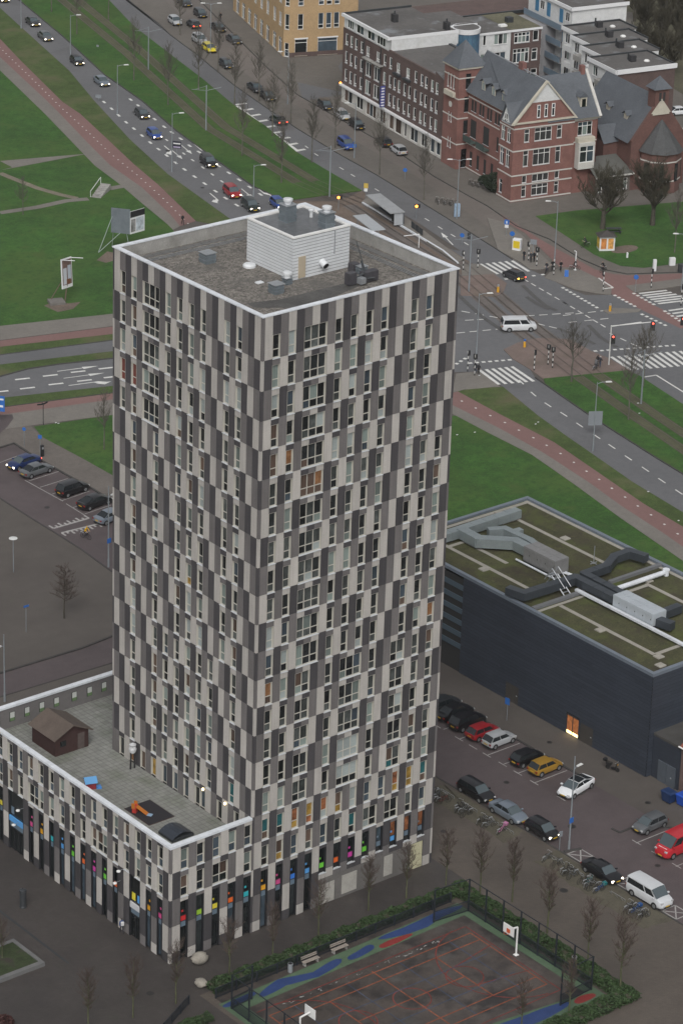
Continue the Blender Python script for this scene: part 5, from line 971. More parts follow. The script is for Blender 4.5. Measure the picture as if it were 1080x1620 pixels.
# kind: length, width, height, belt, hood front z, [rear base, rear roof, front roof, front base] as fractions from the rear, roof inset, nose z, tail z
KIND = {'hatch': (3.95, 1.72, 1.48, .92, .74, (.02, .13, .60, .79), .77, .60, .90), 'sedan': (4.65, 1.82, 1.43, .92, .72, (.13, .30, .60, .76), .74, .58, .94), 'estate': (4.55, 1.80, 1.50, .93, .74, (.015, .09, .60, .76), .77, .60, .92),
        'suv': (4.45, 1.84, 1.66, 1.02, .86, (.02, .11, .61, .77), .79, .70, 1.0), 'fastback': (4.70, 1.88, 1.44, .93, .70, (.05, .34, .60, .80), .73, .54, .98), 'van': (5.1, 1.95, 1.95, 1.15, 1.02, (.0, .035, .70, .84), .88, .70, 1.12), 'highvan': (5.2, 2.0, 2.3, 1.3, 1.15, (.0, .03, .72, .87), .90, .75, 1.25)}
def car_meshes(kind):
    L, Wd, H, bz, hz, (ta, tb, tc, td), ri, nz, tz = KIND[kind]; hw = Wd/2; X = lambda t: -L/2+t*L
    st = [(0, .80, .42, tz-.14), (.012, .90, .36, tz-.03), (.04, .96, .28, tz), (ta+.02 if ta > .04 else .08, .985, .22, max(bz, tz-.01) if ta > .04 else bz), (.30, 1, .2, bz), (.55, 1, .2, bz), (td-.01, .99, .2, bz-.02), (.86, .975, .22, (bz+hz)/2+.05), (.94, .93, .25, hz), (.978, .84, .30, hz-.07), (1.0, .70, .40, nz-.06)]
    b = MB(); rings = []
    for t, wf, z0, zt in sorted(st):
        w_ = hw*wf; x = X(t); cr = .035
        half = [(w_*.84, z0), (w_*.97, z0+.10), (w_, .48 if zt > .6 else (z0+zt)/2), (w_*.985, zt-.16), (w_*.93, zt-.03), (w_*.80, zt+.005), (w_*.4, zt+cr*.8), (0, zt+cr)]
        rings.append([(x, y, z) for y, z in half]+[(x, -y, z) for y, z in half[-2::-1]])
    n = len(rings[0]); vs = [p for r in rings for p in r]; fs = []
    for k in range(len(rings)-1):
        for i in range(n-1): fs.append((k*n+i, k*n+i+1, (k+1)*n+i+1, (k+1)*n+i))
        fs.append((k*n+n-1, k*n, (k+1)*n, (k+1)*n+n-1))
    fs += [tuple(range(n)), tuple(range((len(rings)-1)*n+n-1, (len(rings)-1)*n-1, -1))]
    b.add(vs, fs)
    # cabin: base ring on the belt and a crowned roof
    yb = hw*.91; yr = hw*ri; zr = H-.05; zbt = bz-.02
    A = [(X(ta), yb*.96, max(tz, zbt)-.02), (X(td), yb*.93, zbt-.02)]; Bq = [(X(tb), yr*.96, zr-.02), (X(tc), yr, zr-.01)]
    rp = []; nx, ny = 5, 5
    for i in range(nx):
        t = i/(nx-1)
        for j in range(ny):
            s = -1+2*j/(ny-1); x = X(tb)-.04+(X(tc)-X(tb)+.08)*t; rp.append((x, s*(yr+.015)*(1 if abs(s) < 1 else 1), zr+.065*(1-s*s)+.03*math.sin(math.pi*t)-.012))
    b.add(rp, [(i*ny+j, (i+1)*ny+j, (i+1)*ny+j+1, i*ny+j+1) for i in range(nx-1) for j in range(ny-1)])
    def side_pt(f, h, s, off=.0):   # f along, h up
        base = tuple(A[0][k]+(A[1][k]-A[0][k])*f for k in range(3)); top = tuple(Bq[0][k]+(Bq[1][k]-Bq[0][k])*f for k in range(3))
        p = [base[k]+(top[k]-base[k])*h for k in range(3)]; return (p[0], s*(p[1]+off), p[2])
    solid_back = kind in ('van', 'highvan')
    pil = [(0, .055), (.47, .50), (.945, 1.0)]+([(.70, .74)] if kind in ('sedan', 'estate', 'suv') and False else [])
    if kind == 'highvan': pil = [(0, .68), (.95, 1.0)]
    if kind == 'van': pil = [(0, .04), (.63, .67), (.95, 1.0)]
    for s in (1, -1):
        for f0, f1 in pil:
            q = [side_pt(f0, 0, s, .012), side_pt(f1, 0, s, .012), side_pt(f1, 1, s, .012), side_pt(f0, 1, s, .012)]; b.add(q, [(0, 1, 2, 3) if s < 0 else (3, 2, 1, 0)])
        for f0, f1, h0, h1 in ((0, 1, .90, 1.0), (0, 1, -.02, .10)):
            q = [side_pt(f0, h0, s, .011), side_pt(f1, h0, s, .011), side_pt(f1, h1, s, .011), side_pt(f0, h1, s, .011)]; b.add(q, [(0, 1, 2, 3) if s < 0 else (3, 2, 1, 0)])
    b.cm = 1       # black trim: arches, bumper inserts, sills
    wr = .31 if kind not in ('van', 'highvan', 'suv') else .34; wx = (X(.17 if kind not in ('van', 'highvan') else .2), X(.815)); 
    for x in wx:
        for s in (1, -1):
            pts = [(x+(wr+.07)*math.cos(R(a)), s*hw*1.003, max(.2, wr+(wr+.07)*math.sin(R(a)))) for a in range(-20, 201, 20)]
            b.add(pts, [tuple(range(len(pts))) if s < 0 else tuple(range(len(pts)-1, -1, -1))])
    b.box(X(.993), X(1)+.015, -hw*.45, hw*.45, .30, .46); b.box(X(0)-.012, X(.01), -hw*.6, hw*.6, .26, .40)
    body = b
    out = {}
    def quad(name, q, m): out[name] = MB().add(q, [(0, 1, 2, 3)]).mesh(name, m)
    for s, nm in ((1, 'l'), (-1, 'r')):
        q = [side_pt(.02, .06, s), side_pt(.98, .06, s), side_pt(.98, .94, s), side_pt(.02, .94, s)]
        out['side_window_'+nm] = MB().add(q, [(0, 1, 2, 3) if s < 0 else (3, 2, 1, 0)]).mesh('side_window', CG)
    quad('windscreen', [(X(td)+.03, -yb*.92, zbt+.01), (X(td)+.03, yb*.92, zbt+.01), (X(tc)+.02, yr*.97, zr), (X(tc)+.02, -yr*.97, zr)], CGW)
    quad('rear_window', [(X(ta)-.005, yb*.9, max(tz, zbt)+.0), (X(ta)-.005, -yb*.9, max(tz, zbt)+.0), (X(tb)-.02, -yr*.93, zr), (X(tb)-.02, yr*.93, zr)], CG)
    hl = MB().add([(X(.962), .50*hw, hz-.20), (X(.955), .86*hw, hz-.17), (X(.93), .90*hw, hz-.05), (X(.965), .50*hw, hz-.06), (X(.99), .50*hw, hz-.19), (X(.975), .80*hw, hz-.17)], [(0, 4, 5, 1), (4, 3, 2, 5), (1, 5, 2), (0, 3, 4)])
    hl = MB().bevbox(X(.925), X(.985)+.02, .52*hw, .84*hw, hz-.25, hz-.06, .04)
    hr = MB(); hr.v = [(x, -y, z) for x, y, z in hl.v]; hr.f = [f[::-1] for f in hl.f]; hr.m = hl.m
    out['hl'] = (hl, hr)
    out['tl'] = [MB().box(X(0)-.015, X(.03), *(sorted((s*hw*.62, s*hw*.90))), tz-.30, tz-.12) for s in (1, -1)]
    out['tlv'] = None
    out['wheel'] = (wx, wr, hw); out['plate'] = [MB().box(X(1)-.0, X(1)+.03, -.26, .26, .42, .53), MB().box(X(0)-.03, X(0)+.0, -.26, .26, .55, .66)]
    out['mirror'] = [MB().bevbox(X(td)-.32, X(td)-.14, *(sorted((s*(hw*.93), s*(hw+.16)))), bz+.02, bz+.16, .03) for s in (1, -1)]
    return body, out
CM = {}
def get_kind(kind):
    if kind not in CM:
        body, o = car_meshes(kind); wx, wr, hw = o['wheel']
        o['tyre'] = MB().cyl((0, -.11, 0), (0, .11, 0), wr, wr, 18).mesh('tyre', M['rubber'], 40)
        o['rim'] = MB().cyl((0, -.005, 0), (0, .012, 0), wr*.66, wr*.6, 12).mesh('rim', RIM)
        CM[kind] = (body, o)
    return CM[kind]
BODY = {}
def car(name, pos, hdg, kind, colr, label, cat='car', group=None, head=False, tail=False, roof=None):
    """hdg = direction the nose points, world vector"""
    body, o = get_kind(kind); th = tag(empty(name, pos, math.atan2(hdg[1], hdg[0])), label, cat, group); th.location.z = .035
    inst('body', cached(('carb', kind, colr), lambda: body.mesh('body', [PAINT[colr], TRIM], 32)), th)
    for k, nm in (('side_window_l', 'side_window'), ('side_window_r', 'side_window'), ('windscreen', 'windscreen'), ('rear_window', 'rear_window')): inst(nm, o[k], th)
    for i in (0, 1):
        inst('headlight', cached(('hl', kind, i, head), lambda: o['hl'][i].mesh('headlight', LON if head else LOFF)), th)
        tm = (TLO if tail == 'indicator' and i == 0 else TLON) if tail else TL
        inst('tail_light', cached(('tl', kind, i, tm.name), lambda: o['tl'][i].mesh('tail_light', tm)), th)
        inst('number_plate', cached(('pl', kind, i), lambda: o['plate'][i].mesh('number_plate', PLT)), th)
        inst('wing_mirror', cached(('mi', kind, i, colr), lambda: o['mirror'][i].mesh('wing_mirror', PAINT[colr])), th)
    wx, wr, hw = o['wheel']
    for x in wx:
        for s in (1, -1):
            w_ = inst('wheel', o['tyre'], th, (x, s*(hw-.10), wr)); inst('rim', o['rim'], w_, (0, s*.11, 0), 0 if s > 0 else math.pi)
    if roof:
        L = KIND[kind]; b = MB(); xs_ = [-L[0]*.15+L[0]*.245*i/4 for i in range(5)]; ys_ = [L[1]*.345*(-1+j/2) for j in range(5)]
        b.add([(x, y, L[2]-.05+.065*(1-(y/(L[1]*.37))**2)+.03*math.sin(math.pi*i/4)+.02) for i, x in enumerate(xs_) for y in ys_], [(i*5+j, (i+1)*5+j, (i+1)*5+j+1, i*5+j+1) for i in range(4) for j in range(4)]); b.build('glass_roof', CG, th)
    return th
DN = (-.28, -.96); UP = (.27, .963)
g1 = 'cars driving towards the tower on the main road'
for p, k, c, lb in (((169.81,299.92), 'sedan', 'black', 'dark car cut by the top left corner of the picture'), ((165.03,282.37), 'sedan', 'dark_grey', 'dark grey car, rearmost whole car of the main road queue'), ((161.35,272.73), 'sedan', 'grey', 'grey saloon with lit headlights, second from the top in the queue'), ((156.91,256.02), 'hatch', 'black', 'small black car beside the first tall street lamp on the main road'), ((153.22,243.03), 'sedan', 'steel_blue', 'silver saloon with lit headlights where the lane dashes begin'),
                    ((147.59,222.92), 'hatch', 'dark_grey', 'dark hatchback just behind the bright blue hatchback'), ((142.48,212.34), 'hatch', 'blue', 'bright blue hatchback driving on the main road'), ((140.95,194.99), 'suv', 'black', 'black SUV in the middle lane beyond the lane arrows'), ((134.57,180.19), 'suv', 'red', 'dark red SUV with headlights on near the tower roof'), ((132.95,173.25), 'suv', 'green_black', 'dark greenish SUV in front of the red SUV'), ((137.20,171.53), 'hatch', 'blue', 'blue car mostly hidden behind the tower penthouse')):
    car('moving_car', p, DN, k, c, lb, group=g1, head=True)
car('moving_car', (165.15,207.37), UP, 'sedan', 'dark_grey', 'dark car with red tail lights driving away beside the hatched strip', tail=True)
car('moving_car', (145.89,125.13), (.05, 1), 'hatch', 'dark_grey', 'dark car with lit indicator turning at the upper zebra crossing', tail='indicator')
car('minibus', (131.84,108.34), (.86, -.51), 'van', 'pale_silver', 'silver minibus crossing the middle of the junction', 'van')
g2 = 'cars parked on the brick street across the road'
for p, h, k, c, lb, tl in (((187.85,268.24), DN, 'hatch', 'silver', 'small silver car at the far end of the brick street', 0), ((197.54,278.34), DN, 'sedan', 'dark_grey', 'dark car at the top edge left of the yellow building', 0), ((195.14,270.01), DN, 'hatch', 'dark_grey', 'dark car nearest the pedestrian by the yellow building', 0), ((189.45,264.56), UP, 'hatch', 'dark_grey', 'dark car with a glowing red brake light on the brick street', 1), ((192.03,260.25), DN, 'sedan', 'black', 'black car parked halfway along the yellow building', 0), ((183.89,255.10), DN, 'suv', 'silver', 'pale SUV parked next to the yellow car', 0), ((182.04,249.68), DN, 'hatch', 'yellow', 'bright yellow hatchback parked across the road', 0), ((189.50,251.99), DN, 'sedan', 'dark_grey', 'dark saloon parked nearest the yellow building arches', 0),
                           ((178.37,239.63), DN, 'hatch', 'dark_grey', 'dark hatchback alone below the yellow car', 0), ((173.73,224.93), DN, 'sedan', 'dark_grey', 'dark grey saloon, upper of two parked nose to tail', 0), ((172.41,219.75), DN, 'sedan', 'black', 'black saloon, lower of two parked nose to tail', 0), ((177.31,209.67), DN, 'hatch', 'dark_grey', 'dark hatchback opposite the left end of the brick terrace', 0), ((176.01,203.33), DN, 'hatch', 'silver', 'silver car parked at the shopfronts of the terrace', 0), ((174.60,197.62), DN, 'hatch', 'black', 'black hatchback parked below the silver car at the shopfronts', 0), ((166.02,189.96), DN, 'suv', 'blue', 'blue SUV with pale roof parked by the main road', 0), ((172.28,187.51), UP, 'hatch', 'dark_grey', 'dark grey hatchback beside the silver hatchback near the mansion', 0), ((171.39,182.61), UP, 'hatch', 'silver', 'silver hatchback parked nearest the mansion tower', 0)):
    car('parked_car', p, h, k, c, lb, group=g2, tail=tl)
car('parked_car', (227.04,172.45), (.9, -.3), 'sedan', 'white', 'pale car behind the chapel at the right edge')
g3 = 'cars in the bays left of the tower'
for p, h, k, c, lb, hl in (((45.91,107.51), (-1, -.1), 'sedan', 'navy', 'dark blue saloon with lit headlights leaving its bay', 1), ((45.85,104.53), (1, .1), 'sedan', 'grey', 'grey saloon parked beside the dark blue one', 0), ((46.17,96.92), (1, .1), 'suv', 'black', 'black SUV with shiny roof rails parked in a bay', 0), ((46.18,92.08), (1, .1), 'fastback', 'black', 'black sloping-roof car parked next to the tower edge', 0), ((45.28,87.26), (1, .1), 'sedan', 'steel_blue', 'grey car half hidden behind the tower left edge', 0)):
    car('parked_car', p, h, k, c, lb, group=g3, head=hl, tail=hl)
g4 = 'cars in the bays along the dark hall'
for p, k, c, lb in (((45.95,24.72), 'hatch', 'dark_grey', 'dark car mostly hidden behind the right edge of the tower'), ((45.58,22.59), 'sedan', 'black', 'black saloon, leftmost fully visible in the bays by the hall'), ((45.24,20.08), 'suv', 'black', 'black SUV parked directly left of the red hatchback'), ((45.03,17.34), 'hatch', 'red', 'red hatchback parked by the hall'), ((45.32,14.98), 'hatch', 'silver', 'silver hatchback parked right of the red one'), ((44.97,10.10), 'hatch', 'black', 'black hatchback parked left of the golden one'), ((45.23,7.48), 'hatch', 'gold', 'golden yellow hatchback parked by the hall')):
    car('parked_car', p, (1, .02), k, c, lb, group=g4)
car('parked_car', (44.82,2.30), (-.97, -.2), 'fastback', 'white', 'white fastback with black glass roof parked behind the tall lamp post', roof=1)
car('parked_car', (45.61,-8.05), (-1, -.05), 'hatch', 'grey', 'grey hatchback in a bay next to the red van')
rv = car('red_van', (44.67,-13.04), (-1, -.05), 'highvan', 'van_red', 'red delivery van with white bonnet sticker at the right edge', 'van'); MB().box(2.05, 2.25, -.55, .55, 1.19, 1.21).build('white_sticker', M['white'], rv)
g5 = 'cars parked along the bicycle racks'
for p, k, c, lb, hl in (((35.70,7.72), 'estate', 'black', 'black estate car, first in the row by the bicycles', 0), ((35.48,2.40), 'sedan', 'steel_blue', 'blue-grey saloon between the black estate and the black hatchback', 0), ((35.81,-2.39), 'hatch', 'black', 'black hatchback with a lit headlight left of the lamp post', 1), ((35.01,-12.20), 'sedan', 'black', 'black saloon with headlights on behind the silver van', 1)):
    car('parked_car', p, (0, -1), k, c, lb, group=g5, head=hl)
car('passenger_van', (35.66,-18.32), (0, -1), 'van', 'pale_silver', 'silver passenger van parked at the end of the row by the bicycles', 'van', g5)

# ---------------------------------------------------------------- bare winter trees
BARK = mat('bark', (.060, .054, .042), .95, n=((2, .25), (9, .2))); MOSSB = mat('mossy_bark', (.072, .078, .040), .95, n=((2, .25),)); TWIG = mat('twigs', (.078, .058, .049), .95, n=((1, .2),)); TWIGO = mat('olive_twigs', (.055, .050, .034), .95, n=((1, .2),))
PBARK = mat('pale_bark', (.105, .10, .082), .95, n=((2, .25),)); PTWIG = mat('pale_twigs', (.098, .088, .076), .95)
def bare_tree(seed, h, r0, first, spread, nb, lev, tw, up=.35, mats=(BARK, TWIG), leader=True, tm=.0065, oval=False):
    """tapered trunk with limbs (trunk) and fine branching (crown)"""
    rg = random.Random(seed); tr = MB(); cr = MB(); segs = 7; pts = [Vector((0, 0, 0))]
    for i in range(1, segs+1): pts.append(Vector((rg.uniform(-1, 1)*.018*h*(i/segs), rg.uniform(-1, 1)*.018*h*(i/segs), h*(.96 if leader else .62)*i/segs)))
    rad = lambda t: r0*(1-.86*t)+.008
    for i in range(segs): tr.cyl(pts[i], pts[i+1], rad(i/segs), rad((i+1)/segs), 7, False)
    def branch(p, d, L, r, l):
        n = 3 if l > 0 else 2; q = p; dd = d.copy()
        for i in range(n):
            dd = (dd+Vector((rg.uniform(-.22, .22), rg.uniform(-.22, .22), up*.35+rg.uniform(-.1, .14)))).normalized(); e = q+dd*(L/n)
            a, c = r*(1-.7*i/n), r*(1-.7*(i+1)/n); (tr if l >= lev-1 and r > .03 else cr).cyl(q, e, max(a, tm*.8), max(c, tm*.6), 4 if r > .03 else 3, False)
            if l > 0:
                for _ in range(tw if l == 1 else 2):
                    o = Vector((rg.uniform(-1, 1), rg.uniform(-1, 1), rg.uniform(-.3, .9))).normalized(); branch(q+(e-q)*rg.random(), (dd*.75+o*.75).normalized(), L*rg.uniform(.38, .62), max(r*.5, tm), l-1)
            q = e
    for k in range(nb):
        t = first+(1-first)*(k+rg.random()*.7)/nb; t = min(t, .99); i = min(int(t*segs), segs-1); p = pts[i].lerp(pts[i+1], t*segs-i); az = k*2.4+rg.uniform(-.5, .5)
        d = Vector((math.cos(az), math.sin(az), rg.uniform(.15, .6)+up)).normalized(); branch(p, d, spread*((.55+.5*math.sin(math.pi*min(1, (t-first)/(1-first)))) if oval else (1.05-.62*(t-first)/(1-first)))*rg.uniform(.75, 1.15), rad(t)*.55+.006, lev)
    return tr.mesh('trunk', mats[0], 60), cr.mesh('crown', mats[1])
TREES = {'court': [bare_tree(11+i, 6.4, .085, .34, 1.25, 30, 2, 4, .42, (MOSSB, TWIG), True, .0055, True) for i in range(5)], 'street': [bare_tree(31+i, 11.4, .12, .34, 2.5, 22, 2, 4, .55, (PBARK, PTWIG)) for i in range(4)],
         'big': [bare_tree(51+i, 13.5, .42, .26, 5.0, 17, 3, 5, .42, (BARK, TWIGO), False, .009) for i in range(2)], 'tall': [bare_tree(71+i, 12.6, .16, .42, 3.4, 15, 2, 4, .5, (PBARK, PTWIG), False, .005) for i in range(2)], 'small': [bare_tree(91, 6.6, .10, .34, 1.7, 26, 2, 4, .05, (BARK, TWIG), True, .010)]}
TN = [0]
def tree(kind, pos, label, sc=1, group=None, name='bare_tree'):
    TN[0] += 1; a, c = TREES[kind][TN[0] % len(TREES[kind])]; th = tag(empty(name, pos, TN[0]*1.7), label, 'tree', group); th.scale = (sc*(.93+.14*((TN[0]*37 % 10)/10)),)*2+(sc,)
    inst('trunk', a, th); inst('crown', c, th); return th
gt = 'young bare trees round the sports court'
for x, y, s, lb in ((21.2, -4.3, .95, 'slim bare tree nearest the tower at the upper court corner'), (22.9, -7.5, 1.05, 'bare tree just right of the court fence corner'), (24.4, -10.6, 1.05, 'bare tree third from the fence corner, beside the white basketball hoop'), (23.2, -17.0, 1.1, 'bushy bare tree midway along the right court fence'), (22.6, -23.4, 1.1, 'bare tree second from the lower right hedge corner'), (21.6, -28.9, 1.3, 'tall reddish bare tree at the lower right hedge corner'),
                    (16.4, -3.9, .95, 'bare tree in front of the cream plinth door'), (11.9, -3.5, .95, 'bare tree in front of the two pale plinth panels'), (4.7, -4.7, 1.0, 'bare tree behind the right bench of the court'), (-1.3, -5.2, .95, 'bare tree behind the litter bin of the court'), (-6.2, -4.9, .95, 'bare tree at the left end of the court hedge'), (-13.1, -5.8, 1.0, 'bare tree left of the two boulders'), (-17.7, -5.4, 1.0, 'bare tree on the plaza, second from the left at the bottom'), (-22.0, -4.4, .95, 'bare tree cut by the bottom edge, leftmost of its row')):
    tree('court', (x, y), lb, s, gt)
tree('court', (15.0, -29.0), 'bare tree standing in the hedge at the bottom right of the court', .95, gt); tree('court', (9.5, -28.5), 'bare tree at the bottom edge in front of the court corner', .9, gt)
tree('court', (-21.93,9.87), 'thin sapling in the planted square at the left edge', .7)
tree('small', (24.85,67.70), 'lone bare tree on the open paving left of the tower')
gm = 'slender bare trees on the grass median'
for q, lb in (((172.81,287.49), 'slender bare tree on the median at the top edge'), ((167.99,272.05), 'slender median tree right of the first tall lamp'), ((178.55,276.81), 'slender median tree behind the tram tracks near the top edge'), ((159.21,241.56), 'slender median tree between the second lamp and the catenary pole'), ((155.37,226.00), 'slender median tree above the bright blue car'), ((165.32,230.51), 'slender median tree at the left end of the hatched strip'), ((165.30,219.94), 'slender median tree beside the start of the hatched strip'), ((148.58,195.86), 'slender median tree above the dark red car'), ((159.50,201.68), 'slender median tree in front of the car with red tail lights'), ((145.10,180.81), 'slender median tree just above the tower penthouse'), ((155.91,186.46), 'slender median tree at the end of the hatched strip')):
    tree('street', q, lb, 1, gm)
gb = 'street trees on the brick street'
for q, lb in (((174.94,237.53), 'bare street tree beside the lone dark hatchback'), ((170.31,219.38), 'bare street tree between the two nose to tail cars'), ((166.83,205.96), 'bare street tree opposite the side street'), ((164.38,190.80), 'bare street tree behind the blue SUV'), ((161.40,175.50), 'bare street tree across from the tram shelter'), ((158.97,161.39), 'bare street tree beside the parked bicycles near the mansion'), ((184.17,261.61), 'bare street tree near the top by the pale SUV')): tree('street', q, lb, .95, gb)
tree('big', (173.07,134.58), 'large dark bare tree beside the advertising kiosk', 1); tree('big', (180.98,131.47), 'large dark bare tree in front of the chapel apse', 1.02)
tree('street', (174.52,119.88), 'slim bare tree on the lawn at the right edge', .9); tree('tall', (124.17,88.83), 'tall bare tree at the left end of the right-hand median'); tree('tall', (131.24,81.93), 'tall bare tree behind the signal gantry arm'); tree('street', (121.06,74.17), 'slim bare tree between the two tram tracks'); tree('street', (57.55,106.20), 'thin bare tree on the lawn left of the tower', .75); tree('street', (101.60,190.84), 'thin sapling beside the earth path on the left lawn', .55)
gk = 'bare trees behind the flats'
for i, q in enumerate(((244.68,200.51), (242.95,194.69), (242.59,190.03), (252.07,197.21), (253.92,204.66), (256.21,211.47), (260.08,206.88), (263.51,221.70), (265.84,215.88), (271.24,216.19), (269.94,224.14), (279.40,225.88))): tree('big', q, 'bare tree in the grey thicket behind the flats, top right', .72+.05*(i % 3), gk)
sheet('rough_grass', [(267.75,226.65), (242.22,198.62), (236.34,180.73), (300, 160), (330, 250), (255, 262)], .03, mat('winter_rough_grass', (.085, .080, .052), .95, n=((.3, .2), (2, .2))))
# ---------------------------------------------------------------- hedges and shrubs
LEAF = mat('hedge_leaves', (.030, .058, .018), .8, n=((.8, .3), (5, .3)), rnd=.1); LEAFD = mat('dark_shrub_leaves', (.022, .034, .018), .8, n=((.8, .3), (5, .3)))
def leafbox(rg, b, x0, x1, y0, y1, h, dens, s=.13):
    vol = (x1-x0)*(y1-y0); n = int(vol*dens)
    for _ in range(n):
        x, y = rg.uniform(x0, x1), rg.uniform(y0, y1); bump = h*(.82+.18*math.sin(x*2.1+y*1.3)+.08*math.sin(x*5.3-y*3.7)); z = bump*(1-rg.random()**2.2*.9) if rg.random() < .6 else rg.uniform(.05, bump)
        e = min(x-x0, x1-x, y-y0, y1-y); z = min(z, bump*(.75+.9*e)) if e < .3 else z
        c = Vector((x, y, z)); a = Vector((rg.uniform(-1, 1), rg.uniform(-1, 1), rg.uniform(-.4, .4))).normalized()*s; d = a.cross(Vector((rg.uniform(-1, 1), rg.uniform(-1, 1), rg.uniform(-1, 1)))).normalized()*s*.6
        b.add([c+a, c+d, c-a, c-d], [(0, 1, 2, 3)])
def hedge(x0, x1, y0, y1, h, label, seed):
    th = tag(empty('hedge', ((x0+x1)/2, (y0+y1)/2)), label, 'hedge'); rg = random.Random(seed); b = MB(); leafbox(rg, b, x0, x1, y0, y1, h, 330); o = b.build('foliage', LEAF, th); o.location = (-(x0+x1)/2, -(y0+y1)/2, 0)
    k = MB().box(x0+.25, x1-.25, y0+.25, y1-.25, 0, h*.6).build('woody_core', TWIGO, th); k.location = o.location
hedge(-9.3, 20.4, -6.9, -5.2, .95, 'long clipped hedge between the court and the tower', 1); hedge(20.4, 22.4, -29.0, -5.2, .95, 'hedge running down the right side of the court', 2); hedge(2.0, 22.4, -31.0, -29.0, .85, 'hedge along the bottom right of the court', 3); hedge(-15.5, -12.0, -10.4, -9.2, .8, 'short hedge at the bottom edge left of the court', 4)
for q, w_, h_, lb in (((171.41,158.11), 2.0, 3.2, 'dark evergreen shrub at the street corner of the mansion'), ((172.51,161.70), 1.3, 1.6, 'low dark shrub beside the mansion wall'), ((-8.47,22.72), .45, .9, 'small potted shrub at the podium wall'), ((-28.28,0.06), 1.0, 1.3, 'reddish shrub cut by the bottom left corner')):
    th = tag(empty('shrub', q), lb, 'shrub'); rg = random.Random(9); b = MB()
    for _ in range(int(900*w_)):
        v = Vector((rg.gauss(0, 1), rg.gauss(0, 1), rg.gauss(0, 1))).normalized()*rg.uniform(.45, 1)**.4; c = Vector((v.x*w_, v.y*w_, (v.z*.5+.5)*h_)); a = Vector((rg.uniform(-1, 1), rg.uniform(-1, 1), rg.uniform(-.4, .4))).normalized()*.16; d = a.cross(Vector((rg.uniform(-1, 1), rg.uniform(-1, 1), rg.uniform(-1, 1)))).normalized()*.1; b.add([c+a, c+d, c-a, c-d], [(0, 1, 2, 3)])
    b.build('foliage', LEAFD if 'reddish' not in lb else mat('red_shrub', (.055, .022, .02), .9, n=((2, .3),)), th); MB().cyl((0, 0, 0), (0, 0, h_*.6), .08, .04, 6).build('stem', BARK, th)
# ---------------------------------------------------------------- sports court
court = tag(MB().box(-9.6, 19.7, -28.6, -7.2, .0, .02).build('court_surface', mat('court_asphalt', (.068, .057, .051), .5, n=((.12, .25), (.9, .18), (6, .12)), stain=[(.28, (.032, .028, .027), .48, .62), (.18, (.088, .084, .080), .58, .72)])), kind='structure')
CGN = mat('court_green', (.075, .120, .072), .7, n=((.5, .15), (5, .1))); CBL = mat('court_blue', (.024, .048, .145), .6, n=((.5, .15), (5, .1))); CRD = mat('court_red', (.20, .028, .026), .6, n=((.5, .15), (5, .1)))
tag(MB().flat([(-10, -8.3), (19.9, -7.6), (19.9, -9.7), (-8.2, -10.4), (-8.2, -28.6), (-10, -28.6)], .026).flat([(20.2, -27.2), (20.2, -28.7), (0, -28.7), (0, -25.2), (9, -25.9)], .027).flat([(18.9, -9.7), (20.2, -9.7), (20.2, -27.2), (18.9, -27.2)], .0265).build('court_border', CGN), kind='structure')
def blob(pts, wds, m, z, name):
    L = []; Rr = []; P_ = []
    n = 24
    for i in range(n+1):
        s = i/n*(len(pts)-1); k = min(int(s), len(pts)-2); f = s-k; f = f*f*(3-2*f); x, y = lerp(pts[k], pts[k+1], s-k); wv = wds[k]+(wds[k+1]-wds[k])*f
        e = math.sqrt(max(0, 1-(abs(i/n-.5)*2)**6)); L.append((x, y+wv*e)); Rr.append((x, y-wv*e))
    tag(MB().flat(L+Rr[::-1], z).build(name, m), kind='structure')
blob([(-6.2, -9.5), (-3.0, -8.8), (0.5, -9.6), (4.2, -8.9)], [.5, .65, .5, .6], CBL, .032, 'court_blue_wave'); blob([(4.6, -9.3), (6, -9.2), (8.2, -8.8)], [.35, .45, .5], CBL, .032, 'court_blue_wave'); blob([(9.2, -8.2), (12.4, -8.6), (14.6, -8.6), (16.8, -8.2), (20.0, -8.3)], [.4, .6, .7, .55, .4], CBL, .032, 'court_blue_wave'); blob([(8.4, -9.45), (10, -9.4), (12.6, -9.4)], [.35, .42, .25], CRD, .033, 'court_red_wave'); blob([(-10, -8.9), (-8, -8.9), (-5.9, -8.7)], [.3, .4, .3], CBL, .032, 'court_blue_wave'); blob([(4, -27.6), (8, -27.0), (12, -27.4), (16.6, -27.4)], [.6, .8, .8, .6], CBL, .034, 'court_blue_wave'); blob([(16.9, -27.8), (18, -27.7), (19.5, -27.8)], [.35, .5, .35], CRD, .034, 'court_red_wave')
LRD = mat('faded_red_line', (.17, .034, .028), .7, n=((.5, .3), (4, .2))); LOR = mat('faded_orange_line', (.23, .068, .032), .7, n=((.5, .25), (4, .2))); LBU = mat('faded_blue_line', (.055, .075, .12), .7, n=((.5, .3),)); LGR = mat('chalk_marks', (.28, .28, .27), .8, n=((2, .4),))
def lines(segs, wd, z, m, name, arcs=()):
    b = MB()
    for i, s in enumerate(segs): b.strip(s, wd/2, z+i*.0003)
    for i, (cx_, cy_, r_, a0, a1) in enumerate(arcs): b.strip([(cx_+r_*math.cos(R(a0+(a1-a0)*k/28)), cy_+r_*math.sin(R(a0+(a1-a0)*k/28))) for k in range(29)], wd/2, z+(i+len(segs))*.0003)
    tag(b.build(name, m), kind='structure')
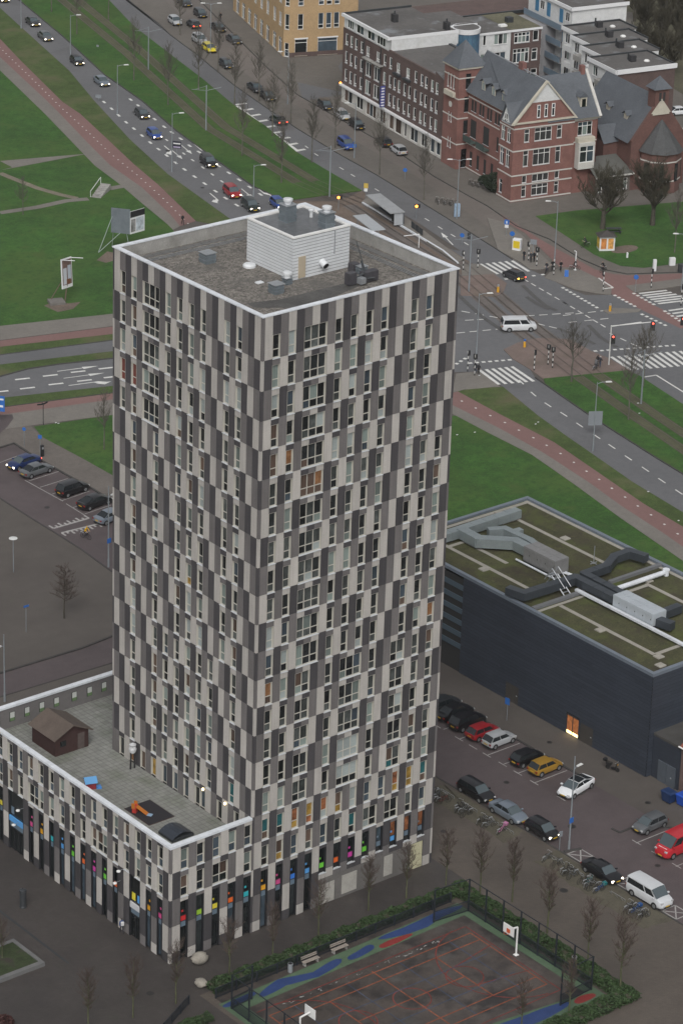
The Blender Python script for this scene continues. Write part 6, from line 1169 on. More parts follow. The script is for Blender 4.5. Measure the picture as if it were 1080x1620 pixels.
lines([[(-7.4, -12.6), (17.2, -12.6)], [(17.2, -12.6), (17.0, -23.8)], [(-7.4, -23.8), (17.0, -23.8)], [(-7.4, -12.6), (-7.4, -23.8)], [(5.1, -12.3), (5.1, -24)], [(-7.2, -14.05), (17.2, -14.05)], [(-7.2, -22.25), (17.0, -22.25)], [(11.6, -14.05), (11.6, -22.25)], [(-1.4, -14.05), (-1.4, -22.25)], [(-1.4, -18.2), (11.6, -18.2)]], .12, .028, LOR, 'court_orange_lines')
lines([[(-8, -11.5), (17.5, -11.4)], [(17.6, -11.4), (17.4, -25.3)], [(-8, -25.3), (17.4, -25.3)], [(11.6, -16.4), (17.4, -15.4)], [(11.6, -20), (17.4, -21)]], .1, .0335, LRD, 'court_red_lines', [(5.1, -18.2, 1.8, 0, 360), (11.6, -18.2, 1.8, 0, 360), (-1.4, -18.2, 1.8, 0, 360), (17.2, -18.2, 7, 100, 260), (-7.2, -18.2, 7, -80, 80)])
lines([[(8.2, -12.6), (8.2, -23.8)], [(1.8, -12.6), (1.8, -23.8)], [(14.5, -12.6), (14.5, -23.8)], [(-4.5, -12.6), (-4.5, -23.8)], [(-6, -16.4), (16, -16.4)], [(-6, -20.4), (16, -20.4)]], .09, .038, LBU, 'court_blue_lines')
b = MB(); rg = random.Random(4)
for _ in range(46): x = rg.uniform(-5.5, 13.5); y = -11.95+rg.uniform(-.22, .22); b.flat([(x, y), (x+rg.uniform(.1, .5), y+rg.uniform(-.1, .1)), (x+rg.uniform(.1, .4), y+rg.uniform(.05, .2))], .042+_*.0001)
tag(b.build('court_chalk_marks', LGR), kind='structure')
FEN = mat('dark_fence_metal', (.028, .034, .042), .55, metal=.3)
def fence(x0, y0, x1, y1, h, n, label, mesh_h, name='court_fence', midrail=True):
    th = tag(empty(name, (x0, y0)), label, 'fence'); d = Vector((x1-x0, y1-y0)); L = d.length; d.normalize(); th.rotation_euler.z = math.atan2(d.y, d.x)
    me = cached(('post', h), lambda: MB().box(-.06, .06, -.06, .06, 0, h).mesh('post', FEN))
    for i in range(n+1): inst('post', me, th, (L*i/n, 0, 0))
    for z in [h-.05]+([mesh_h] if midrail and mesh_h < h-.2 else [])+[.12]: MB().box(.06, L-.06, -.035, .035, z-.035, z+.035).build('rail', FEN, th)
    b = MB(); k = 0
    while k*.11 < L: b.box(k*.11-.011, k*.11+.011, -.011, .011, .15, mesh_h); k += 1
    for q in range(int(mesh_h/.2)): b.box(0, L, .012, .024, .2+q*.2, .22+q*.2)
    o = b.build('wire_mesh', FEN, th); o['kind'] = 'stuff'; return th
fence(19.7, -9.4, 19.7, -27.0, 3.7, 7, 'high dark fence on the right side of the court', 1.25); fence(19.7, -9.4, 15.6, -9.0, 3.7, 1, 'single high fence bay at the upper right court corner', 1.2); fence(-9.6, -7.3, 19.4, -7.1, 1.15, 12, 'low dark mesh fence along the court hedge', 1.1, midrail=False); fence(-9.5, -9.6, -9.6, -28, 3.7, 7, 'high dark fence on the left end of the court', 1.25); fence(-9.5, -9.6, -7.0, -9.4, 3.7, 1, 'single high fence bay at the left court corner', 1.2)
fence(19.7, -27, 15.5, -27.3, 3.7, 1, 'single high fence bay at the lower right court corner', 1.2); fence(-16.8, -9.0, -12.2, -6.6, 1.0, 3, 'low railing at the bottom edge left of the court', .95, 'low_railing', False)
def hoop(x, y, s, label):
    th = tag(empty('basketball_hoop', (x, y), 0 if s > 0 else math.pi), label, 'basketball hoop'); WM = M['white']
    MB().tube([(0, 0, 0), (0, 0, 3.1), (-1.1, 0, 3.25)], .09, 8).build('pole', WM, th); MB().bevbox(-.2, .2, -.2, .2, 0, .12).build('base_plate', WM, th)
    MB().box(-1.18, -1.12, -.75, .75, 2.75, 3.75).build('backboard', WM, th); MB().box(-1.20, -1.185, -.25, .25, 2.95, 3.35).build('orange_square', mat('orange_paint', (.55, .10, .03), .6), th)
    b = MB(); b.tube([(-1.45+.23*math.cos(R(a)), .23*math.sin(R(a)), 2.95) for a in range(0, 361, 30)], .015, 5); b.build('ring', mat('orange_ring', (.5, .08, .02), .5), th)
hoop(18.1, -18.2, 1, 'white basketball hoop at the right end of the court'); hoop(-8.3, -18.2, -1, 'white basketball hoop seen from behind at the bottom edge')
def bench(x, y, rz, label):
    th = tag(empty('bench', (x, y), rz), label, 'bench'); WD = mat('weathered_wood', (.26, .23, .20), .8, n=((2, .15),))
    for k in range(3): MB().box(-.95, .95, -.05+k*.16, .08+k*.16, .42, .46).build('seat_slat', WD, th)
    for k in range(2): MB().box(-.95, .95, .46+k*.03, .49+k*.03, .58+k*.18, .72+k*.18).build('back_slat', WD, th)
    for x_ in (-.75, .75): MB().box(x_-.05, x_+.05, .0, .45, 0, .42).build('leg', M['concrete'], th)
bench(1.3, -7.95, 0, 'left slatted bench beside the court hedge'); bench(4.9, -7.85, 0, 'right slatted bench beside the court hedge')
def bin_(q, label, h=.95):
    th = tag(empty('litter_bin', q), label, 'bin'); MB().lathe([(.22, 0), (.24, .1), (.24, h-.15), (.26, h-.12), (.26, h)], 12).build('body', M['steel'] if 'court' in label else M['dsteel'], th); MB().lathe([(.2, h), (.18, h+.03)], 12).build('lid', M['black'], th)
bin_((-1.2, -7.8), 'grey litter bin left of the court benches'); bin_((152.32,142.76), 'dark litter bin at the end of the tram platform') ; bin_((21.20,-22.99), 'dark bin behind the right court hedge', 1.1)
def boulder(q, s, label, seed):
    rg = random.Random(seed); b = MB(); n, m = 14, 9; b.add([(s[0]*math.cos(2*math.pi*i/n)*math.sin(math.pi*(j+.5)/m)*(1+.14*math.sin(3*i+j*seed)+rg.uniform(-.05, .05)), s[1]*math.sin(2*math.pi*i/n)*math.sin(math.pi*(j+.5)/m)*(1+.1*math.cos(2*i+seed*j)), s[2]*(1-math.cos(math.pi*(j+.5)/m))*.52) for j in range(m) for i in range(n)], [(j*n+i, j*n+(i+1) % n, (j+1)*n+(i+1) % n, (j+1)*n+i) for j in range(m-1) for i in range(n)]+[tuple(range(n-1, -1, -1)), tuple(range((m-1)*n, m*n))])
    o = b.build('boulder', mat('boulder_stone', (.27, .25, .215), .9, n=((1.2, .2), (6, .15))), None, (q[0], q[1], -.08), seed, 40); tag(o, label, 'boulder')
boulder((-7.09,-1.42), (.85, .7, 1.15), 'larger pale boulder at the podium corner', 3); boulder((-9.44,-4.78), (.65, .55, .85), 'smaller pale boulder near the court hedge', 5)
# raised planter on the plaza, drum column
pl = tag(empty('raised_planter', (-21.7, 9.6)), 'low stone-edged planter with grass at the left edge of the plaza', 'planter'); b = MB(); b.box(-3.2, 2.5, 2.0, 2.4, 0, .42).box(-3.2, 2.5, -2.9, -2.4, 0, .42).box(2.1, 2.5, -2.4, 2.0, 0, .42).box(-3.2, -2.8, -2.4, 2.0, 0, .42); b.build('stone_edge', mat('grey_stone', (.13, .13, .13), .85, n=((1, .1),)), pl); MB().box(-2.8, 2.1, -2.4, 2.0, 0, .34).build('grass_bed', mat('thin_dark_grass', (.028, .042, .014), .95, n=((.8, .35), (4, .3)), stain=(.8, (.035, .030, .024), .5, .65)), pl)  # wet grass in the bed, darker than the lawns
th = tag(empty('advertising_column', (-14.89,16.86)), 'dark round column standing on the plaza', 'column'); MB().lathe([(.36, 0), (.36, .15), (.33, .2), (.33, 1.75), (.38, 1.8), (.36, 1.95), (.1, 2.05)], 16).build('drum', M['dsteel'], th); MB().cyl((0, 0, 2.05), (0, 0, 2.2), .06, .02, 8).build('finial', M['dsteel'], th)
# ---------------------------------------------------------------- lamp posts
LH = mat('lamp_head', (.62, .63, .62), .4); GPL = mat('grey_pole', (.24, .265, .285), .5, metal=.2)
def lamp(q, h, d, label, arm=1.2, double=False, post='GPL', sign=None, plain=False):
    th = tag(empty('street_lamp', q, math.atan2(d[1], d[0])), label, 'street lamp'); MB().cyl((0, 0, 0), (0, 0, h), .10, .055, 8).build('pole', GPL, th); MB().cyl((0, 0, 0), (0, 0, 1.1), .13, .12, 8).build('base_sleeve', GPL, th)
    for s in ((1, -1) if double else (1,)):
        z = h if not plain else h-1.3
        MB().tube([(0, 0, z-.25), (s*arm*.5, 0, z-.02), (s*arm, 0, z)], .04, 6).build('arm', GPL, th); MB().add([(s*(arm-.1), -.1, z-.04), (s*(arm+.75), -.14, z), (s*(arm+.75), .14, z), (s*(arm-.1), .1, z-.04), (s*(arm-.1), -.08, z+.1), (s*(arm+.6), -.1, z+.13), (s*(arm+.6), .1, z+.13), (s*(arm-.1), .08, z+.1)], [(3, 2, 1, 0), (4, 5, 6, 7), (0, 1, 5, 4), (1, 2, 6, 5), (2, 3, 7, 6), (3, 0, 4, 7)]).build('lamp_head', LH, th)
    if sign: MB().box(-.3, .3, -.12, -.08, sign, sign+.6).build('small_sign', SGB, th)
    return th
SGB = mat('blue_sign_face', (.03, .13, .42), .4); SGW = mat('white_sign_face', (.65, .66, .67), .5); SGK = mat('sign_back', (.20, .22, .24), .6)
EX = (.84, -.54)
for q, h, d, lb, kw in (((161.73,281.29), 9, EX, 'street lamp at the top left beside the main road', {}), ((159.02,261.10), 7.6, EX, 'street lamp beside the small black car on the main road', {}), ((144.98,226.55), 8.8, EX, 'street lamp where the main road widens', {}), ((133.84,195.49), 10, EX, 'street lamp with a dark sign beside the grass verge', {}), ((136.99,177.66), 5.4, EX, 'short street lamp just left of the penthouse', {}), ((109.71,69.01), 9.8, EX, 'pale street lamp on the verge of the right-hand road', {}), ((120.33,104.41), 9.2, EX, 'street lamp on the junction island beside the tower edge', {}), ((157.17,151.23), 9.8, (.84, -.54), 'double-headed street lamp in front of the mansion', {'double': True}), ((155.24,126.29), 10.2, (-.84, .54), 'street lamp at the cyclists waiting by the park lawn', {}), ((181.23,248.20), 9.5, (.84, -.54), 'double-headed street lamp beside the yellow car', {'double': True}), ((173.32,215.12), 9.5, (-.84, .54), 'street lamp in front of the yellow corner building', {}), ((163.53,184.69), 9.5, (-.84, .54), 'street lamp with blue sign beside the blue SUV', {'sign': 1.8}), ((163.26,106.90), 9.0, (-.84, .54), 'street lamp at the right edge beside the zebra crossing', {}),
                        ((35.86,-6.39), 10.8, (.9, .1), 'tall pale lamp post with blue plate beside the parked cars', {'plain': True, 'arm': .5, 'sign': 3.2}), ((37.12,76.22), 10.6, (.9, .1), 'tall lamp post against the left edge of the tower', {'plain': True, 'arm': .5, 'sign': 3.2}), ((7.69,54.18), 8.2, (-.9, -.1), 'tall lamp post at the left edge above the podium', {'plain': True, 'arm': .5})):
    lamp(q, h, d, lb, **kw)
th = tag(empty('globe_lamp', (27.09,81.58)), 'disc-topped lamp on the open paving at left', 'street lamp'); MB().cyl((0, 0, 0), (0, 0, 4.3), .06, .05, 8).build('pole', GPL, th); MB().lathe([(.06, 4.2), (.5, 4.38), (.52, 4.44), (.2, 4.52)], 16).build('lamp_disc', LH, th)
# tram catenary poles
gp = 'tram poles on the median'
for q, h, lb in (((165.38,245.69), 8, 'tram pole near the top of the median'), ((152.03,210.50), 8, 'tram pole midway along the median'), ((134.52,236.11), 0, ''), ((147.34,171.11), 8.5, 'tram pole at the end of the median before the tram stop'), ((136.44,124.53), 9, 'grey tram pole with brackets right of the tower roof corner'), ((126.45,77.32), 8, 'tram pole on the right-hand median')):
    if h: th = tag(empty('tram_pole', q, R(-20)), lb, 'pole', gp); MB().cyl((0, 0, 0), (0, 0, h), .13, .10, 8).build('mast', GPL, th); MB().tube([(0, 0, h-.9), (-2.6, 0, h-.5)], .04, 5).tube([(0, 0, h-.1), (-2.0, 0, h-.55)], .03, 5).build('bracket_arm', GPL, th); MB().tube([(0, 0, h-.9), (2.6, 0, h-.5)], .04, 5).build('bracket_arm', GPL, th)
# ---------------------------------------------------------------- traffic signals
BW_ = [mat('signal_white', (.55, .55, .54), .6), mat('signal_black', (.02, .02, .022), .6)]; SRED = mat('red_signal_lit', (.6, .05, .03), .4, emit=((1, .08, .05), 6)); SOFF = mat('signal_lens_off', (.03, .03, .03), .3)
def signal(q, rz, label, h=3.0, heads=1, lit=False, name='traffic_light'):
    th = tag(empty(name, q, rz), label, 'traffic light')
    for k in range(7): MB().cyl((0, 0, h*k/8), (0, 0, h*(k+1)/8), .075, .075, 8).build('pole_band', BW_[(k+1) % 2], th)
    for i in range(heads):
        y = .15 if i % 2 == 0 else -.17; o = MB().bevbox(-.11, .11, y-.12, y+.12, h*.8, h*.8+.75, .03).build('signal_head', BW_[1], th)
        for k in range(3): MB().cyl((-.115, y, h*.8+.14+k*.23), (-.13, y, h*.8+.14+k*.23), .085, .085, 10).build('lens', SRED if lit and k == 2 else SOFF, o)
    MB().lathe([(.09, h*7/8), (.12, h*7/8+.3), (.05, h)], 8).build('cap', BW_[0], th)
for q, rz, lb, h, n, lit in (((141.98,132.20), 0, 'signal post nearest the tower roof corner', 3, 1, 0), ((144.38,131.60), .6, 'signal post at the left end of the upper zebra crossing', 3, 2, 0), ((153.10,129.82), 1.2, 'signal post beside the two people in dark coats', 3, 1, 0), ((152.40,127.18), .3, 'signal post at the right end of the upper zebra crossing', 3, 2, 0), ((151.86,122.75), .8, 'signal post among the waiting cyclists', 2.6, 0, 0), ((153.08,113.18), .2, 'signal post at the tip of the curved island', 3.2, 1, 0), ((160.24,110.30), 3, 'signal post showing red beside the right-hand zebra', 3, 1, 1), ((158.54,102.23), 3, 'signal post showing red at the right edge', 3.4, 1, 1), ((114.95,100.13), 3.4, 'signal post at the left end of the lower zebra crossing', 3.1, 1, 0), ((114.64,98.30), .6, 'signal post beside the two people at the lower zebra', 3.2, 2, 0), ((122.79,95.01), 3, 'signal post at the right end of the lower zebra crossing', 3.1, 1, 0), ((125.88,95.52), .4, 'left one of two signal posts by the tram crossing', 3, 2, 0), ((125.57,94.26), .9, 'right one of two signal posts by the tram crossing', 3.1, 2, 0)):
    signal(q, rz, lb, h, n, lit)
th = tag(empty('signal_gantry', (132.97,90.63), R(-32)), 'white signal gantry with arm and red lights over the right-hand road', 'gantry'); MB().cyl((0, 0, 0), (0, 0, 6), .10, .08, 8).build('mast', BW_[0], th); MB().tube([(0, 0, 5.9), (5.6, 0, 6.4)], .07, 6).build('arm', BW_[0], th)
for x, z in ((5.9, 5.2), (.35, 3.3)):
    o = MB().bevbox(x-.3, x+.3, -.2, .12, z, z+1.3, .1).build('signal_head', BW_[1], th)
    for k in range(3): MB().cyl((x, -.2, z+.25+k*.4), (x, -.23, z+.25+k*.4), .13, .13, 10).build('lens', SRED if k == 2 else SOFF, o)
th = tag(empty('overhead_signal', (144.49,88.07), R(-32)), 'dark overhead signal with red light at the right edge', 'traffic light'); MB().cyl((.6, 0, 0), (.6, 0, 5.8), .10, .08, 8).build('mast', BW_[0], th); o = MB().bevbox(-.3, .3, -.2, .12, 4.4, 5.7, .1).build('signal_head', BW_[1], th); MB().cyl((0, -.2, 5.4), (0, -.23, 5.4), .13, .13, 10).build('lens', SRED, o); MB().tube([(.6, 0, 5.5), (0, 0, 5.5)], .05, 5).build('bracket', BW_[0], th)
for q, lb in (((139.86,121.87), 'yellow bollard on the left junction island'), ((127.81,102.57), 'yellow bollard on the lower junction island'), ((148.13,106.43), 'orange bollard on the narrow right island')):
    th = tag(empty('bollard', q), lb, 'bollard'); MB().lathe([(.2, .1), (.18, .9), (.1, 1.0)], 10).build('body', mat('bollard_yellow', (.6, .32, .03), .5), th); MB().lathe([(.17, 1.0), (.17, 1.25), (.05, 1.3)], 10).build('cap', SGB if 'lower' in lb else M['steel'], th)
# ---------------------------------------------------------------- signs
def sign(q, h, w_, hh, m, label, rz=None, face2=None, name='road_sign', post=True, round_=False):
    rz = R(-52) if rz is None else rz; th = tag(empty(name, q, rz), label, 'sign')
    if post: MB().cyl((0, 0, 0), (0, 0, h+hh), .04, .04, 6).build('post', GPL, th)
    if round_: MB().cyl((0, -.05, h+hh/2), (0, -.08, h+hh/2), w_/2, w_/2, 16).build('panel', m, th)
    else: MB().box(-w_/2, w_/2, -.09, -.05, h, h+hh).build('panel', m, th)
    if face2: MB().box(-w_/2*.8, w_/2*.8, -.095, -.05, h-.55, h-.08).build('under_plate', face2, th)
    return th
th = sign((157.97,140.39), 2.0, .75, .75, SGB, 'blue sign with white plate on the grass strip beside the red path', None, SGW); MB().box(-.08, .08, -.1, -.09, 2.15, 2.55).build('arrow_mark', SGW, th)
sign((156.51,137.41), 1.2, .8, .8, SGB, 'round blue sign beside the yellow and white cabinet', round_=True); sign((149.45,141.11), 1.3, .7, .7, SGB, 'round blue sign on the tram stop road', round_=True); sign((162.94,170.87), 1.4, .7, .7, SGB, 'round blue sign between the brick street trees', round_=True); sign((156.91,110.24), 2.1, .75, .75, SGB, 'round blue bicycle sign right of the curved island', round_=True)
th = sign((150.75,166.13), 2.2, .7, .8, mat('yellow_sign', (.5, .36, .08), .5), 'yellow and white tram stop sign above the shelter', None, SGW); sign((154.64,130.52), 2.2, 1.0, .8, SGK, 'grey sign back beside the red cycle path'); sign((113.43,72.74), 1.6, 1.9, 2.0, SGK, 'large grey sign back mounted on the right-hand lamp', post=True, rz=R(-30))
th = sign((136.52,197.74), 3.0, 1.5, 1.2, mat('dark_information_sign', (.03, .03, .045), .5), 'dark text sign between the lanes of the main road'); MB().box(-.6, .6, -.1, -.09, 3.7, 3.9).build('text_line', SGW, th); MB().box(-.6, .6, -.1, -.09, 3.1, 3.3).build('text_line', mat('lilac_text', (.4, .35, .5), .5), th)
th = sign((51.58,121.68), 1.6, 1.5, 2.2, SGB, 'big blue direction sign cut by the left edge'); MB().box(-.2, .6, -.1, -.09, 3.2, 3.45).build('text_line', SGW, th); MB().box(-.1, .55, -.1, -.09, 2.2, 2.5).build('text_line', SGW, th)
sign((49.67,112.99), 2.2, .5, .5, SGB, 'round blue sign on the paving at the left lawn corner', round_=True); sign((49.35,108.85), 2.6, .5, .5, SGB, 'square blue sign above the black pay machine'); sign((49.61,18.53), 2.0, .6, .8, SGB, 'blue parking sign at the bays along the hall', rz=R(-80)); sign((166.32,262.89), 0.1, .4, .4, SGK, 'small grey plate low on the main road verge'); sign((146.79,234.82), .6, 1.0, .6, SGK, 'pale sign on the verge where the main road widens'); sign((35.07,-5.82), 1.6, .5, .6, SGK, 'small grey sign next to the tall lamp post', rz=R(0)); sign((19.25,67.20), 3.2, .7, .25, SGB, 'thin signpost with blue arm on the open paving at left', rz=0)
th = tag(empty('pay_machine', (49.67,108.88)), 'black parking pay machine beside the left bays', 'machine'); MB().bevbox(-.2, .2, -.18, .18, 0, 1.6, .05).build('body', TRIM, th); MB().box(-.14, .14, -.2, -.18, 1.05, 1.35).build('screen', M['steel'], th)
th = tag(empty('direction_post', (55.81,117.66)), 'dark post with crossed direction arms beside the lawn', 'sign'); MB().cyl((0, 0, 0), (0, 0, 3.1), .05, .05, 6).build('post', TRIM, th)
for a, l in ((.3, .9), (2.8, .8), (1.3, .5), (4.2, .5)): MB().box(0, l, -.03, .03, -.1, .1).build('direction_arm', TRIM, th, (0, 0, 2.95), a)
# ad column on lamp, ad box, kiosk, cabinets
def cabinet(q, w_, d_, h_, m, label, rz=R(-25), face=None):
    th = tag(empty('cabinet', q, rz), label, 'cabinet'); MB().bevbox(-w_/2, w_/2, -d_/2, d_/2, .05, h_, .05).build('housing', m, th)
    if face: MB().box(-w_*.4, w_*.4, -d_/2-.03, -d_/2, h_*.25, h_*.85).build('poster', face, th)
cabinet((154.98,134.53), 1.3, .8, 1.9, SGW, 'white cabinet with a yellow poster beside the crossing', R(-60), mat('yellow_poster', (.6, .45, .02), .5)); cabinet((157.78,151.93), .9, .35, 2.2, mat('pale_blue_board', (.30, .40, .52), .4, n=((3, .2),)), 'pale blue advertising board at the foot of the double lamp'); cabinet((170.06,115.88), .9, .5, 1.3, SGW, 'white electrical cabinet on the far edge of the lawn'); cabinet((165.98,115.55), .5, .4, 1.9, SGW, 'slim white cabinet beside the red signal post'); cabinet((168.96,112.83), .8, .7, 1.4, M['dsteel'], 'dark waste container at the right edge by the lawn'); cabinet((166.74,122.32), .25, .25, .9, SGW, 'short white marker post on the lawn')
kk = tag(empty('advertising_kiosk', (166.82,127.22), R(-30)), 'small kiosk with orange posters and dark roof on the lawn', 'kiosk'); MB().box(-1.2, 1.2, -.9, .9, 0, 2.3).build('body', SGW, kk); MB().add([(-1.5, -1.2, 2.3), (1.5, -1.2, 2.3), (1.5, 1.2, 2.3), (-1.5, 1.2, 2.3), (0, 0, 3.1)], [(0, 1, 4), (1, 2, 4), (2, 3, 4), (3, 0, 4), (3, 2, 1, 0)]).build('roof', mat('kiosk_roof', (.05, .045, .042), .8), kk)
for x, m in ((-.55, mat('orange_poster', (.5, .2, .06), .5, n=((2, .4),))), (.55, mat('amber_poster', (.55, .28, .08), .5, n=((2, .5),)))): MB().box(x-.42, x+.42, -.94, -.9, .35, 2.0).build('poster', m, kk)
MB().box(-1.24, -1.2, -.7, .7, .35, 2.0).build('poster', mat('yellow_red_poster', (.6, .40, .06), .5, n=((1.5, .6),)), kk)
pt = tag(empty('picnic_table', (173.30,132.22), R(-35)), 'dark picnic table behind the kiosk on the lawn', 'table'); MB().box(-1.2, 1.2, -.4, .4, .7, .76).build('table_top', M['dsteel'], pt)
for s in (-1, 1): MB().box(-1.2, 1.2, s*.75-.15, s*.75+.15, .42, .47).build('seat', M['dsteel'], pt); MB().box(s*.9-.06, s*.9+.06, -.8, .8, 0, .42).build('leg', M['dsteel'], pt)
# tram shelter
sh = tag(empty('tram_shelter', (148.43,162.48), math.atan2((146.19,154.92)[1]-(148.46,162.84)[1], (146.19,154.92)[0]-(148.46,162.84)[0])), 'grey tram shelter with flat roof on the platform', 'shelter')
MB().prism([(0, -.6), (9.6, -.6), (9.6, 1.9), (0, 1.9)], 2.42, 2.55).build('roof', mat('shelter_roof', (.30, .31, .32), .5, n=((1, .1),)), sh)
for x in (.1, 3.2, 6.4, 9.4): MB().box(x-.06, x+.06, 1.75, 1.87, .2, 2.45).build('post', M['steel'], sh)
for x in (0, 3.3, 6.6): MB().box(x+.2, x+3.0, 1.78, 1.82, .5, 2.3).build('glass_panel', GL['blue'], sh)
MB().box(9.3, 9.4, .2, 1.7, .4, 2.4).build('end_panel', mat('shelter_end', (.36, .38, .40), .5), sh); MB().box(1, 6, 1.2, 1.6, .55, .62).build('bench_seat', M['dsteel'], sh); MB().box(6.9, 9.2, .9, 1.6, .3, 1.7).build('ticket_machine', M['dsteel'], sh)
s2_ = tag(empty('platform_shelter', (139.41,152.13), sh.rotation_euler.z), 'pale shelter roof just beyond the tower parapet', 'shelter'); MB().box(-3.6, 4.0, -.8, 1.4, 2.45, 2.58).build('roof', mat('pale_shelter_roof', (.36, .38, .40), .5), s2_)
for x in (-3.5, 4.5): MB().box(x-.06, x+.06, -.06, .06, 0, 2.5).build('post', M['steel'], s2_)
pr = tag(empty('platform_railing', (147.98,151.50), sh.rotation_euler.z), 'grey railing panels at the end of the tram platform', 'railing')
for x in (0, 1.5, 3.0): MB().box(x, x+1.3, -.03, .03, .3, 1.3).build('panel', M['dsteel'], pr)
pp = tag(empty('platform_portal', (143.14,143.95), sh.rotation_euler.z), 'white pipe portal at the platform edge', 'portal'); MB().tube([(0, 0, 0), (0, 0, 2.2), (0, -2.6, 2.2)], .07, 6).build('pipe', SGW, pp)
for q, lb in (((144.13,164.87), 'orange warning lamp board beyond the penthouse'), ((151.62,154.59), 'orange warning lamp board beside the tram platform'), ((184.70,214.57), 'orange lamp glowing at the terrace corner')):
    th = tag(empty('warning_board', q, R(-30)), lb, 'signal'); MB().tube([(0, 0, 0), (0, 0, 2.2)], .04, 6).build('post', GPL, th); MB().box(-.35, .55, -.1, .1, 1.9, 2.5).build('board', BW_[1], th); MB().cyl((-.05, -.1, 2.2), (-.05, -.16, 2.2), .22, .22, 12).build('orange_lamp', mat('orange_lamp_lit', (.8, .3, .05), .4, emit=((1, .33, .05), 6)), th)
# ---------------------------------------------------------------- billboards and steps on the left lawn
bb = tag(empty('billboard', (102.50,167.95), R(-52)), 'grey billboard on a tall steel frame behind the tower parapet', 'billboard')
BM = MB().tube([(-2.2, 0, 0), (-.2, 1.5, 6.2)], .07, 6).tube([(2.2, 2.0, 0), (1.2, 1.5, 6.2)], .07, 6).tube([(-2.2, 0, 0), (1.2, 1.5, 3.4)], .06, 6).tube([(-1.0, 3.2, 0), (-.2, 1.5, 4.4)], .06, 6); BM.build('steel_frame', mat('green_grey_steel', (.25, .30, .28), .5), bb)
MB().box(-.6, 2.4, 1.3, 1.5, 3.0, 6.9).build('board_back', mat('grey_board', (.13, .15, .17), .6, n=((1, .15),)), bb)
o = MB().box(0, 2.9, -.06, .06, 3.0, 6.6).build('poster_panel', SGW, bb, (2.4, 1.3, 0), R(58)); MB().box(0, 2.9, -.075, -.06, 5.6, 6.6).build('dark_header', TRIM, o); MB().box(1.2, 2.7, -.075, -.06, 3.3, 5.4).build('picture', mat('pale_picture', (.42, .47, .52), .4, n=((1.2, .4),)), o); MB().box(.15, 1.05, -.075, -.06, 3.3, 5.3).build('picture', mat('street_picture', (.22, .22, .22), .4, n=((1.2, .6),)), o)
b2 = tag(empty('poster_board', (84.28,154.91), R(-20)), 'tilted portrait poster board with two figures on the left lawn', 'billboard'); MB().bevbox(-2.0, .3, -1.2, .8, 0, .45, .06).build('concrete_base', mat('weathered_concrete', (.15, .142, .13), .9, n=((1, .15),)), b2); MB().tube([(.5, 0, .2), (.9, .2, 2.8)], .09, 6).tube([(-1.6, .4, .3), (.2, .4, 3.2)], .07, 6).build('struts', mat('rusty_steel', (.13, .09, .07), .7), b2)
pb = MB().box(-1.2, 1.2, -.08, .08, 0, 4.4).build('white_frame', SGW, b2, (.9, .2, 2.1), R(-35)); pb.rotation_euler = (R(-6), R(4), R(38))
MB().box(-1.05, 1.05, -.1, -.08, .5, 4.2).build('poster', mat('poster_ground', (.15, .10, .085), .5, n=((1.1, .4),)), pb); MB().box(-.9, -.1, -.115, -.1, .6, 3.0).build('pale_figure', mat('pale_cloth', (.46, .48, .52), .5), pb); MB().box(.15, .9, -.115, -.1, 1.2, 3.3).build('pale_figure', mat('pale_cloth_2', (.42, .46, .52), .5), pb); MB().box(-.2, .7, -.12, -.115, .5, 1.3).build('brown_figure', mat('brown_cloth', (.16, .07, .04), .6), pb)
for x in (-1.0, 1.0): MB().tube([(x, -.1, 4.3), (x+.2, -2.2, 4.4)], .06, 6).build('lamp_arm', SGW, pb)
sp = tag(empty('outdoor_steps', (117.84,192.80), R(35)), 'short outdoor steps with a handrail on the left lawn', 'steps')
for k in range(7): MB().box(-2.4+k*.7, -1.75+k*.7, -.8, .8, 0, .12+k*.13).build('step', M['concrete'], sp)
MB().tube([(-2.4, .9, 1.0), (2.4, .9, 1.9)], .05, 6).tube([(-2.4, .9, 0), (-2.4, .9, 1.0)], .04, 6).tube([(2.4, .9, .8), (2.4, .9, 1.9)], .04, 6).build('handrail', SGW, sp)
# terrace things on the podium roof
sd_ = tag(empty('garden_shed', (-5.6, 24.8, DK)), 'dark brown timber shed with shallow roof on the roof terrace', 'shed'); WDK = mat('dark_timber', (.045, .022, .020), .85, n=((1.5, .15), (5, .2, (8, 8, .4))))
MB().box(0, 4.0, 0, 4.1, 0, 2.0).add([(0, 0, 2), (4, 0, 2), (2.0, 0, 2.95)], [(0, 1, 2)]).build('walls', WDK, sd_); MB().add([(-.35, -.35, 1.95), (2.0, -.35, 3.1), (2.0, 4.4, 3.1), (-.35, 4.4, 1.95), (4.35, -.35, 1.95), (4.35, 4.4, 1.95), (-.35, -.35, 1.85), (2, -.35, 3.0), (4.35, -.35, 1.85)], [(0, 1, 2, 3), (1, 4, 5, 2), (6, 7, 1, 0), (7, 8, 4, 1)]).build('roof', mat('shed_roof', (.092, .072, .060), .9, n=((.6, .15), (5, .1))), sd_); MB().box(2.7, 3.5, -.04, 0, .05, 1.8).build('door', mat('shed_door', (.09, .07, .065), .8, n=((3, .15),)), sd_); MB().box(.6, 1.3, -.04, 0, .9, 1.5).build('window', GL['dark'], sd_)
mt_ = tag(empty('play_mat', (-4.6, 10.2, DK)), 'dark square rubber play mat on the roof terrace', 'mat'); MB().box(-1.5, 1.45, -2.0, 2.0, 0, .06).build('rubber', mat('dark_rubber', (.020, .018, .022), .9), mt_); MB().box(-1.55, 1.5, -2.05, 2.05, 0, .04).build('edging', mat('brown_edging', (.06, .03, .025), .9), mt_)
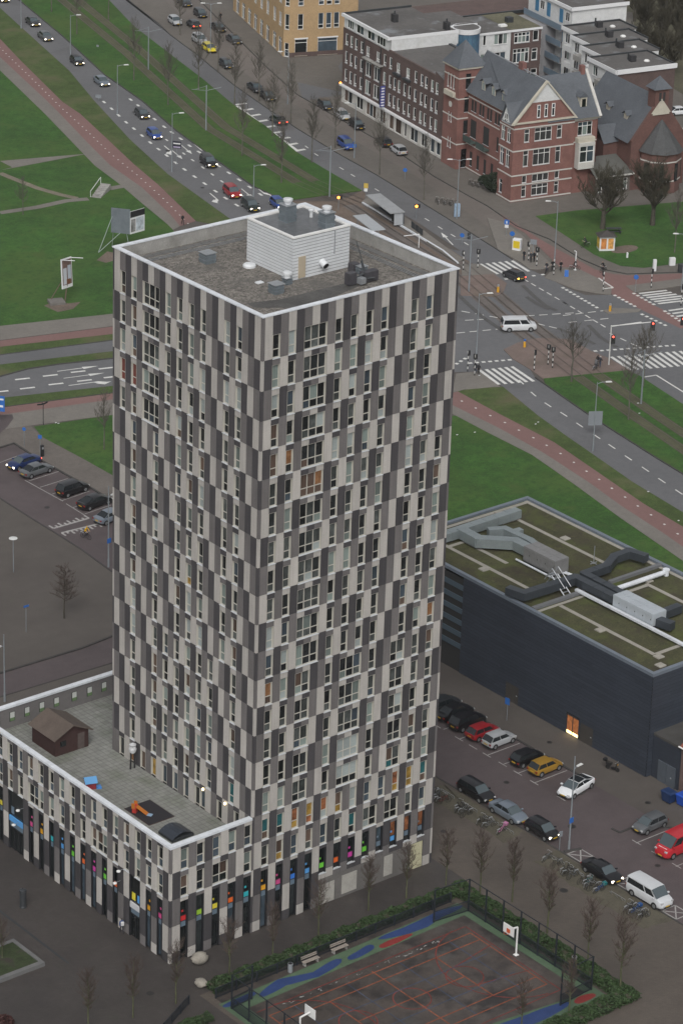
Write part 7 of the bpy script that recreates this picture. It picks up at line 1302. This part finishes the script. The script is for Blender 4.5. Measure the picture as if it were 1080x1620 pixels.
sl_ = tag(empty('toddler_slide', (-5.6, 10.9, DK+.06), R(-60)), 'orange and red plastic toddler slide on the play mat', 'slide'); sl_.scale = (.8,)*3; OR_ = mat('orange_plastic', (.45, .15, .025), .5); MB().box(-.5, .0, -.35, .35, 0, .9).build('ladder_tower', mat('red_plastic', (.45, .04, .03), .5), sl_); MB().add([(0, -.3, .9), (1.4, -.3, .1), (1.4, .3, .1), (0, .3, .9), (0, -.3, .75), (1.4, -.3, .0), (1.4, .3, 0), (0, .3, .75)], [(0, 1, 2, 3), (4, 7, 6, 5), (0, 4, 5, 1), (3, 2, 6, 7)]).build('chute', OR_, sl_); MB().box(-.55, -.1, -.42, -.35, .6, 1.3).box(-.55, -.1, .35, .42, .6, 1.3).build('side_guard', OR_, sl_); MB().box(1.4, 2.0, -.3, .3, 0, .05).build('landing', mat('pale_blue_plastic', (.25, .36, .5), .5), sl_)
hu = tag(empty('play_hut', (-6.4, 17.6, DK), R(-20)), 'small light blue roofed play hut on the roof terrace', 'play hut'); hu.scale = (.8,)*3; MB().box(-.6, .6, -.5, .5, 0, .9).build('walls', mat('dark_red_plastic', (.25, .03, .04), .6), hu); MB().add([(-.8, -.7, .9), (.8, -.7, .9), (.8, .1, 1.5), (-.8, .1, 1.5), (.8, .8, .9), (-.8, .8, .9)], [(0, 1, 2, 3), (3, 2, 4, 5)]).build('roof', mat('sky_blue_plastic', (.10, .29, .55), .5), hu); MB().box(.7, 1.3, -.6, .1, 0, .25).build('step', mat('blue_plastic', (.08, .25, .6), .5), hu)
tn = tag(empty('skylight_canopy', (-5.05, 5.25, DK)), 'dark ridged canopy in the corner of the roof terrace', 'canopy'); b = MB()
for k in range(6):
    x = -1.25+k*.42; z0, z1 = .3+.45*math.sin(math.pi*k/6), .3+.45*math.sin(math.pi*(k+1)/6); b = MB().add([(x, -1.1, z0), (x+.40, -1.1, z1), (x+.40, 1.15, z1), (x, 1.15, z0)], [(0, 1, 2, 3)]); b.build('panel', mat('dark_canopy', (.035, .042, .055), .35), tn)
MB().box(-1.25, 1.27, -1.1, 1.15, 0, .28).build('upstand', M['dsteel'], tn)
hp = tag(empty('patio_umbrella', (-.75, 18.4, DK)), 'folded white cover on a dark stand by the terrace doors', 'umbrella'); MB().tube([(-.25, 0, 0), (-.2, 0, 1.9)], .09, 6).tube([(.25, 0, 0), (.2, 0, 1.9)], .09, 6).build('stand', TRIM, hp); MB().lathe([(.18, 1.7), (.34, 1.9), (.40, 2.2), (.30, 2.5), (.36, 2.7), (.1, 2.85)], 9).build('white_cover', mat('grey_white_cover', (.48, .49, .5), .7, n=((3, .2),)), hp)
# blue bins and motor scooter beside the hall
for q, m, lb in (((51.2, -5.1), mat('dark_blue_bin', (.015, .035, .10), .5), 'dark blue wheeled container beside the annex'), ((51.9, -6.6), mat('bright_blue_bin', (.02, .075, .40), .45), 'bright blue wheeled container at the right edge')):
    th = tag(empty('waste_container', q, R(-90)), lb, 'container'); MB().add([(-.55, -.4, .15), (.55, -.4, .15), (.55, .4, .15), (-.55, .4, .15), (-.68, -.52, 1.15), (.68, -.52, 1.15), (.68, .52, 1.15), (-.68, .52, 1.15)], [(3, 2, 1, 0), (0, 1, 5, 4), (1, 2, 6, 5), (2, 3, 7, 6), (3, 0, 4, 7)]).build('body', m, th); MB().bevbox(-.72, .72, -.56, .56, 1.15, 1.38, .12).build('lid', m, th)
    for x in (-.5, .5): MB().cyl((x, -.3, .09), (x, -.22, .09), .09, .09, 8).build('wheel', M['rubber'], th)

# ---------------------------------------------------------------- bicycles, scooter
BIKM = [mat('bike_frame_'+n, c, .4, metal=.2) for n, c in (('black', (.02, .02, .022)), ('grey', (.14, .15, .16)), ('blue', (.02, .08, .25)), ('pink', (.50, .20, .36)), ('teal', (.02, .16, .17)), ('dark_red', (.14, .02, .02)))]
CHR = mat('bike_chrome', (.50, .51, .52), .3, metal=.7); SAD = mat('saddle', (.02, .018, .016), .7)
def ring(r, n=18, t=.02):
    b = MB(); b.tube([(r*math.cos(2*math.pi*i/n), 0, r*math.sin(2*math.pi*i/n)) for i in range(n+1)], t, 5)
    for i in range(6): a = math.pi*i/6; b.cyl((r*math.cos(a), 0, r*math.sin(a)), (-r*math.cos(a), 0, -r*math.sin(a)), .006, .006, 3, False)
    return b.mesh('wheel', M['rubber'])
WHM = ring(.34)
def bike(name, pos, rz, ci, label, group=None, lean=.12, crate=None):
    th = tag(empty(name, pos, rz), label, 'bicycle', group); th.rotation_euler.x = lean
    fm = cached(('bf', ci), lambda: MB().tube([(-.52, 0, .34), (-.12, 0, .30), (.38, 0, .78), (-.22, 0, .72), (-.52, 0, .34)], .022, 5).tube([(-.12, 0, .30), (-.28, 0, .92)], .02, 5).tube([(.52, 0, .34), (.36, 0, .95)], .02, 5).mesh('frame', BIKM[ci]))
    inst('frame', fm, th)
    for x in (-.52, .52): inst('wheel', WHM, th, (x, 0, .34))
    inst('handlebar', cached('bh', lambda: MB().tube([(.22, -.28, 1.02), (.36, -.2, 1.06), (.38, 0, 1.0), (.36, .2, 1.06), (.22, .28, 1.02)], .018, 5).mesh('handlebar', CHR)), th); inst('saddle', cached('bs', lambda: MB().add([(-.42, -.09, .95), (-.42, .09, .95), (-.12, .02, .94), (-.12, -.02, .94), (-.42, -.07, .9), (-.42, .07, .9)], [(0, 3, 2, 1), (0, 1, 5, 4), (0, 4, 3), (1, 2, 5)]).mesh('saddle', SAD)), th); inst('rear_rack', cached('br', lambda: MB().box(-.82, -.38, -.07, .07, .72, .74).mesh('rear_rack', CHR)), th); inst('mudguard', cached('bm', lambda: MB().tube([(-.52+.38*math.cos(R(a)), 0, .34+.38*math.sin(R(a))) for a in range(30, 181, 30)], .025, 4).mesh('mudguard', CHR)), th)
    if crate: MB().box(.45, .85, -.2, .2, .72, 1.0).build('front_crate', BIKM[crate], th)
    return th
rg = random.Random(12)
def cluster(name, x, ys, label, group, cols=(0, 0, 1, 0, 5, 0)):
    for i, y in enumerate(ys): bike('bicycle', (x+rg.uniform(-.25, .25), y+rg.uniform(-.05, .05)), rg.choice((0, math.pi))+rg.uniform(-.25, .25), cols[i % len(cols)], label, group, rg.uniform(-.15, .15))
cluster('a', 32.0, [10.6, 10.1, 9.6, 9.0, 8.5], 'bicycle in the rack cluster against the right edge of the tower', 'bicycles racked beside the tower edge'); cluster('b', 32.2, [6.6, 6.1, 5.6, 5.0], 'bicycle in the second rack cluster from the tower', 'bicycles in the second rack cluster'); cluster('c', 32.5, [3.0, 2.5, 1.9], 'bicycle in the rack beside the pink bicycle', 'bicycles beside the pink one')
bike('bicycle', (32.6, .3), .25, 3, 'pink bicycle with a pink crate in the rack row', None, .1, 3)
bike('bicycle', (32.6, -6.6), .2, 1, 'single bicycle at the start of the lower rack row, below the lamp post'); bike('bicycle', (32.5, -8.2), math.pi, 0, 'second bicycle of the lower rack row')
cluster('d', 32.6, [-9.6, -10.1, -10.7], 'bicycle in the small group below the black saloon', 'bicycles below the black saloon'); cluster('e', 32.6, [-12.1, -12.6, -13.1, -13.7], 'bicycle in the dense group left of the silver van', 'bicycles left of the silver van', (0, 4, 1, 0)); bike('bicycle', (32.6, -14.3), 0, 2, 'bicycle with a teal bag beside the silver van', None, .1, 4)
cluster('f', 32.6, [-18.4, -18.9, -20.0, -20.6], 'bicycle in the last rack group below the silver van', 'bicycles in the last rack group', (1, 0, 1, 0)); bike('bicycle', (32.6, -19.4), 0, 2, 'bicycle with a blue crate in the last rack group', None, .05, 2)
for i, y in enumerate((9.6, 6.0, 2.6, .3, -7.4, -10.2, -13.0, -16.2, -19.6)):
    th = tag(empty('bike_rack', (32.5, y)), ('steel bicycle rack rail holding bicycles by the tower', 'steel rack rail of the second bicycle cluster', 'steel rack rail left of the pink bicycle', 'steel rack rail holding the pink bicycle', 'first steel rack rail of the lower row', 'steel rack rail below the black saloon', 'steel rack rail left of the silver van', 'empty steel rack rail beside the silver van', 'last steel rack rail below the silver van')[i], 'bike rack')
    MB().tube([(.9, -1.0, 0), (.9, -1.0, .3), (.9, 1.0, .3), (.9, 1.0, 0)], .022, 5).build('rail', M['steel'], th)
    for k in range(3): MB().tube([(.9, -.8+k*.8, .02), (.5, -.8+k*.8, .5), (.9, -.75+k*.8, .05)], .018, 4).build('wheel_holder', CHR, th)
for k in range(4): bike('bicycle', ((159.42,158.78)[0]+k*.5, (159.42,158.78)[1]-k*.8), 1.2+k*.2, 0, 'dark bicycle in the heap beside the brick street tree', 'bicycles on the brick street', .2)
for k in range(3): bike('bicycle', ((170.00,162.59)[0]+k*.3, (170.00,162.59)[1]-k*.9), 1.4, 0, 'dark bicycle against the mansion street wall', 'bicycles at the mansion', .1)
ms = tag(empty('motor_scooter', (51.2, 3.4), R(-75)), 'black motor scooter parked against the dark hall', 'scooter'); SB = mat('scooter_black', (.014, .014, .016), .35, coat=.5)
MB().add([(-.75, -.16, .55), (-.75, .16, .55), (-.2, .18, .5), (-.2, -.18, .5), (-.85, -.13, .85), (-.85, .13, .85), (-.1, .15, .80), (-.1, -.15, .80)], [(3, 2, 1, 0), (4, 7, 6, 5), (0, 4, 5, 1), (1, 5, 6, 2), (2, 6, 7, 3), (3, 7, 4, 0)]).build('rear_body', SB, ms); MB().bevbox(-.15, .35, -.17, .17, .25, .36, .03).build('footboard', SB, ms); MB().add([(.35, -.2, .3), (.35, .2, .3), (.55, .16, 1.0), (.55, -.16, 1.0), (.48, -.16, .3), (.48, .16, .3)], [(0, 3, 2, 1), (4, 5, 2, 3), (0, 4, 3), (1, 2, 5)]).build('leg_shield', SB, ms); MB().bevbox(-.8, -.1, -.15, .15, .80, .9, .05).build('saddle', SAD, ms); MB().bevbox(-1.15, -.8, -.2, .2, .9, 1.2, .06).build('top_box', SB, ms)
MB().tube([(.45, -.32, 1.1), (.55, 0, 1.08), (.45, .32, 1.1)], .02, 5).build('handlebar', CHR, ms); MB().cyl((.6, 0, .85), (.64, 0, .85), .09, .09, 10).build('headlight', mat('amber_reflector', (.5, .3, .05), .3), ms)
for x in (-.6, .62): MB().cyl((x, -.06, .24), (x, .06, .24), .24, .24, 14).build('wheel', M['rubber'], ms)
# ---------------------------------------------------------------- people
def skin_mesh(J, E, root, mats, classify):
    me = bpy.data.meshes.new('body'); me.from_pydata([q[0] for q in J], E, []); o = bpy.data.objects.new('body', me); COL.objects.link(o)
    sk = o.modifiers.new('Skin', 'SKIN'); sk.use_smooth_shade = True; o.modifiers.new('Sub', 'SUBSURF').levels = 1
    for i, q in enumerate(J): r = q[1]; me.skin_vertices[0].data[i].radius = r if isinstance(r, tuple) else (r, r); me.skin_vertices[0].data[i].use_root = (i == root)
    dg = bpy.context.evaluated_depsgraph_get(); m2 = bpy.data.meshes.new_from_object(o.evaluated_get(dg)); bpy.data.objects.remove(o); m2.name = 'body'; m2.materials.clear()
    for m in mats: m2.materials.append(m)
    for pl_ in m2.polygons: pl_.material_index = classify(pl_.center); pl_.use_smooth = True
    return m2
def pose(kind):
    """joints (x forward, y left, z up) with radii; returns joints, edges, classifier"""
    if kind == 'cycle':
        hip, neck, head = (-.12, 0, .98), (.14, 0, 1.50), (.20, 0, 1.68); kn = [(.22, .10, .86), (.16, -.10, .66)]; an = [(.06, .10, .46), (-.08, -.10, .28)]; el = [(.26, .24, 1.20), (.26, -.24, 1.20)]; ha = [(.42, .24, 1.06), (.42, -.24, 1.06)]
    else:
        s = .20 if kind == 'walk' else .03; hip, neck, head = (0, 0, .94), (.01, 0, 1.46), (.03, 0, 1.64); kn = [(s*.75, .09, .50), (-s*.25, -.09, .50)]; an = [(s, .09, .08), (-s*1.2, -.09, .10)]; el = [(-s*.6-.02, .25, 1.14), (s*.5, -.25, 1.14)]; ha = [(-s*.5+.06, .25, .88), (s+.06, -.25, .90)]
    mid = lambda a, b, t: tuple(a[k]+(b[k]-a[k])*t for k in range(3))
    J = [(hip, (.15, .12)), (mid(hip, neck, .45), (.15, .11)), (mid(hip, neck, .82), (.17, .11)), (neck, .06), (head, (.085, .10)), ((head[0]+.02, 0, head[2]+.11), (.07, .085)), ((head[0]+.10, 0, head[2]-.01), .022)]
    E = [(0, 1), (1, 2), (2, 3), (3, 4), (4, 5), (4, 6)]
    for i, s in enumerate((1, -1)):
        b = len(J); hp = (hip[0], s*.09, hip[2]-.06); J += [(hp, .095), (kn[i], .065), (an[i], .042), ((an[i][0]+.16, an[i][1], an[i][2]-.045), .04)]; E += [(0, b), (b, b+1), (b+1, b+2), (b+2, b+3)]
        a = len(J); sh_ = (mid(hip, neck, .86)[0], s*.185, mid(hip, neck, .86)[2]); J += [(sh_, .065), (el[i], .048), (ha[i], .032)]; E += [(2, a), (a, a+1), (a+1, a+2)]
        for f in range(4): c = len(J); J += [((ha[i][0]+.07+.01*(f % 2), ha[i][1]+s*(-.03+.02*f), ha[i][2]-.06), .011)]; E += [(a+2, c)]
        c = len(J); J += [((ha[i][0]+.05, ha[i][1]-s*.05, ha[i][2]-.01), .011)]; E += [(a+2, c)]
    def cl(c):
        if c.z > head[2]-.09 and abs(c.y) < .13: return 0 if c.x > head[0]+.02 and c.z < head[2]+.07 else 3
        if min((Vector(ha[i])-c).length for i in (0, 1)) < .10: return 0
        if min((Vector(an[i])-c).length for i in (0, 1)) < .12: return 4
        return 1 if (c.z > hip[2]+.0 or abs(c.y) > .2) else 2
    return J, E, cl
SK_ = mat('skin', (.42, .26, .19), .6); HR = [mat('hair_dark', (.03, .022, .018), .8), mat('hood_yellow', (.62, .36, .01), .7), mat('cap_white', (.55, .55, .54), .7)]; SHO = mat('shoes', (.03, .028, .028), .7)
CLO = {n: mat('cloth_'+n, c, .9, n=((6, .1),)) for n, c in (('black', (.015, .015, .018)), ('dark', (.03, .032, .04)), ('blue', (.03, .06, .16)), ('grey', (.12, .12, .125)), ('yellow', (.65, .38, .01)), ('jeans', (.05, .065, .10)), ('white', (.5, .5, .5)))}
PM = {}
def person(kind, pos, rz, top, leg, label, hair=0, z=.06, bag=None):
    k = (kind, top, leg, hair)
    if k not in PM: J, E, cl = pose(kind); PM[k] = skin_mesh(J, E, 0, [SK_, CLO[top], CLO[leg], HR[hair], SHO], cl)
    th = tag(empty('person', (pos[0], pos[1], z), rz), label, 'person'); inst('body', PM[k], th)
    if bag: MB().bevbox(-.3, -.12, -.15, .15, 1.05, 1.45, .04).build('backpack', CLO[bag], th)
    return th
def cyclist(pos, rz, top, leg, label, bl, ci=0, hair=0): person('cycle', pos, rz, top, leg, label, hair, .08); b_ = bike('bicycle', pos, rz, ci, bl, None, 0); b_.location.z = .08
person('walk', (119.42,172.95), R(-105), 'black', 'black', 'person in black walking on the footpath beside the red cycle path'); person('walk', (-10.06,7.10), R(70), 'blue', 'dark', 'person in a blue jacket walking past the podium shop entrance', bag='white'); person('stand', (196.18,264.95), R(-100), 'black', 'dark', 'person in dark clothes on the pavement by the yellow building')
person('stand', (152.54,130.21), R(200), 'black', 'dark', 'person in black waiting left of the signal posts'); person('stand', (152.84,128.96), R(210), 'dark', 'black', 'left one of two people in dark coats by the signal post'); person('stand', (153.44,128.90), R(190), 'black', 'black', 'right one of two people in dark coats by the signal post')
cyclist((151.75,124.19), R(-150), 'dark', 'jeans', 'cyclist in dark blue nearest the zebra crossing', 'bicycle ridden by the cyclist nearest the zebra crossing'); cyclist((153.05,124.33), R(-140), 'black', 'black', 'cyclist in black second from the zebra crossing', 'bicycle of the second waiting cyclist'); cyclist((153.90,123.41), R(-130), 'black', 'dark', 'cyclist with a white hat waiting by the lamp post', 'bicycle of the cyclist with a white hat', 0, 2); cyclist((156.05,122.64), R(-40), 'black', 'black', 'cyclist in black beside the tall white post', 'bicycle beside the tall white post'); cyclist((159.07,119.55), R(-170), 'black', 'dark', 'cyclist on the path at the tip of the lawn', 'bicycle at the tip of the lawn')
cyclist((164.61,129.43), R(170), 'dark', 'black', 'cyclist in dark clothes on the footpath beside the lawn', 'bicycle on the footpath beside the lawn')
person('stand', (115.24,98.18), R(40), 'black', 'black', 'right one of two people waiting at the lower zebra crossing'); person('stand', (115.19,98.80), R(60), 'dark', 'jeans', 'left one of two people waiting at the lower zebra crossing'); person('walk', (131.26,90.63), R(20), 'dark', 'jeans', 'person in a dark coat with white hat at the right-hand zebra', 2); person('stand', (131.30,91.19), R(10), 'black', 'grey', 'person in black left of the white-hatted person'); cyclist((130.07,90.27), R(20), 'grey', 'dark', 'cyclist in grey waiting at the tram crossing', 'bicycle waiting at the tram crossing', 1)
cyclist((39.49,84.40), R(-75), 'yellow', 'dark', 'cyclist in a bright yellow raincoat on the street left of the tower', 'bicycle ridden by the person in the yellow raincoat', 0, 1)
th = tag(empty('sandwich_board', (153.07,121.24), R(-40)), 'blue and white A-board on the curved island', 'sign')
for s in (-1, 1): MB().add([(-.3, s*.25, 0), (.3, s*.25, 0), (.3, s*.03, 1.1), (-.3, s*.03, 1.1)], [(0, 1, 2, 3)]).build('panel', SGB if s < 0 else SGW, th)
th = tag(empty('white_post', (156.13,122.58)), 'tall white post with bent top beside the cycle path', 'post'); MB().tube([(0, 0, 0), (0, 0, 3.0), (-.35, 0, 3.25)], .09, 8).build('post', SGW, th); MB().bevbox(-.2, .2, -.2, .2, 0, .15, .03).build('foot', SGW, th)
# litter and gulls' specks on the lawns, birds
b = MB(); rg = random.Random(21); k = 0
for px_ in ((98.36,83.24), (100.87,82.55), (114.99,97.77), (110.22,80.35), (109.49,80.04), (106.07,54.84), (102.83,46.02), (57.39,116.56), (57.24,116.94), (126.09,77.57), (123.68,74.81)):
    x, y = px_; k += 1; b.flat([(x, y), (x+.35, y+.05), (x+.3, y+.25), (x+.05, y+.22)], .13+k*.0005)
tag(b.build('litter', SGW), 'scraps of white litter lying on the grass verges', 'litter', kind='stuff')

# ---------------------------------------------------------------- thin winter haze
hz_ = MB().box(-290, 570, -330, 610, -1, 172).build('haze', []); tag(hz_, kind='stuff')
hm = bpy.data.materials.new('haze'); hm.use_nodes = True; t = hm.node_tree; t.nodes.clear()
vp = t.nodes.new('ShaderNodeVolumePrincipled'); vp.inputs['Color'].default_value = (.86, .90, .95, 1); vp.inputs['Density'].default_value = .00004; vo = t.nodes.new('ShaderNodeOutputMaterial'); t.links.new(vp.outputs[0], vo.inputs['Volume'])
hz_.data.materials.append(hm)
